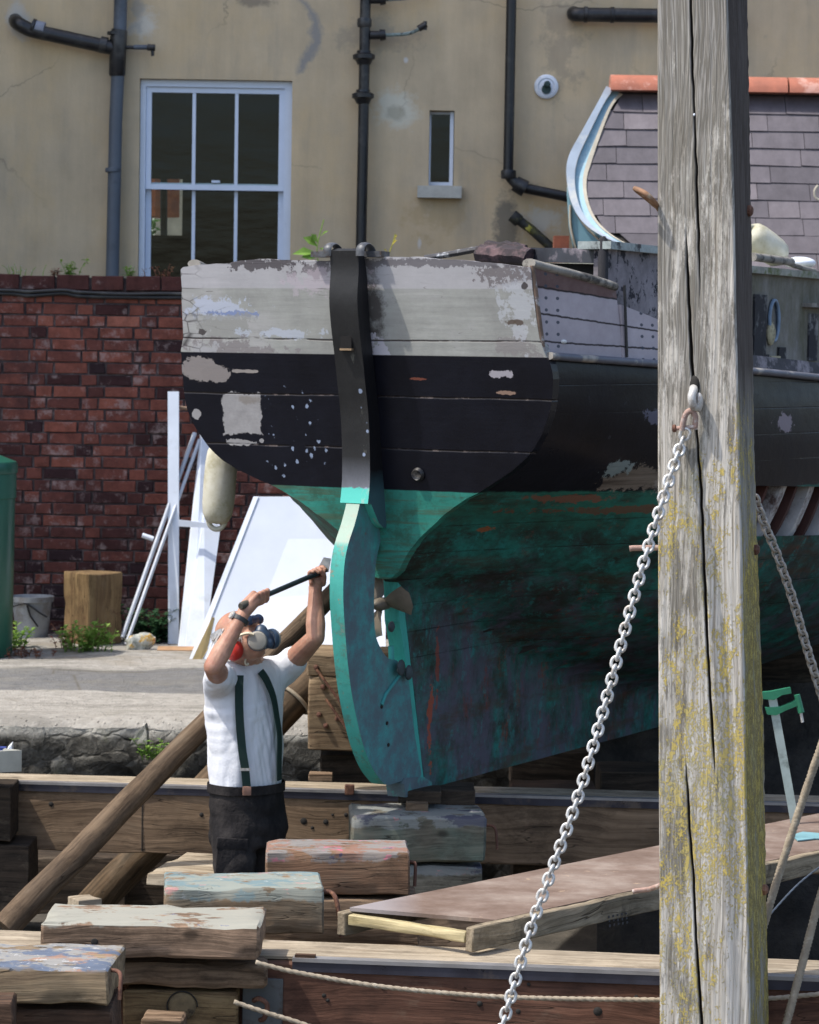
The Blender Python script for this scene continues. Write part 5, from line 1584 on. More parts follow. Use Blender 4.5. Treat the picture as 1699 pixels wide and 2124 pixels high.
# --- shore poles
def pole_mat(name, a, b):
    return wood(name, a, b, knots=False, rough=.8)
M_pole = pole_mat('brown_pole', (.065, .045, .030), (.16, .12, .085)); M_pole2 = pole_mat('dark_pole', (.05, .037, .022), (.14, .10, .065))
def pole(p, q, r0, r1, mat, label, seed):
    L = (q - p).length
    M = basis((p + q) / 2, q - p, V((0, -1, .3)))
    bm = bmesh.new(); pts = [V((L * (t / 24 - .5), .006 * noise.noise(V((t * .3, seed, 0))), .008 * noise.noise(V((t * .25, 5, seed))))) for t in range(25)]
    tube(bm, pts, [lerp(r0, r1, t / 24) * (1 + .03 * noise.noise(V((t * .6, 9, seed)))) for t in range(25)], 20)
    o = fin('shore_pole', bm, mat, None, M, smooth=60); return tag(o, label, 'pole', 'round poles that shore up the boat')
pole(P(10, 1925, 11.35), P(700, 1222, 12.1), .058, .040, M_pole, 'slimmer sunlit shore pole slanting up behind the man to the hull', 1)
pole(P(120, 1950, 12.86), P(668, 1395, 13.05), .080, .074, M_pole2, 'thick dark shore pole behind the man tied with a rope', 2)
bm = bmesh.new()
c = P(612, 1452, 13.03); ax = (P(668, 1395, 13.05) - P(120, 1950, 12.86)).normalized()
up = ax.cross(V((0, 1, 0))).normalized(); vv = ax.cross(up)
tube(bm, [c + (up * cos(t) + vv * sin(t)) * .082 + ax * .02 * sin(t) for t in [2*pi*i/24 for i in range(25)]], .009, 8)
tag(fin('rope_lashing', bm, flat('jute', (.26, .22, .16), .95, 0, .2, 60, .6), smooth=60), 'single turn of rope round the thick dark shore pole', 'rope')
# --- timber tower behind the rudder
GT = 'blocks stacked behind the rudder'
block('timber_block', (637, 1352), (880, 1356), 12.75, .11, .35, wood('tower_top', (.16, .12, .08), (.33, .26, .18)), 'top block of the stack seen between the man and the rudder', 'wooden block', GT, 21)
t2, Mt2, Lt2 = block('timber_block', (640, 1403), (880, 1407), 12.75, .33, .35, wood('tower_mid', (.14, .10, .065), (.29, .225, .15), stain=(.06, .045, .03)), 'tall brown block with iron bolts behind the rudder', 'wooden block', GT, 22)
for (px, py) in ((656, 1384), (670, 1425), (662, 1482), (676, 1505), (700, 1490)):
    q = Mt2.inverted() @ P(px, py, 12.75)
    bm = bmesh.new(); lathe(bm, [(.012, 0), (.011, .016), (.0, .02)], V((q.x, -.174, q.z)), V((0, -1, 0)), 10); fin('bolt', bm, M_rust, t2, Mt2, smooth=50)
for (p_, q_) in (((656, 1388), (720, 1475)), ((676, 1450), (740, 1540))):
    bm = bmesh.new(); tube(bm, [Mt2.inverted() @ (P(*p_, 12.72)), Mt2.inverted() @ (P(*q_, 12.70))], .006, 8); fin('iron_rod', bm, M_rust, t2, Mt2)
block('timber_block', (664, 1565), (880, 1568), 12.85, .14, .3, M_dk, 'dark lowest block of the stack behind the rudder', 'wooden block', GT, 23)
pxblock('timber_offcut', 640, 1606, 690, 1622, 12.6, .1, M_w, 'short grey offcut on the far beam left of the rudder foot', 'offcut')
# --- timbers in the shade under the hull
GS = 'baulks stacked in the shade under the hull'
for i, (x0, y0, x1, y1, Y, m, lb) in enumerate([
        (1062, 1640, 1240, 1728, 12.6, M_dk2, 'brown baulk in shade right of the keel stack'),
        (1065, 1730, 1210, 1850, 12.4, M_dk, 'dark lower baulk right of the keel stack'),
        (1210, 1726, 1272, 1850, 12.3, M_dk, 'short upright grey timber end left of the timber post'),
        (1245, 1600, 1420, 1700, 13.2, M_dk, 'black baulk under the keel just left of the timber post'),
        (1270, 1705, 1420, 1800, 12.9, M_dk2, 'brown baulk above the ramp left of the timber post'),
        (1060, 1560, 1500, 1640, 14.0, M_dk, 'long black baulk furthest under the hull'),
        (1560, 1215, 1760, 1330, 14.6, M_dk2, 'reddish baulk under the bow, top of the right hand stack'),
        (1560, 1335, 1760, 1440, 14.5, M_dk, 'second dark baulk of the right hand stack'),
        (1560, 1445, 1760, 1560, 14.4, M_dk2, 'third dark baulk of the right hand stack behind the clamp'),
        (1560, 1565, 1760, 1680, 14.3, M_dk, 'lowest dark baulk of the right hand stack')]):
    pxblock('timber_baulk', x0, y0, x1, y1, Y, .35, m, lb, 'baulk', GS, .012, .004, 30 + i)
# dark bank of rubble and sleepers closes the dock behind
bm = bmesh.new()
rows = []
for i in range(81):
    x = .9 + 4.4 * i / 80; row = []
    for j in range(21):
        t = j / 20
        z = -.05 + t * 1.25; y = 13.2 + .9 * t + .12 * fbm(V((x * 2, z * 3, 5)))
        row.append(bm.verts.new((x, y, z)))
    rows.append(row)
for a_, b_ in zip(rows, rows[1:]):
    for j in range(20): bm.faces.new([a_[j], b_[j], b_[j+1], a_[j+1]])
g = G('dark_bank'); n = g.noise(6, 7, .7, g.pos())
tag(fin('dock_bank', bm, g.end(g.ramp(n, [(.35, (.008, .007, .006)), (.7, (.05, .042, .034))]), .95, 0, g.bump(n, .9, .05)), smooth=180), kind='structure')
# --- ramp: plywood deck on two side rails
zr = 1.0
Ar = PZ(707, 1893, zr); Br = PZ(972, 1932, zr); Cr = PZ(1699, 1772, zr); Dr = PZ(1699, 1692, zr)
ramp = empty('boarding_ramp', (Ar + Br) / 2 - V((0, 0, .06)), 'wooden boarding ramp with a brown plywood deck crossing behind the timber post', 'ramp')
Cx = Cr + (Cr - Br) * .5; Dx = Dr + (Dr - Ar) * .5
g = G('worn_ply'); p = g.pos(); n1 = g.noise(4, 6, .7, p); n2 = g.noise(1, 6, .7, g.sv(p, (3, 14, 3)))
c = g.ramp(n1, [(.32, (.125, .080, .058)), (.5, (.20, .145, .115)), (.68, (.29, .235, .195))]); c = g.vary(c, n2, .8, 1.15)
q = P(800, 1895, 9.2); x_, y_, z_ = g.xyz(p)
c = g.mix(g.mr(x_, q.x + .12, q.x - .02, 0, .7), c, (.30, .28, .29))
c = g.mix(g.mr(g.noise(7, 6, .8, p), .62, .68, 0, .7), c, (.45, .33, .22))
M_ply = g.end(c, .8, 0, g.bump(n1, .4, .004), .3)
dirAB = (Br - Ar).normalized(); dirBC = (Cx - Br).normalized()
bm = bmesh.new(); prism(bm, [Ar + dirAB * .01 + dirBC * .03 + V((0, 0, .002)), Br - dirAB * .012 + dirBC * .15 + V((0, 0, .002)), Cx - dirAB * .012, Dx + dirAB * .01], V((0, 0, .012)))
fin('deck', bm, M_ply, ramp, smooth=0)
M_side = wood('ramp_side', (.20, .17, .125), (.36, .32, .25), stain=(.05, .045, .04))
def rail_(p, q, w, h, name, m=M_side, dz=0):
    L = (q - p).length; M = basis((p + q) / 2 + V((0, 0, -h / 2 + dz)), q - p)
    return fin(name, timber(L, w, h, .006, .002, 7), m, ramp, M, smooth=38)
rail_(Br, Cx, .034, .075, 'side_rail', dz=.012)
rail_(Ar, Dx, .034, .075, 'side_rail', dz=.002)
M_cross = wood('yellow_crosspiece', (.30, .26, .14), (.50, .46, .30))
e0 = Ar + dirBC * .02 + dirAB * .02; e1 = Br + dirBC * .02 - dirAB * .02
rail_(e0, e1, .03, .034, 'crosspiece', M_cross, dz=-.004)
for t in (.25, .5, .75): rail_(Ar.lerp(Dx, t), Br.lerp(Cx, t), .04, .05, 'crosspiece', M_cross, dz=-.014)
# stamp on the side of the ramp
bm = bmesh.new()
for i in range(5):
    for j in range(3):
        random.seed(i * 7 + j)
        a0 = PP(1252 + i * 9 + j, 1898 + j * 9 - i * 1.6, Br + V((0, 0, 0)), V((dirBC.y, -dirBC.x, 0)).normalized()) + V((dirBC.y, -dirBC.x, 0)).normalized() * .0185
        u_ = dirBC * .008; v_ = V((0, 0, -.006 - .003 * random.random()))
        prism(bm, [a0, a0 + u_, a0 + u_ + v_, a0 + v_], V((dirBC.y, -dirBC.x, 0)).normalized() * .0008)
random.seed(3)
fin('ink_stamp', bm, flat('faded_ink', (.05, .05, .055), .9), ramp, smooth=0)
# ramp trestle so that it is carried at the far end
for k, (dx) in enumerate((0, 1)):
    q = Dx if dx else Cx
    bm = bmesh.new(); box(bm, (q.x - .25, q.y - .05, 0), (q.x - .15, q.y + .05, .93)); fin('trestle_leg', bm, M_dk, ramp, smooth=0)
pl_ = PZ(1676, 1734, 1.016)
bm = bmesh.new(); prism(bm, [PZ(*q_, 1.016) for q_ in ((1642, 1734), (1665, 1727), (1725, 1732), (1735, 1741), (1690, 1741), (1655, 1745))], V((0, 0, .004)))
tag(fin('tape_scrap', bm, flat('light_blue_plastic', (.17, .33, .36), .6), smooth=0), 'light blue plastic scrap on the ramp at the right edge', 'scrap')
# --- upright metal plate with a bolt below the split slab
hp = pxblock('iron_plate', 503, 2030, 585, 2200, 8.72, .03, M_steel if False else flat('grey_plate', (.10, .105, .105), .7, .2, .3, 10, .3, (.06, .045, .035)), 'grey iron plate with a shackle bolt right of the ochre stump', 'plate', None, .004, .001)
bm = bmesh.new(); c = P(540, 2082, 8.70); tube(bm, smooth_path([c + V(p_) for p_ in ((-.02, 0, .01), (0, -.02, .02), (.022, -.02, .0), (.014, -.015, -.04), (.0, 0, -.05))], 4), .008, 8)
tag(fin('shackle', bm, M_rust, smooth=60), 'rusty shackle hanging on the grey iron plate', 'shackle')
# ================================================================ the timber post with its chain
def rows_px(tbl, y): return curve(tbl, y)
xl_t = [(-300, 1362), (0, 1363), (1062, 1364), (2124, 1368), (2600, 1370)]
xm_t = [(-300, 1505), (0, 1508), (400, 1521), (600, 1525), (1000, 1535), (1500, 1545), (2124, 1556), (2600, 1560)]
xr_t = [(-300, 1549), (0, 1553), (400, 1560), (900, 1566), (1500, 1586), (2124, 1597), (2600, 1604)]
cr1 = [(-300, 1428), (0, 1433), (120, 1436), (240, 1441), (380, 1446), (500, 1449), (640, 1454)]
cr2 = [(455, 1423), (600, 1428), (700, 1433), (790, 1438), (880, 1444), (980, 1452), (1150, 1460), (1300, 1466), (1420, 1472), (1530, 1478), (1625, 1486)]
cr3 = [(1560, 1423), (1700, 1430), (1800, 1437), (1920, 1443), (2020, 1449), (2124, 1456), (2600, 1470)]
def wid(cr, y, w):
    a, b = cr[0][0], cr[-1][0]
    if y < a or y > b: return 0
    return w * min(1, (y - a) / 120 + (1 if a < -200 else 0)) * min(1, (b - y) / 120 + (1 if b > 2300 else 0)) ** .8
def crack_at(px, py):
    v = 0
    for cr, w, tw in ((cr1, 2.1, 1), (cr2, 3.0, 2), (cr3, 2.8, 3)):
        ww = wid(cr, py, w * (1 + .5 * noise.noise(V((py * .006, tw, 0)))))
        if ww > .2:
            d = abs(px - curve(cr, py) - 1.6 * noise.noise(V((py * .03, tw * 9, 0))) - 2.2 * noise.noise(V((py * .009, tw * 5, 3))))
            v = max(v, max(0, 1 - d / (ww + .9)) * min(1, ww / 2.2))
    return v
bm = bmesh.new()
lay = bm.verts.layers.float_color.new('split')
ys = [-300 + 7 * i for i in range(400)]
NU, NS = 124, 16
prev = None
YL, YM, YRr = 8.30, 8.215, 8.45
for y in ys:
    a, m, r = P(rows_px(xl_t, y), y, YL), P(rows_px(xm_t, y), y, YM), P(rows_px(xr_t, y), y, YRr)
    back = a + (r - m)
    row = []
    nfront = V((-.33, -.94, 0))
    for i in range(NU + 1):
        t = i / NU
        p = a.lerp(m, t)
        px = lerp(rows_px(xl_t, y), rows_px(xm_t, y), t)
        k = crack_at(px, y)
        gr = noise.noise(V((px * .16, y * .006, 2))) * .0012 + noise.noise(V((px * .45, y * .012, 8))) * .0006
        rnd_ = max(0, 1 - min(t, 1 - t) * NU / 3.0)
        dp = gr - .014 * k - .005 * rnd_ ** 2 - .0025 * max(0, noise.noise(V((y * .012, 3 if t < .5 else 7, 0)))) * max(0, 1 - min(t, 1 - t) * NU / 8)
        v = bm.verts.new(p + nfront * dp); v[lay] = (k, 0, 0, 1); row.append(v)
    ns = V((.94, -.33, 0))
    for i in range(1, NS + 1):
        t = i / NS; p = m.lerp(r, t)
        v = bm.verts.new(p + ns * (noise.noise(V((t * 9, y * .007, 5))) * .002 - .004 * (t > .95) + .003 * noise.noise(V((0, y * .05, 1))) * (t > .9))); v[lay] = (0, 1, 0, 1); row.append(v)
    for p in (back.lerp(r, .5), back, back.lerp(a, .5)):
        v = bm.verts.new(p); v[lay] = (0, 0, 0, 1); row.append(v)
    if prev:
        n = len(row)
        for i in range(n): bm.faces.new([prev[i], prev[(i + 1) % n], row[(i + 1) % n], row[i]])
    else: top_row = row
    prev = row
bm.faces.new(top_row); bm.faces.new(prev[::-1])
g = G('mooring_post_wood')
ob = g.obj(); x, y, z = g.xyz(ob); p = g.pos(); wz = g.xyz(p)[2]
at = g.n('Attribute', {'attribute_name': 'split'}).outputs['Color']; k_, sd_, _ = g.xyz(at)
warp = g.n('VectorMath', {'operation': 'ADD'}); g.set(warp.inputs[0], ob)
w1 = g.noise(1, 3, .5, g.sv(ob, (3, 3, .9)))
g.set(warp.inputs[1], g.comb(g.mul(g.sub(w1, .5), .11), 0, 0)); wv = warp.outputs[0]
grain = g.noise(1, 6, .68, g.sv(wv, (110, 110, 1.5)))
fineg = g.noise(1, 4, .6, g.sv(wv, (260, 260, 4.5)))
# cathedral figure in the middle of the face
wx, wy, wzz = g.xyz(wv)
cf = g.math('SINE', g.add(g.mul(g.math('ABSOLUTE', g.sub(wx, .0)), 520), g.mul(g.noise(1, 3, .6, g.sv(wv, (4, 4, 1.0))), 60)))
big = g.noise(1, 6, .7, g.sv(ob, (9, 9, 1.3)))
blot = g.noise(1, 7, .8, g.sv(ob, (22, 22, 5)))
col = g.ramp(grain, [(.33, (.25, .22, .175)), (.44, (.46, .425, .37)), (.56, (.61, .58, .525)), (.8, (.68, .66, .62))])
col = g.vary(col, fineg, .78, 1.14)
col = g.mix(g.mr(cf, -.2, 1, 0, .22), col, (.16, .14, .12))
# upper part greyer and bleached
col = g.mix(g.mul(g.mr(wz, 2.2, 3.0, .0, .45), g.mr(big, .45, .6)), col, (.46, .45, .45))
# grey-black algae mottling, heavier on the left of the face and on top
lft = g.mr(x, .04, -.09, .0, .085)
mot = g.mr(g.add(g.add(g.mul(blot, .55), g.mul(big, .45)), g.add(lft, g.mr(wz, 2.0, 3.3, -.05, .03))), .515, .575)
mot = g.mul(mot, g.mr(fineg, .35, .55, .35, 1))
col = g.mix(g.mul(mot, .85), col, (.115, .105, .085))
# side face: dark brown at the top, its shade put into the colour
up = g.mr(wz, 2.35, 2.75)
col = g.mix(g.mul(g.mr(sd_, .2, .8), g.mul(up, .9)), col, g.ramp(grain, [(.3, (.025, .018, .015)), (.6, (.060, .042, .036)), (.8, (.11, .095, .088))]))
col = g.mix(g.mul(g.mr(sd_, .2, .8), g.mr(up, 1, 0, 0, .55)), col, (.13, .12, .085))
# lichen: yellow crust
l1 = g.noise(1, 6, .75, g.sv(ob, (20, 20, 6), (3, 1, 0))); l2 = g.voro(70, g.sv(ob, (1, 1, .7))); l3 = g.noise(1, 4, .6, g.sv(ob, (5, 5, 1.6), (1, 0, 7)))
low = g.mr(wz, 2.72, 2.45, -.14, 0); low2 = g.mr(wz, 1.5, .9, 0, -.035)
lz = g.add(g.add(g.add(g.mul(l1, .45), g.mul(l3, .55)), g.add(g.add(low, low2), .078)), g.mul(sd_, .055))
spk = g.noise(1, 4, .75, g.sv(ob, (190, 190, 130), (2, 2, 2))); spk2 = g.noise(1, 3, .7, g.sv(ob, (60, 60, 30), (6, 2, 2)))
lm = g.mr(g.add(g.add(g.mul(spk, .6), g.mul(spk2, .5)), g.math('MINIMUM', g.mul(g.sub(lz, .575), 1.6), .03)), .555, .615)
lm = g.mul(lm, g.mr(wz, 2.75, 2.5))
lm2 = g.mul(g.mr(sd_, .3, .9), g.mul(g.mr(wz, 2.55, 2.3), g.mr(g.add(l1, l3), .84, .98)))
col = g.mix(g.mul(lm2, .8), col, (.24, .185, .05))
col = g.mix(g.mul(lm, .92), col, g.ramp(l1, [(.35, (.36, .35, .20)), (.5, (.50, .40, .13)), (.65, (.62, .46, .08))]))
gr = g.mul(g.mr(g.add(g.mul(l1, .5), g.mul(g.noise(1, 5, .7, g.sv(ob, (8, 8, 3), (9, 9, 9))), .5)), .53, .6), g.mr(wz, 2.7, 2.4, 0, .45))
col = g.mix(gr, col, (.31, .31, .23))
col = g.mix(g.mr(k_, .1, .45), col, (.012, .009, .007))
h = g.add(g.add(g.mul(grain, .6), g.mul(fineg, .5)), g.mul(lm, .5))
M_post = g.end(col, .9, 0, g.bump(h, .75, .006), .2)
post = empty('mooring_post', P(1470, 2600, 8.3), 'tall square weathered timber post with yellow lichen and a long split', 'post')
fin('shaft', bm, M_post, post, smooth=180)
def onpost(px, py, off=.004):
    t = (px - rows_px(xl_t, py)) / (rows_px(xm_t, py) - rows_px(xl_t, py))
    return P(px, py, lerp(YL, YM, t) - off)
# eye hole and hanger
bm = bmesh.new(); ellip(bm, onpost(1441, 800, -.003), [V((.015, -.004, 0)), V((0, .012, 0)), V((0, 0, .030))]); fin('bolt_hole', bm, M_dark, post, smooth=60)
M_galv = flat('galvanised_grey', (.52, .51, .49), .45, .25, .2, 30, .3, (.33, .28, .24))
M_pinkr = flat('pinkish_rust', (.36, .24, .20), .75, .2, .3, 40, .4, (.55, .50, .46))
bm = bmesh.new()
c = onpost(1440, 818, .01)
tube(bm, smooth_path([c + V((.0, .03, .018)), c + V((-.004, -.018, .012)), c + V((-.010, -.035, -.006)), c + V((-.006, -.032, -.03)), c + V((.006, -.02, -.034)), c + V((.010, .0, -.012)), c + V((.006, .02, .0))], 6), .0125, 12)
ellip(bm, c + V((.012, -.02, -.022)), [V((.012, 0, 0)), V((0, .014, 0)), V((0, 0, .028))])
fin('eye_bolt', bm, M_galv, post, smooth=60)
sh = empty('shackle', onpost(1428, 885, .03), 'pinkish rusty bow shackle joining the eye bolt and the pale chain', 'shackle')
bm = bmesh.new(); c = onpost(1432, 868, .03)
pts = [c + V(q) for q in ((-.022, .004, -.034), (-.020, 0, -.010), (-.012, -.004, .014), (.002, -.004, .022), (.014, 0, .006), (.014, .006, -.030))]
tube(bm, smooth_path(pts, 5), .0085, 10); fin('bow', bm, M_pinkr, sh, smooth=60)
bm = bmesh.new(); a = onpost(1399, 889, .03); b = onpost(1444, 885, .024)
tube(bm, [a, b], .0065, 10); fin('pin', bm, M_pinkr, sh, smooth=60)
bm = bmesh.new(); lathe(bm, [(.007, 0), (.011, .002), (.011, .010), (.006, .012)], a + V((-.006, 0, 0)), (b - a), 12); fin('pin_eye', bm, M_rust, sh, smooth=40)
# bolts and rings through the post
def ringpin(name, pts, r, label, mat=M_pinkr):
    bm = bmesh.new(); tube(bm, pts, r, 10); return fin(name, bm, mat, post, smooth=60)
M_pinr = flat('orange_rust_iron', (.26, .15, .09), .75, .3, .4, 30, .4, (.42, .33, .24))
cc = P(1352, 418, 8.36); u = (P(1316, 395, 8.36) - cc); 
pts = smooth_path([P(1375, 437, 8.42), P(1358, 425, 8.40), P(1338, 408, 8.38), P(1320, 394, 8.36), P(1320, 392, 8.30), P(1340, 402, 8.26), P(1358, 420, 8.28), P(1368, 436, 8.36)], 5)
ringpin('iron_ring', pts, .0075, '', M_pinr)
ringpin('iron_pin', [P(1306, 1138, 8.36), P(1312, 1137, 8.36), P(1372, 1136, 8.38)], .0085, '')
ringpin('iron_pin', [P(1312, 1850, 8.36), P(1318, 1848, 8.36), P(1345, 1845, 8.37), P(1374, 1835, 8.38)], .0075, '')
for px, py in ((1549, 437), (1566, 1140), (1584, 1845)):
    t = .75
    q = P(rows_px(xr_t, py) - 10, py, 8.40)
    bm = bmesh.new(); lathe(bm, [(.017, -.01), (.017, .010), (.010, .016)], q, V((.94, -.33, 0)), 6 if py > 1000 else 14)
    fin('bolt_head', bm, M_rust, post, smooth=20)
bm = bmesh.new(); ellip(bm, onpost(1440, 238, .002), [V((.003, 0, 0)), V((0, .003, 0)), V((0, 0, .004))]); fin('white_nail', bm, M_white_board, post, smooth=60)
# ---------------- chains
M_chain = flat('galvanised_chain', (.60, .60, .59), .4, .35, .15, 60, .2, (.38, .34, .30))
M_chain2 = flat('dull_chain', (.36, .325, .28), .55, .4, .25, 60, .3, (.34, .31, .28))
def link_mesh_(wire, pitch, width, mat):
    bm = bmesh.new()
    hw = (width - wire) / 2; hl = (pitch + wire) / 2 - hw + 0.0
    hl = max(hl, .001)
    pts = []
    for i in range(9): a = -pi / 2 + pi * i / 8; pts.append(V((hl + hw * cos(a), hw * sin(a), 0)))
    for i in range(9): a = pi / 2 + pi * i / 8; pts.append(V((-hl + hw * cos(a), hw * sin(a), 0)))
    n = len(pts); rings = []
    for i in range(n):
        t = (pts[(i + 1) % n] - pts[i - 1]).normalized(); u = V((0, 0, 1)); w = t.cross(u)
        rings.append([bm.verts.new(pts[i] + (u * cos(2*pi*k/10) + w * sin(2*pi*k/10)) * wire / 2) for k in range(10)])
    for i in range(n):
        A, B = rings[i], rings[(i + 1) % n]
        for k in range(10): bm.faces.new([A[k], A[(k+1) % 10], B[(k+1) % 10], B[k]])
    bmesh.ops.recalc_face_normals(bm, faces=bm.faces)
    for f in bm.faces: f.smooth = True
    me = bpy.data.meshes.new('link'); bm.to_mesh(me); bm.free(); me.materials.append(mat)
    return me
def chain(path, wire, pitch, width, mat, label, roll=0, maxn=100):
    root = empty('chain', path[0], label, 'chain')
    me = link_mesh_(wire, pitch, width, mat)
    d = 0; L = [0]
    for a, b in zip(path, path[1:]): L.append(L[-1] + (b - a).length)
    n = 0; s_ = pitch * .5
    while s_ < L[-1] and n < maxn:
        for i in range(len(L) - 1):
            if L[i + 1] >= s_: break
        t = (s_ - L[i]) / (L[i+1] - L[i]); p = path[i].lerp(path[i+1], t); dr = (path[i+1] - path[i]).normalized()
        M = basis(p, dr, V((0, -1, 0))) @ Matrix.Rotation(roll + (pi / 2 if n % 2 else 0) + random.uniform(-.08, .08), 4, 'X')
        link_mesh('link', me, root, M)
        s_ += pitch; n += 1
    return root
pa = [onpost(1424, 893, .032), onpost(1412, 925, .035), P(1385, 1005, 8.20), P(1340, 1150, 8.16), P(1290, 1330, 8.12), P(1250, 1480, 8.10), P(1200, 1650, 8.07), P(1150, 1790, 8.05), P(1100, 1930, 8.03), P(1050, 2100, 8.0), P(1010, 2240, 7.98)]
chain(smooth_path(pa, 6), .0098, .0245, .0365, M_chain, 'pale galvanised chain hanging down to the left from the timber post', .25)
pa = [P(1566, 1030, 8.62), P(1585, 1085, 8.6), P(1612, 1150, 8.58), P(1645, 1245, 8.55), P(1680, 1365, 8.52), P(1720, 1490, 8.5), P(1760, 1620, 8.45)]
chain(smooth_path(pa, 6), .0092, .0215, .035, M_chain2, 'dull brown chain hanging down to the right behind the timber post', .8)
# ---------------- ropes
M_rope = flat('hemp_rope', (.30, .25, .185), .95, 0, .25, 50, .6, (.40, .35, .27))
def rope(path, r, label, tw=160, mat=None):
    pts = []
    L = sum((b - a).length for a, b in zip(path, path[1:]))
    n = max(20, int(L / .006)); path = smooth_path(path, 10)
    Ls = [0]
    for a, b in zip(path, path[1:]): Ls.append(Ls[-1] + (b - a).length)
    j = 0
    for i in range(n + 1):
        s_ = Ls[-1] * i / n
        while j < len(Ls) - 2 and Ls[j+1] < s_: j += 1
        pts.append(path[j].lerp(path[j+1], (s_ - Ls[j]) / max(1e-9, Ls[j+1] - Ls[j])))
    step = Ls[-1] / n
    bm = bmesh.new()
    tube(bm, pts, r, 12, prof=lambda i, a: 1 + .5 * (abs(cos(1.5 * (a + i * step * tw))) - .6))
    return tag(fin('rope', bm, mat or M_rope, smooth=180), label, 'rope')
rope([P(1740, 1450, 8.75), P(1699, 1560, 8.7), P(1655, 1690, 8.68), P(1620, 1800, 8.65), P(1590, 1900, 8.6), P(1560, 2010, 8.6)], .0115, 'thick brown rope hanging at the right edge and passing behind the post')
rope([P(1730, 1780, 8.5), P(1699, 1868, 8.5), P(1668, 1985, 8.45), P(1640, 2090, 8.4), P(1610, 2200, 8.4)], .0115, 'thick brown rope at the bottom right corner')
rope([P(530, 1996, 8.50), P(560, 2004, 8.50), P(620, 2018, 8.50), P(780, 2045, 8.50), P(950, 2062, 8.50), P(1100, 2070, 8.50), P(1363, 2074, 8.50), P(1560, 2073, 8.50), P(1699, 2062, 8.50), P(1820, 2050, 8.50)], .0066, 'thin rope sagging across the face of the near slipway beam', 260)
rope([P(485, 2078, 8.50), P(520, 2090, 8.50), P(560, 2103, 8.50), P(610, 2118, 8.50), P(680, 2142, 8.50), P(760, 2170, 8.50)], .0066, 'thin rope crossing the iron plate at the bottom', 260)
rope([P(1590, 1905, 9.3), P(1660, 1830, 9.6), P(1740, 1770, 9.9)], .003, 'thin slack line in the shade below the ramp', 300, M_pipe_grey)
# ---------------- G clamp / bar clamp
cl = empty('bar_clamp', P(1648, 1700, 10.9), 'long bar clamp with green jaws and a pale steel bar right of the post', 'clamp')
M_grn = flat('green_clamp_paint', (.02, .16, .085), .45, 0, .3, 12, .2)
bm = bmesh.new(); a, b = P(1602, 1446, 10.9), P(1650, 1712, 10.9); d = (b - a).normalized(); w = d.cross(V((0, 1, 0))).normalized()
prism(bm, [a - w * .016, a + w * .016, b + w * .016, b - w * .016], V((0, .008, 0))); bevel(bm, .002); fin('bar', bm, flat('pale_steel', (.42, .50, .48), .4, .5, .2, 14, .1, (.25, .30, .28)), cl)
bm = bmesh.new(); prism(bm, [P(x, y, 10.89) for x, y in ((1580, 1436), (1600, 1434), (1640, 1426), (1642, 1438), (1622, 1442), (1606, 1452), (1582, 1450))], V((0, .026, 0))); bevel(bm, .004); fin('fixed_jaw', bm, M_grn, cl)
bm = bmesh.new(); prism(bm, [P(x, y, 10.89) for x, y in ((1588, 1468), (1620, 1466), (1645, 1456), (1656, 1448), (1662, 1456), (1655, 1464), (1630, 1474), (1610, 1484), (1592, 1482))], V((0, .026, 0))); bevel(bm, .004); fin('sliding_jaw', bm, M_grn, cl)
bm = bmesh.new(); tube(bm, [P(1653, 1441, 10.9), P(1662, 1478, 10.9)], [.012, .013], 10); fin('screw_handle', bm, M_grn, cl)
bm = bmesh.new(); tube(bm, [P(1660, 1472, 10.9), P(1665, 1498, 10.9)], .006, 8); fin('screw', bm, M_galv, cl)

# ================================================================ things on the quay
def quay_z(px, py): return PZ(px, py, ZQ)
# green water butt
M_butt = flat('dark_green_plastic', (.012, .105, .070), .35, 0, .18, 2, .05, spec=.5)
c = V((P(-72, 1100, 17.2).x, 17.2, ZQ)); ztop = P(0, 950, 17.2).z
butt = empty('water_butt', c, 'dark green plastic water butt cut by the left edge of the picture', 'water butt')
H_ = ztop - ZQ; R_ = .305
bm = bmesh.new(); lathe(bm, [(R_*.90, 0), (R_*.93, .02), (R_*.955, H_*.6), (R_*.96, H_ - .24), (R_*.985, H_ - .235), (R_*.985, H_ - .09)], c, V((0, 0, 1)), 48); fin('drum', bm, M_butt, butt, smooth=40)
bm = bmesh.new(); lathe(bm, [(R_, H_ - .088), (R_*1.01, H_ - .08), (R_*1.01, H_ - .035), (R_*.98, H_ - .02), (R_*.5, H_ + .035), (.02, H_ + .05)], c, V((0, 0, 1)), 48); fin('lid', bm, M_butt, butt, smooth=35)
# bucket
c = quay_z(66, 1322); zt = P(66, 1236, c.y).z; h = zt - ZQ
bk = empty('bucket', c, 'light grey plastic bucket between the water butt and the square timber', 'bucket')
M_buck = flat('grey_bucket_plastic', (.30, .32, .34), .5, 0, .2, 7, .1, (.20, .19, .18))
s_ = F / c.y
bm = bmesh.new(); lathe(bm, [(32/s_, 0), (41/s_, h*.86), (45/s_, h*.87), (46/s_, h), (43/s_, h), (40/s_, h*.86), (30/s_, .02)], c, V((0, 0, 1)), 36); fin('pail', bm, M_buck, bk, smooth=35)
bm = bmesh.new(); tube(bm, smooth_path([c + V((x_/s_, -.135 + .02 * abs(x_) / 40, h - z_/s_)) for x_, z_ in ((-42, 22), (-25, 16), (-10, 12), (6, 20), (22, 32), (36, 40))], 5), .006, 8)
tube(bm, [c + V((-5/s_, -.132, h - 16/s_)), c + V((2/s_, -.13, h - 38/s_)), c + V((18/s_, -.128, h - 60/s_))], .006, 8); fin('handle', bm, M_pipe_black, bk, smooth=60)
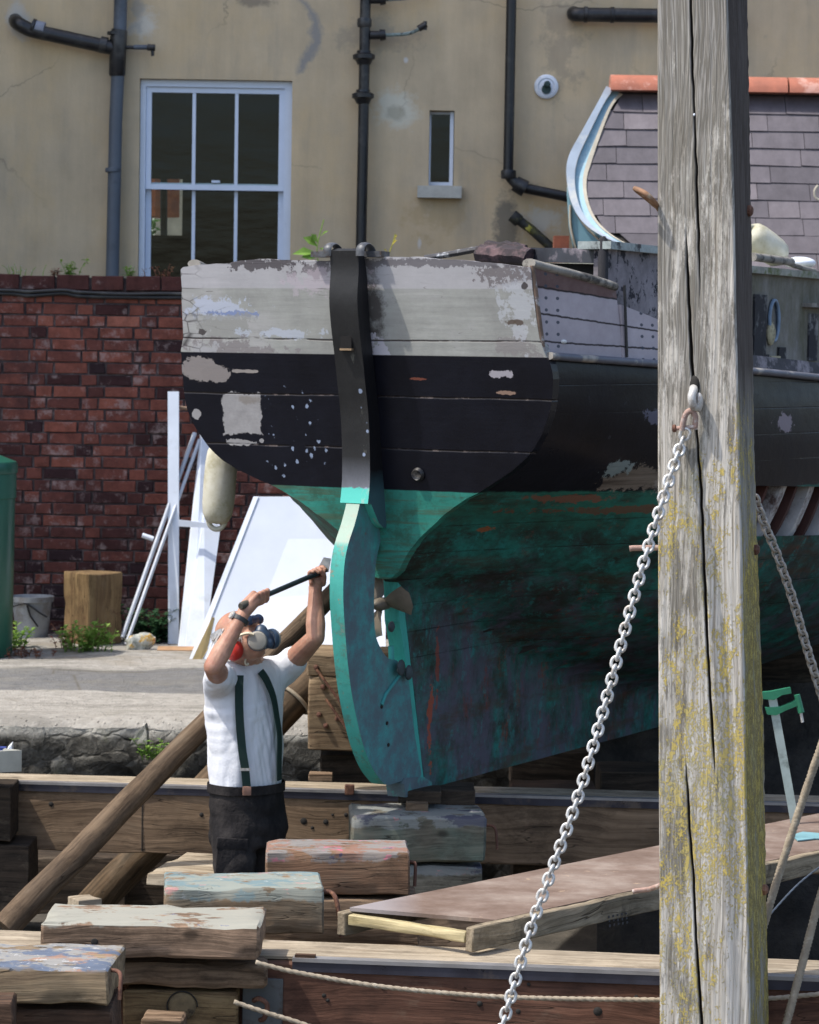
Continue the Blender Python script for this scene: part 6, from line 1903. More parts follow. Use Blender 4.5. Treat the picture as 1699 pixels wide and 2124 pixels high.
# square timber standing on the quay
c = quay_z(186, 1340) + V((0, .16, 0))
s_ = F / c.y
M = Matrix.Translation(c + V((0, 0, 75 / s_))) @ Matrix.Rotation(radians(43), 4, 'Z') @ Matrix.Rotation(pi / 2, 4, 'Y')
o = fin('square_timber', timber(150 / s_, .262, .262, .012, .004, 9), wood('standing_timber', (.15, .10, .055), (.27, .195, .105), grain=.6, stain=(.10, .05, .03)), None, M, smooth=38)
tag(o, 'square brown timber block standing upright against the brick wall', 'timber')
# white boards
def slab(name, pts, th, mat, label, cat, group=None):
    """flat board with four measured corners (px, py, distance) and thickness away from us"""
    q = [P(*p_) for p_ in pts]
    n = (q[1] - q[0]).cross(q[-1] - q[0]).normalized()
    if n.y < 0: n = -n
    bm = bmesh.new(); prism(bm, q, n * th); bevel(bm, .003, 1)
    return tag(fin(name, bm, mat, smooth=30), label, cat, group)
GWB = 'white boards leaning on the brick wall'
slab('white_board', [(348, 812, 18.3), (371, 812, 18.3), (371, 1341, 18.1), (349, 1341, 18.1)], .03, M_white_board, 'tallest white board, standing upright against the brick wall', 'board', GWB)
slab('white_board', [(420, 892, 18.4), (442, 930, 18.4), (400, 1341, 17.9), (373, 1341, 17.9)], .03, M_white_board, 'white board leaning right beside the upright white board', 'board', GWB)
slab('white_board', [(438, 905, 18.45), (456, 960, 18.45), (420, 1341, 17.95), (380, 1341, 17.95)], .03, M_white_board, 'white board mostly hidden behind the hanging fender', 'board', GWB)
slab('white_board', [(424, 1060, 18.2), (458, 1090, 18.2), (424, 1341, 17.85), (385, 1341, 17.85)], .03, M_white_board, 'wide white board below the hanging fender', 'board', GWB)
slab('white_batten', [(371, 1078, 18.05), (452, 1088, 18.05), (452, 1096, 18.05), (371, 1092, 18.05)], .02, M_white_board, 'short white crosspiece between the leaning boards', 'batten')
M_alu = flat('pale_tube', (.50, .53, .58), .4, .2, .12, 5, .1)
def tubeobj(name, a, b, r, mat, label, cat, group=None):
    bm = bmesh.new(); tube(bm, [a, b], r, 14); return tag(fin(name, bm, mat, smooth=50), label, cat, group)
tubeobj('white_pole', P(404, 898, 18.4), P(254, 1322, 17.9), .014, M_alu, 'left of the two thin white poles leaning on the wall', 'pole', 'thin white poles leaning on the wall')
tubeobj('white_pole', P(414, 912, 18.4), P(262, 1336, 17.85), .012, M_alu, 'right of the two thin white poles leaning on the wall', 'pole', 'thin white poles leaning on the wall')
tubeobj('white_stub', P(295, 1110, 18.0), P(318, 1118, 18.0), .016, M_white_board, 'short white tube end sticking out left of the leaning poles', 'tube')
tubeobj('wooden_stick', P(370, 845, 18.35), P(420, 850, 18.4), .011, flat('bare_stick', (.30, .20, .13), .8), 'bare wooden stick across the top of the upright white board', 'stick')
# the big white sheet with a yellowish edge
M_sheet = flat('white_sheet', (.68, .73, .81), .5, 0, .07, 3, .04)
sheet = empty('leaning_sheet', PZ(560, 1375, ZQ), 'large white panel leaning behind the man, with a yellowish lower edge', 'panel')
q = [P(390, 1374, 17.1), P(526, 1030, 17.5), P(800, 1030, 17.6), P(800, 1352, 17.15)]
n_ = (q[1] - q[0]).cross(q[3] - q[0]).normalized(); n_ = n_ if n_.y > 0 else -n_
bm = bmesh.new(); prism(bm, q, n_ * .03); fin('sheet', bm, M_sheet, sheet, smooth=0)
bm = bmesh.new(); e = (q[1] - q[0]); 
rp = [q[0] - n_ * .004, q[0] - n_ * .004 + V((.035, 0, .0)), q[1] - n_ * .004 + V((.03, 0, 0)), q[1] - n_ * .004]
prism(bm, rp, n_ * .004 * .8); fin('edge_strip', bm, M_white_board, sheet, smooth=0)
bm = bmesh.new(); prism(bm, [P(393, 1380, 17.05), P(440, 1280, 17.2), P(462, 1285, 17.25), P(452, 1310, 17.2), P(412, 1380, 17.08)], V((0, .02, 0))); fin('lower_edge', bm, flat('yellowed_edge', (.55, .40, .18), .7), sheet, smooth=0)
o = slab('plank', [(328, 1340, 17.7), (450, 1341, 17.7), (450, 1349, 17.6), (326, 1348, 17.6)], .05, flat('orange_lath', (.40, .24, .13), .8, 0, .3, 10), 'thin tan lath lying on the quay under the white boards', 'lath')
# crumpled bag
bm = bmesh.new(); c = quay_z(285, 1348) + V((0, .05, .04))
ellip(bm, c, [V((.095, 0, 0)), V((0, .07, 0)), V((0, 0, .045))], 40, 24)
for v in bm.verts: v.co += noise.noise_vector(v.co * 14) * .045 + noise.noise_vector(v.co * 40) * .012
g = G('bag_film'); nn = g.noise(14, 4, .7); cc_ = g.ramp(nn, [(.40, (.30, .32, .28)), (.52, (.50, .50, .45)), (.60, (.52, .33, .07)), (.7, (.45, .15, .06))])
tag(fin('plastic_bag', bm, g.end(cc_, .25, 0, None, .6), smooth=25), 'crumpled clear and yellow plastic bag on the quay beside the poles', 'bag')
# fender hanging by the port quarter
fd = fender('fender', P(456, 1002, 12.1), (P(450, 1080, 12.1) - P(462, 925, 12.1)).normalized(), .345, .067, 'long dirty cream fender hanging beside the left side of the boat', M_fend)
bm = bmesh.new(); tube(bm, [P(462, 925, 12.1), P(458, 760, 12.1)], .007, 8); fin('lanyard', bm, M_rope, fd, smooth=60)

# ================================================================ weeds
def leafmat(name, a, b):
    g = G(name); n = g.noise(9, 4, .7, g.rv(g.pos(), 3)); r = g.n('NewGeometry').outputs['Random Per Island']
    c = g.mix(r, a, b); c = g.vary(c, n, .75, 1.2)
    m = g.end(c, .6, 0, None, .3)
    tr = g.n('BsdfTranslucent'); g.set(tr.inputs[0], c); ms = g.n('MixShader'); ms.inputs[0].default_value = .35
    g.t.links.new(g.b.outputs[0], ms.inputs[1]); g.t.links.new(tr.outputs[0], ms.inputs[2]); g.t.links.new(ms.outputs[0], g.out.inputs[0])
    return m
M_leaf = leafmat('fresh_green', (.16, .32, .05), (.30, .45, .10)); M_leafd = leafmat('dark_green', (.02, .07, .03), (.05, .12, .05)); M_leafr = leafmat('reddish_weed', (.20, .07, .06), (.30, .16, .08))
M_leafy = leafmat('yellow_flower', (.5, .4, .04), (.45, .45, .10)); M_leafw = leafmat('white_flower', (.7, .7, .68), (.6, .6, .62))
def leaf(bm, p, d, up, L, w):
    s = d.cross(up).normalized()
    a = bm.verts.new(p); b = bm.verts.new(p + d * L * .5 + s * w + up * L * .08); c = bm.verts.new(p + d * L - up * L * .15); e = bm.verts.new(p + d * L * .5 - s * w + up * L * .08)
    m = bm.verts.new(p + d * L * .5)
    bm.faces.new([a, b, m]); bm.faces.new([b, c, m]); bm.faces.new([a, m, e]); bm.faces.new([m, c, e])
def weed(c, n, h, spread, lsz, mat, label, name='weed', cat='weed', leaves=8, seed=1, lw=.3, droop=.3, stem_mat=None):
    random.seed(seed)
    root = empty(name, c, label, cat)
    bs_, bl = bmesh.new(), bmesh.new()
    for i in range(n):
        a = random.uniform(0, 2 * pi); r = abs(random.gauss(0, spread)); b = c + V((r * cos(a) * 1.0, r * sin(a) * .6, 0))
        hh = h * random.uniform(.45, 1); ln = V((cos(a), sin(a) * .7, 0)) * random.uniform(.1, .6) * hh
        pts = [b, b + ln * .3 + V((0, 0, hh * .45)), b + ln + V((0, 0, hh * (1 - droop * random.random())))]
        pts = smooth_path(pts, 4)
        tube(bs_, pts, [.003 * (1 - .6 * k / len(pts)) for k in range(len(pts))], 5)
        for k in range(leaves):
            t = random.uniform(.15, 1); p = pts[min(len(pts) - 1, int(t * (len(pts) - 1)))]
            aa = random.uniform(0, 2 * pi); d = V((cos(aa), sin(aa), random.uniform(-.1, .9))).normalized()
            leaf(bl, p + noise.noise_vector(p * 50) * .004, d, V((0, 0, 1)), lsz * random.uniform(.6, 1.2), lsz * lw)
    fin('stems', bs_, stem_mat or mat, root, smooth=60)
    fin('leaves', bl, mat, root, smooth=0, normals=False)
    return root
weed(quay_z(178, 1352), 34, .22, .12, .055, M_leaf, 'largest bright green weed clump, at the foot of the standing timber', leaves=12, seed=2, lw=.22)
weed(quay_z(140, 1345), 14, .16, .10, .035, M_leafr, 'reddish brown weed left of the largest green clump', leaves=7, seed=3)
weed(quay_z(28, 1342), 16, .17, .10, .05, M_leaf, 'green weed in front of the water butt', leaves=8, seed=4)
weed(quay_z(55, 1362), 16, .07, .13, .035, M_leafr, 'low red weed in front of the bucket', leaves=8, seed=5)
weed(quay_z(5, 1358), 10, .12, .06, .045, M_leaf, 'small green weed at the left edge below the water butt', leaves=8, seed=14)
weed(quay_z(318, 1330), 46, .24, .13, .05, M_leafd, 'dark green bush between the white poles and the upright board', 'bush', 'bush', leaves=16, seed=6, lw=.4)
# wall-top plants
wt = lambda px: V((P(px, 568, YW + .06).x, YW + .06, topz - .01))
weed(wt(147), 8, .12, .03, .05, M_leaf, 'green tuft growing on top of the brick wall', leaves=8, seed=7, lw=.2)
weed(wt(268), 6, .09, .02, .045, M_leaf, 'small green tuft on the wall top right of the grey downpipe', leaves=6, seed=8, lw=.2)
weed(wt(118), 7, .06, .03, .03, M_leafr, 'small red weed on top of the brick wall', leaves=6, seed=9)
weed(wt(40), 14, .10, .12, .012, M_leafw, 'tiny white flowers on top of the brick wall at left', leaves=3, seed=10, lw=.6, stem_mat=M_leaf)
weed(wt(340), 8, .10, .06, .03, M_leafr, 'reddish weed on the wall top below the sash window', leaves=6, seed=11)
sp = empty('seedling', V((P(655, 560, 18.66).x, 18.66, topz)), 'bright green seedling above the transom left of the rudder head', 'seedling')
bm = bmesh.new(); tube(bm, smooth_path([P(668, 575, 18.66), P(658, 530, 18.66), P(660, 500, 18.66), P(672, 455, 18.66)], 4), .004, 6); fin('stem', bm, M_leaf, sp)
for k, (x0_, y0_, x1_, y1_, w_l) in enumerate(((658, 525, 606, 522, .035), (660, 512, 628, 488, .035), (661, 505, 645, 482, .025), (660, 515, 690, 520, .012), (665, 490, 682, 476, .01), (656, 535, 625, 530, .03))):
    bm = bmesh.new(); a = P(x0_, y0_, 18.66); b = P(x1_, y1_, 18.6); leaf(bm, a, (b - a).normalized(), V((0, -.8, .6)), (b - a).length, w_l); fin('leaf', bm, M_leaf, sp, smooth=0, normals=False)
sp = empty('seedling', V((P(812, 560, 18.66).x, 18.66, topz)), 'thin yellow flowered weed above the transom right of the rudder head', 'seedling')
bm = bmesh.new(); tube(bm, smooth_path([P(800, 570, 18.66), P(806, 530, 18.66), P(815, 505, 18.66), P(820, 485, 18.66)], 4), .004, 6); fin('stem', bm, M_leafy, sp)
for (x0_, y0_, x1_, y1_, w_l) in ((812, 510, 824, 495, .012), (806, 525, 796, 515, .012), (818, 500, 824, 484, .01)):
    bm = bmesh.new(); a = P(x0_, y0_, 18.66); b = P(x1_, y1_, 18.6); leaf(bm, a, (b - a).normalized(), V((0, -.8, .6)), (b - a).length, w_l); fin('leaf', bm, M_leafy, sp, smooth=0, normals=False)
weed(PZ(318, 1560, .6) , 10, .12, .05, .04, M_leaf, 'small green weed growing from the quay stones left of the man', leaves=7, seed=12) if False else None
q = P(322, 1575, 14.0); weed(q, 10, .12, .04, .04, M_leaf, 'small green weed growing from the quay stones left of the man', leaves=7, seed=12)
# stone leaning on the quay wall
bm = bmesh.new(); prism(bm, [P(x_, y_, 14.0) for x_, y_ in ((292, 1508), (300, 1504), (304, 1518), (306, 1565), (268, 1570), (262, 1552))], V((0, .12, 0))); bevel(bm, .01)
tag(fin('stone_slab', bm, M_rubble, smooth=30), 'pointed dark stone leaning on the quay wall above the shore pole', 'stone')
random.seed(11)
# ================================================================ the man
def remeshed(name, bm, vox, it, mat, parent, post=None, disp=None):
    me = bpy.data.meshes.new('tmp'); bm.to_mesh(me); bm.free()
    o = bpy.data.objects.new('tmp', me); COL.objects.link(o)
    md = o.modifiers.new('r', 'REMESH'); md.mode = 'VOXEL'; md.voxel_size = vox; md.use_smooth_shade = True
    if it:
        sm = o.modifiers.new('s', 'SMOOTH'); sm.factor = .5; sm.iterations = it
    dg = bpy.context.evaluated_depsgraph_get(); dg.update()
    me2 = bpy.data.meshes.new_from_object(o.evaluated_get(dg))
    bpy.data.objects.remove(o); bpy.data.meshes.remove(me)
    b2 = bmesh.new(); b2.from_mesh(me2); bpy.data.meshes.remove(me2)
    if disp:
        b2.normal_update()
        for v, n in [(v, v.normal.copy()) for v in b2.verts]: v.co += n * disp(v.co)
    return fin(name, b2, mat, parent, smooth=180)
def limb(bm, pts, rs, n=16):
    """tapered limb with round joints"""
    for a, b, r, s in zip(pts, pts[1:], rs, rs[1:]):
        if (b - a).length < 1e-5: continue
        tube(bm, [a, b], [r, s], n)
    for p, r in zip(pts, rs):
        ellip(bm, p, [V((r, 0, 0)), V((0, r, 0)), V((0, 0, r))], 14, 10)
mf = V((.72, -.69, 0)).normalized(); mr_ = V((mf.y, -mf.x, 0)); UP = V((0, 0, 1))     # facing; his right
YMAN = 11.55
man = empty('person', V((P(515, 1628, YMAN).x, YMAN, .08)), 'man in white t-shirt and dark green braces scraping the hull, wearing a respirator', 'person')
def ring(c, a, b, n=28, fwd=mf, lat=mr_, tilt=0, belly=0):
    out = []
    for k in range(n):
        t = 2 * pi * k / n
        s_, f_ = cos(t), sin(t)
        e = .86
        s2 = math.copysign(abs(s_) ** e, s_); f2 = math.copysign(abs(f_) ** e, f_)
        out.append(c + lat * a * s2 + fwd * (b * f2 + (belly if f2 > 0 else 0) * abs(f2)))
    return out
# materials
g = G('skin'); n1 = g.noise(30, 4, .6); n2 = g.noise(7, 3, .6)
c = g.ramp(n2, [(.35, (.36, .18, .12)), (.6, (.47, .27, .19))]); c = g.vary(c, n1, .80, 1.14); c = g.mix(g.mr(g.noise(16, 5, .7), .55, .68, 0, .35), c, (.40, .14, .10))
vn = g.noise(1, 4, .6, g.sv(g.obj(), (28, 28, 9)))
c = g.vary(c, vn, .88, 1.08)
M_skin = g.end(c, .5, 0, g.bump(g.add(n1, vn), .45, .004), .35, Subsurface_Weight=.12)
g = G('flushed_skin'); n2 = g.noise(9, 4, .6)
M_skin2 = g.end(g.ramp(n2, [(.35, (.40, .13, .09)), (.6, (.55, .24, .18))]), .5, 0, None, .35, Subsurface_Weight=.12)
g = G('white_cotton'); ob = g.obj(); n1 = g.noise(4.5, 4, .5, g.sv(ob, (1, 1, .28))); n2 = g.noise(90, 3, .6)
c = g.vary((.72, .74, .79), n1, .90, 1.04); c = g.mix(g.mr(g.noise(3, 6, .75, ob), .56, .68, 0, .4), c, (.56, .54, .50))
M_tee = g.end(c, .9, 0, g.bump(g.add(n1, g.mul(n2, .03)), 1, .045), .15)
g = G('black_trousers'); ob = g.obj(); n1 = g.noise(7, 5, .65, g.sv(ob, (1, 1, .6))); n2 = g.noise(60, 3, .6)
c = g.ramp(n1, [(.4, (.014, .013, .014)), (.62, (.035, .031, .030)), (.72, (.075, .065, .06))])
M_trou = g.end(c, .9, 0, g.bump(g.add(n1, g.mul(n2, .2)), .8, .02), .15)
M_brace = flat('dark_green_webbing', (.005, .024, .019), .8, 0, .2, 30, .3)
M_mask = flat('slate_blue_rubber', (.035, .06, .105), .5, 0, .2, 15, .1)
M_filt = flat('stone_grey_filter', (.33, .31, .27), .8, 0, .1, 15, .2)
M_redc = flat('red_ear_cup', (.42, .02, .012), .4, 0, .15, 15, .05)
M_strapc = flat('cream_strap', (.62, .56, .42), .7)
M_hair = flat('white_hair', (.52, .50, .48), .7, 0, .25, 60, .6)
M_boot = flat('brown_boot', (.06, .04, .03), .6)
# joints
Sr, Er, Wr_ = P(462, 1412, 11.42), P(442, 1383, 11.16), P(499, 1283, 11.22)
Sl, El, Wl_ = P(588, 1392, 11.68), P(655, 1322, 11.50), P(654, 1222, 11.58)
barA, barB = P(503, 1256, 11.22), P(676, 1182, 11.62)
bd_ = (barB - barA).normalized()
# ---- shirt
lv = [(1642, 509, .152, .112, .0), (1625, 509, .156, .118, .008), (1590, 508, .158, .120, .014), (1545, 507, .162, .120, .016), (1500, 505, .168, .120, .014), (1455, 506, .178, .116, .006), (1425, 511, .186, .110, 0), (1402, 516, .180, .098, 0), (1386, 519, .155, .088, 0), (1374, 521, .10, .075, 0), (1366, 522, .075, .068, 0)]
def tor(y):
    k = [curve([(a[0], a[i]) for a in reversed(lv)], y) for i in range(1, 5)]
    return P(k[0], y, YMAN), k[1], k[2], k[3]
bm = bmesh.new()
loft(bm, [ring(P(cx_, y, YMAN), a, b, belly=be) for y, cx_, a, b, be in lv])
# sleeves
sr_end = Sr.lerp(Er, .42); sl_end = Sl.lerp(El, .30)
limb(bm, [P(480, 1412, 11.46), Sr, sr_end], [.080, .064, .060])
limb(bm, [P(452, 1450, 11.47), P(450, 1425, 11.44), sr_end], [.050, .056, .058])
limb(bm, [P(560, 1400, 11.62), Sl, sl_end], [.080, .064, .062])
def folds(p):
    q = V((p.x, p.y, p.z))
    lat = (q - P(510, 1500, YMAN)).dot(mr_)
    a = noise.noise(V((lat * 16 + q.z * 3.2, q.z * 2.2, 3)))
    b = noise.noise(V((lat * 34 - q.z * 5, q.z * 4, 8)))
    c = noise.noise(V((lat * 10, q.z * 13, 1)))
    amt = min(1, max(.35, (1.6 - q.z) * 2.2))
    q0 = P(452, 1445, 11.4); dd = (q - q0).length; ang = math.atan2(q.z - q0.z, lat + .16)
    rad = abs(noise.noise(V((ang * 7, dd * 2, 5)))) * .018 * max(0, 1 - dd / .35)
    return (abs(a) * .016 + abs(b) * .013 + c * .003 + rad - .009) * amt
tee = remeshed('t_shirt', bm, .008, 12, M_tee, man, disp=folds)
# collar
bm = bmesh.new(); cc = P(519, 1376, YMAN)
tube(bm, [cc + mr_ * .078 * cos(t) + mf * .070 * sin(t) + UP * (-.012 * sin(t) + .010 * cos(2*t)) for t in [2*pi*i/32 for i in range(33)]], .008, 8, cap=False)
fin('collar', bm, M_tee, tee, smooth=60)
# ---- trousers and boots
bm = bmesh.new()
tl = [(1622, 509, .154, .118, .010), (1640, 511, .158, .120, .010), (1680, 514, .166, .126, .0), (1720, 516, .170, .130, 0), (1750, 514, .160, .128, 0)]
loft(bm, [ring(P(cx_, y, YMAN), a, b, belly=be) for y, cx_, a, b, be in tl])
hipR, hipL = P(486, 1740, 11.47), P(540, 1735, 11.65)
knR, knL = P(484, 1880, 11.40), P(548, 1885, 11.62)
anR, anL = V((P(470, 2000, 11.4).x, 11.42, .17)), V((P(560, 2000, 11.7).x, 11.75, .17))
limb(bm, [hipR, knR, anR], [.094, .074, .066]); limb(bm, [hipL, knL, anL], [.094, .074, .066])
def tf(p): return abs(noise.noise(V((p.x * 9, p.y * 9, p.z * 12)))) * .014 + noise.noise(p * 24) * .003 - .004
trou = remeshed('trousers', bm, .010, 3, M_trou, man, disp=tf)
# cargo pocket, waistband, knee patch
bm = bmesh.new()
def onring(tbl, y, ang, off):
    k = [curve([(a[0], a[i]) for a in sorted(tbl)], y) for i in range(1, 5)]
    c = P(k[0], y, YMAN); e = .86
    s_, f_ = cos(ang), sin(ang); s2 = math.copysign(abs(s_) ** e, s_); f2 = math.copysign(abs(f_) ** e, f_)
    o = (mr_ * s2 + mf * f2).normalized()
    return c + mr_ * k[1] * s2 + mf * (k[2] * f2 + (k[3] if f2 > 0 else 0) * abs(f2)) + o * off
bm = bmesh.new()
rg = []
for i in range(33):
    t = 2 * pi * i / 32
    a = onring(tl, 1630, t, .005); rg.append([a + UP * .018, a - UP * .018, a - UP * .018 + (a - P(510, 1630, YMAN)).normalized() * .004, a + UP * .018 + (a - P(510, 1630, YMAN)).normalized() * .004])
loft(bm, rg); fin('waistband', bm, M_trou, trou, smooth=60)
bm = bmesh.new()
pc = P(480, 1775, 11.372)
box(bm, (-.060, -.004, -.07), (.060, .02, .05), basis(pc, V((1, .28, -.08)))); box(bm, (-.064, -.008, .025), (.064, .02, .07), basis(pc, V((1, .28, -.08))))
bevel(bm, .008); fin('pocket', bm, M_trou, trou, smooth=40)
for an, nm in ((anR, 'boot'), (anL, 'boot')):
    bm = bmesh.new(); ellip(bm, an + mf * .07 + V((0, 0, -.05)), [mf * .15, mr_ * .055, UP * .055]); limb(bm, [an + V((0, 0, .08)), an + V((0, 0, -.03))], [.055, .055])
    remeshed('boot', bm, .01, 2, M_boot, man)
# ---- braces
def brace(pts, w, nm='brace'):
    bm = bmesh.new(); rings = []
    path = smooth_path([p for p, _ in pts], 6); nn = []
    for i in range(len(path)):
        t = i / (len(path) - 1) * (len(pts) - 1); j = min(int(t), len(pts) - 2); nn.append(pts[j][1].lerp(pts[j+1][1], t - j).normalized())
    for i, p in enumerate(path):
        d = (path[min(i+1, len(path)-1)] - path[max(i-1, 0)]).normalized(); s_ = d.cross(nn[i]).normalized()
        rings.append([p - s_ * w, p + s_ * w, p + s_ * w + nn[i] * .005, p - s_ * w + nn[i] * .005])
    loft(bm, rings)
    return fin(nm, bm, M_brace, man, smooth=50)
def pr_(y, ang, off=.022):
    c, a, b, be = tor(y); e = .86
    s_, f_ = cos(ang), sin(ang); s2 = math.copysign(abs(s_) ** e, s_); f2 = math.copysign(abs(f_) ** e, f_)
    o = (mr_ * s2 + mf * f2).normalized()
    return c + mr_ * a * s2 + mf * (b * f2 + (be if f2 > 0 else 0) * abs(f2)) + o * off, o
def findang(px, y):
    """angle on the torso whose camera-side point shows at px"""
    best = None
    for i in range(240):
        t = 2 * pi * i / 240; p, o = pr_(y, t)
        if o.y > .25: continue
        q = R3.transposed() @ (p - CAM); sx = 849.5 + F * q.x / -q.z
        if best is None or abs(sx - px) < best[0]: best = (abs(sx - px), t)
    return best[1]
def bracepts(lst): return [pr_(y, findang(px, y)) for px, y in lst]
b1 = brace(bracepts([(497, 1392), (497, 1420), (497, 1460), (499, 1500), (503, 1545), (508, 1580), (512, 1622)]), .0165)
b2 = brace(bracepts([(540, 1386), (552, 1405), (565, 1440), (574, 1480), (578, 1520), (579, 1570), (578, 1612)]), .015)
p_, o_ = pr_(1583, findang(508, 1583), .029); bm = bmesh.new(); box(bm, (-.020, -.003, -.005), (.020, .003, .005), basis(p_, V((o_.y * -1, o_.x, 0)))); fin('slider', bm, M_galv, b1)
p_, o_ = pr_(1622, findang(512, 1622), .028); bm = bmesh.new(); box(bm, (-.017, -.006, -.028), (.017, .006, .008), basis(p_, V((o_.y * -1, o_.x, 0)))); bevel(bm, .003)
fin('clip', bm, flat('leather_tab', (.24, .13, .09), .6, 0, .3, 30), b1)
# ---- body: arms, hands, neck, head as one skin
hf = V((.70, -.44, .40)).normalized(); hr = hf.cross(UP).normalized()   # face direction; his right
hu = hr.cross(hf).normalized()
Hc = P(497, 1318, 11.45)
bm = bmesh.new()
def el(c, a, b, d, n=20): ellip(bm, c, [hf * a, hr * b, hu * d], n, 14)
el(Hc + hu * .018 - hf * .012, .092, .072, .084)          # skull
el(Hc - hu * .045 + hf * .030, .070, .062, .072)          # face and jaw
el(Hc - hu * .095 + hf * .055, .028, .034, .022)          # chin
el(Hc + hf * .086 + hu * .020, .014, .050, .014)          # brow
el(Hc + hf * .100 - hu * .018, .020, .013, .024)          # nose
el(Hc + hf * .090 + hu * .004, .012, .008, .026)
for s_ in (-1, 1):
    el(Hc + hf * .068 - hu * .022 + hr * .038 * s_, .022, .020, .018)   # cheek
    el(Hc + hr * .078 * s_ - hu * .015 - hf * .008, .018, .010, .030)   # ear
limb(bm, [P(522, 1392, 11.55), P(512, 1362, 11.51), Hc - hf * .02 - hu * .05], [.066, .060, .058])
# arms
def arm(S, E, W_, rs):
    m1 = S.lerp(E, .5); m2 = E.lerp(W_, .28)
    limb(bm, [S, m1, E, m2, W_], rs)
arm(Sr, Er, Wr_, [.050, .045, .037, .039, .025])
arm(Sl, El, Wl_, [.050, .045, .037, .040, .026])
def perp(d, hint): return (hint - d * hint.dot(d)).normalized()
def grip(cen, wrist, ax, toward, r_bar=.013, hand=1):
    """palm and four fingers closed round a bar; 'toward' points from the bar to the palm"""
    u = perp(ax, toward); v = ax.cross(u)
    rb = r_bar + .0085
    knu = []
    for i, (o, L, r) in enumerate(((-.033, 1.0, .0088), (-.011, 1.08, .0090), (.011, 1.0, .0087), (.032, .84, .0078))):
        c = cen + ax * o * hand
        k0 = c + u * (rb + .012) - v * .004
        knu.append(k0)
        pts = [k0]
        for a in (35, 80, 125, 170, 215):
            a2 = radians(a * L); pts.append(c + (u * cos(a2) + v * sin(a2)) * rb)
        limb(bm, pts, [r * 1.12, r * 1.06, r, r, r * .94, r * .86], 10)
        # metacarpal
        limb(bm, [wrist.lerp(k0, .12) + ax * o * .35 * hand, k0], [.017, .0115], 10)
    limb(bm, [wrist, wrist.lerp((knu[1] + knu[2]) / 2, .6)], [.027, .025])
    # thumb: leaves the side of the palm and lies along / over the bar the other way
    base = wrist.lerp(knu[0], .35) - v * .016 - ax * .012 * hand
    c = cen - ax * .024 * hand
    t1 = c + (u * cos(radians(-50)) + v * sin(radians(-50))) * (rb + .006)
    t2 = c + (u * cos(radians(-100)) + v * sin(radians(-100))) * rb + ax * .008 * hand
    t3 = c + (u * cos(radians(-145)) + v * sin(radians(-145))) * rb + ax * .02 * hand
    limb(bm, [base, t1, t2, t3], [.015, .0125, .0115, .0095], 10)
cR = P(534, 1244, 11.30); cR = barA + bd_ * (cR - barA).dot(bd_)
cL = P(657, 1190, 11.58); cL = barA + bd_ * (cL - barA).dot(bd_)
grip(cR, P(506, 1270, 11.24), bd_, (P(520, 1236, 11.18) - cR), .013, 1)
limb(bm, [Wr_, P(506, 1270, 11.24)], [.027, .026])
grip(cL, P(655, 1212, 11.60), bd_, (P(652, 1225, 11.62) - cL), .010, -1)
limb(bm, [Wl_, P(655, 1212, 11.60)], [.028, .027])
body = remeshed('body', bm, .0035, 1, [M_skin], man)
me = body.data
# ---- hair: fringe round the back of the head
bm = bmesh.new()
random.seed(21)
for i in range(520):
    a = random.uniform(-2.3, 2.3); el_ = random.uniform(-.75, .22)
    d = (-hf * cos(a) * cos(el_) + hr * sin(a) * cos(el_) + hu * sin(el_)).normalized()
    p = Hc + hu * .02 - hf * .012 + hf * d.dot(hf) * .099 + hr * d.dot(hr) * .078 + hu * d.dot(hu) * .092
    dn_ = (-UP * .8 + d * .5 + noise.noise_vector(p * 40) * .4).normalized()
    L = random.uniform(.02, .04); s_ = dn_.cross(d).normalized() * .003
    q = [p - s_, p + s_, p + dn_ * L + d * .004]
    bm.faces.new([bm.verts.new(x_) for x_ in q])
fin('hair', bm, M_hair, body, smooth=0, normals=False)
# ---- respirator: rubber half mask with two round filters, ear defenders, goggles on the brow
mk = Hc + hf * .098 - hu * .052
bm = bmesh.new()
ellip(bm, mk, [hf * .036, hr * .045, hu * .046], 20, 14); ellip(bm, mk + hf * .006 + hu * .026, [hf * .028, hr * .026, hu * .030])
for s_ in (-1, 1): ellip(bm, mk + hr * .036 * s_ - hu * .008 + hf * .004, [hf * .026, hr * .027, hu * .030])
ellip(bm, mk + hf * .020 - hu * .03, [hf * .018, hr * .022, hu * .022])
mask = remeshed('respirator', bm, .005, 3, M_mask, man)
for s_ in (1, -1):
    ax = (hr * s_ * .85 + hf * .30 - hu * .1).normalized()
    if s_ > 0: ax = V((.05, -.97, .08)).normalized()
    c = mk + hr * .050 * s_ - hu * .010 + hf * .008
    bm = bmesh.new(); lathe(bm, [(.033, -.008), (.038, 0), (.038, .014), (.033, .021), (.018, .024), (.004, .025)], c, ax, 28)
    fin('filter', bm, M_filt, mask, smooth=40)
    bm = bmesh.new(); lathe(bm, [(.040, -.008), (.0412, .004), (.040, .009), (.0375, .009)], c, ax, 28); fin('filter_ring', bm, M_mask, mask, smooth=40)
bm = bmesh.new(); a = mk + hr * .05 + hu * .012; tube(bm, smooth_path([a + V((.0, -.03, .01)), a + V((-.03, -.028, .014)), Hc + hr * .088 + hf * .01 - hu * .015], 4), .006, 8, sx=1.5)
fin('strap', bm, M_strapc, mask, smooth=60)
bm = bmesh.new(); a = P(510, 1352, 11.40); tube(bm, smooth_path([a, a + V((.002, -.004, -.02)), a + V((-.002, -.004, -.04)), a + V((.004, -.004, -.052)), a + V((.012, 0, -.046))], 4), .0042, 8); fin('strap_tail', bm, M_strapc, mask, smooth=60)
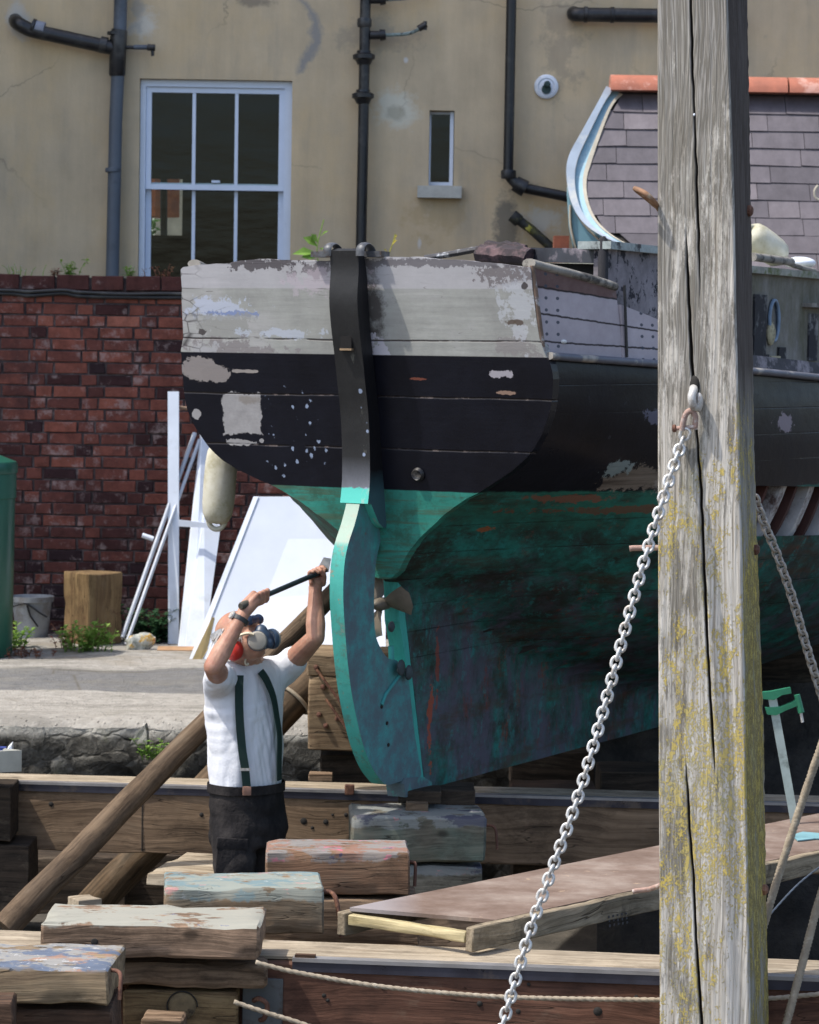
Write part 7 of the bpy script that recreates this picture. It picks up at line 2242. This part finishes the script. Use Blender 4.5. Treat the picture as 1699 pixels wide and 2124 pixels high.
# goggles
bm = bmesh.new(); gc = Hc + hf * .090 + hu * .030
ellip(bm, gc, [hf * .016, hr * .056, hu * .020], 24, 12); ellip(bm, gc + hr * .034, [hf * .018, hr * .026, hu * .022]); ellip(bm, gc - hr * .034, [hf * .018, hr * .026, hu * .022])
gog = remeshed('goggles', bm, .005, 2, flat('dark_blue_goggles', (.03, .045, .09), .2, 0, .2, 12, .05), man)
bm = bmesh.new(); n = 20; rings = []
for i in range(n + 1):
    t = pi * i / n
    c = Hc + hu * .03 + hf * (-.012) ; q = c + (hr * cos(t) * .084 - hf * sin(t) * .104) + hu * (-.0)
    rings.append([q + hu * .012, q - hu * .012, q * 1 - hu * .012 + (q - c).normalized() * .004, q + hu * .012 + (q - c).normalized() * .004])
loft(bm, rings); fin('strap', bm, flat('clear_grey_strap', (.42, .43, .44), .3, 0, .3, 30), gog, smooth=60)
# ear defenders
ed = []
for s_ in (1, -1):
    c = Hc + hr * .082 * s_ - hu * .022 - hf * .006
    if s_ > 0: c = P(487, 1348, 11.385)
    bm = bmesh.new(); lathe(bm, [(.034, -.004), (.042, .0), (.043, .014), (.035, .030), (.018, .036), (.002, .037)], c, hr * s_, 24)
    o = fin('ear_cup', bm, M_redc, man, smooth=45)
    bm = bmesh.new(); lathe(bm, [(.034, -.010), (.038, -.006), (.037, .001)], c, hr * s_, 24); fin('cushion', bm, M_mask, o, smooth=45)
bm = bmesh.new(); tube(bm, [Hc - hu * .01 - hf * .006 + (hr * cos(t) * .100 - hf * sin(t) * .120) - hu * (.02 + .05 * sin(t)) for t in [pi * i / 20 for i in range(21)]], .004, 8, sx=2)
fin('neckband', bm, M_mask, man, smooth=60)
# ---- watch
wd = (P(506, 1270, 11.24) - Er).normalized(); wc = Er.lerp(P(506, 1270, 11.24), .86)
u = perp(wd, V((0, -1, .2))); v = wd.cross(u)
bm = bmesh.new(); rings = []
for i in range(25):
    t = 2 * pi * i / 24; o = u * cos(t) + v * sin(t); q = wc + o * .0335
    rings.append([q - wd * .009, q + wd * .009, q + wd * .009 + o * .004, q - wd * .009 + o * .004])
loft(bm, rings); wt_ = fin('wristwatch', bm, flat('black_strap', (.02, .022, .024), .5), man, smooth=50)
bm = bmesh.new(); fo = V((-.75, -.35, .45)); fo = perp(wd, fo); lathe(bm, [(.017, 0), (.018, .004), (.016, .009), (.002, .0095)], wc + fo * .034, fo, 20); fin('watch_case', bm, M_galv, wt_, smooth=40)
# ---- the scraper bar he holds: a thing of its own
sc_ = empty('scraper', barA, 'dark steel scraper bar held up to the hull in both hands of the man', 'scraper')
bm = bmesh.new(); tube(bm, [barA + bd_ * .0, barA + bd_ * (barB - barA).length], .0105, 14); fin('bar', bm, flat('dark_steel_bar', (.035, .05, .06), .35, .5, .3, 10, .1), sc_, smooth=50)
bm = bmesh.new(); tube(bm, [barA - bd_ * .012, barA - bd_ * .004, barA + bd_ * .05, barA + bd_ * .058], [.012, .0155, .0155, .012], 14); fin('handle', bm, flat('olive_grip', (.07, .065, .05), .7), sc_, smooth=50)
bm = bmesh.new(); h0 = barB; prism(bm, [h0 + V(q) for q in ((-.03, 0, .012), (-.01, 0, .05), (.02, 0, .045), (.012, 0, -.008), (-.02, 0, -.016))], V((.0, .012, 0))); bevel(bm, .003); fin('blade', bm, M_galv, sc_)
random.seed(5)
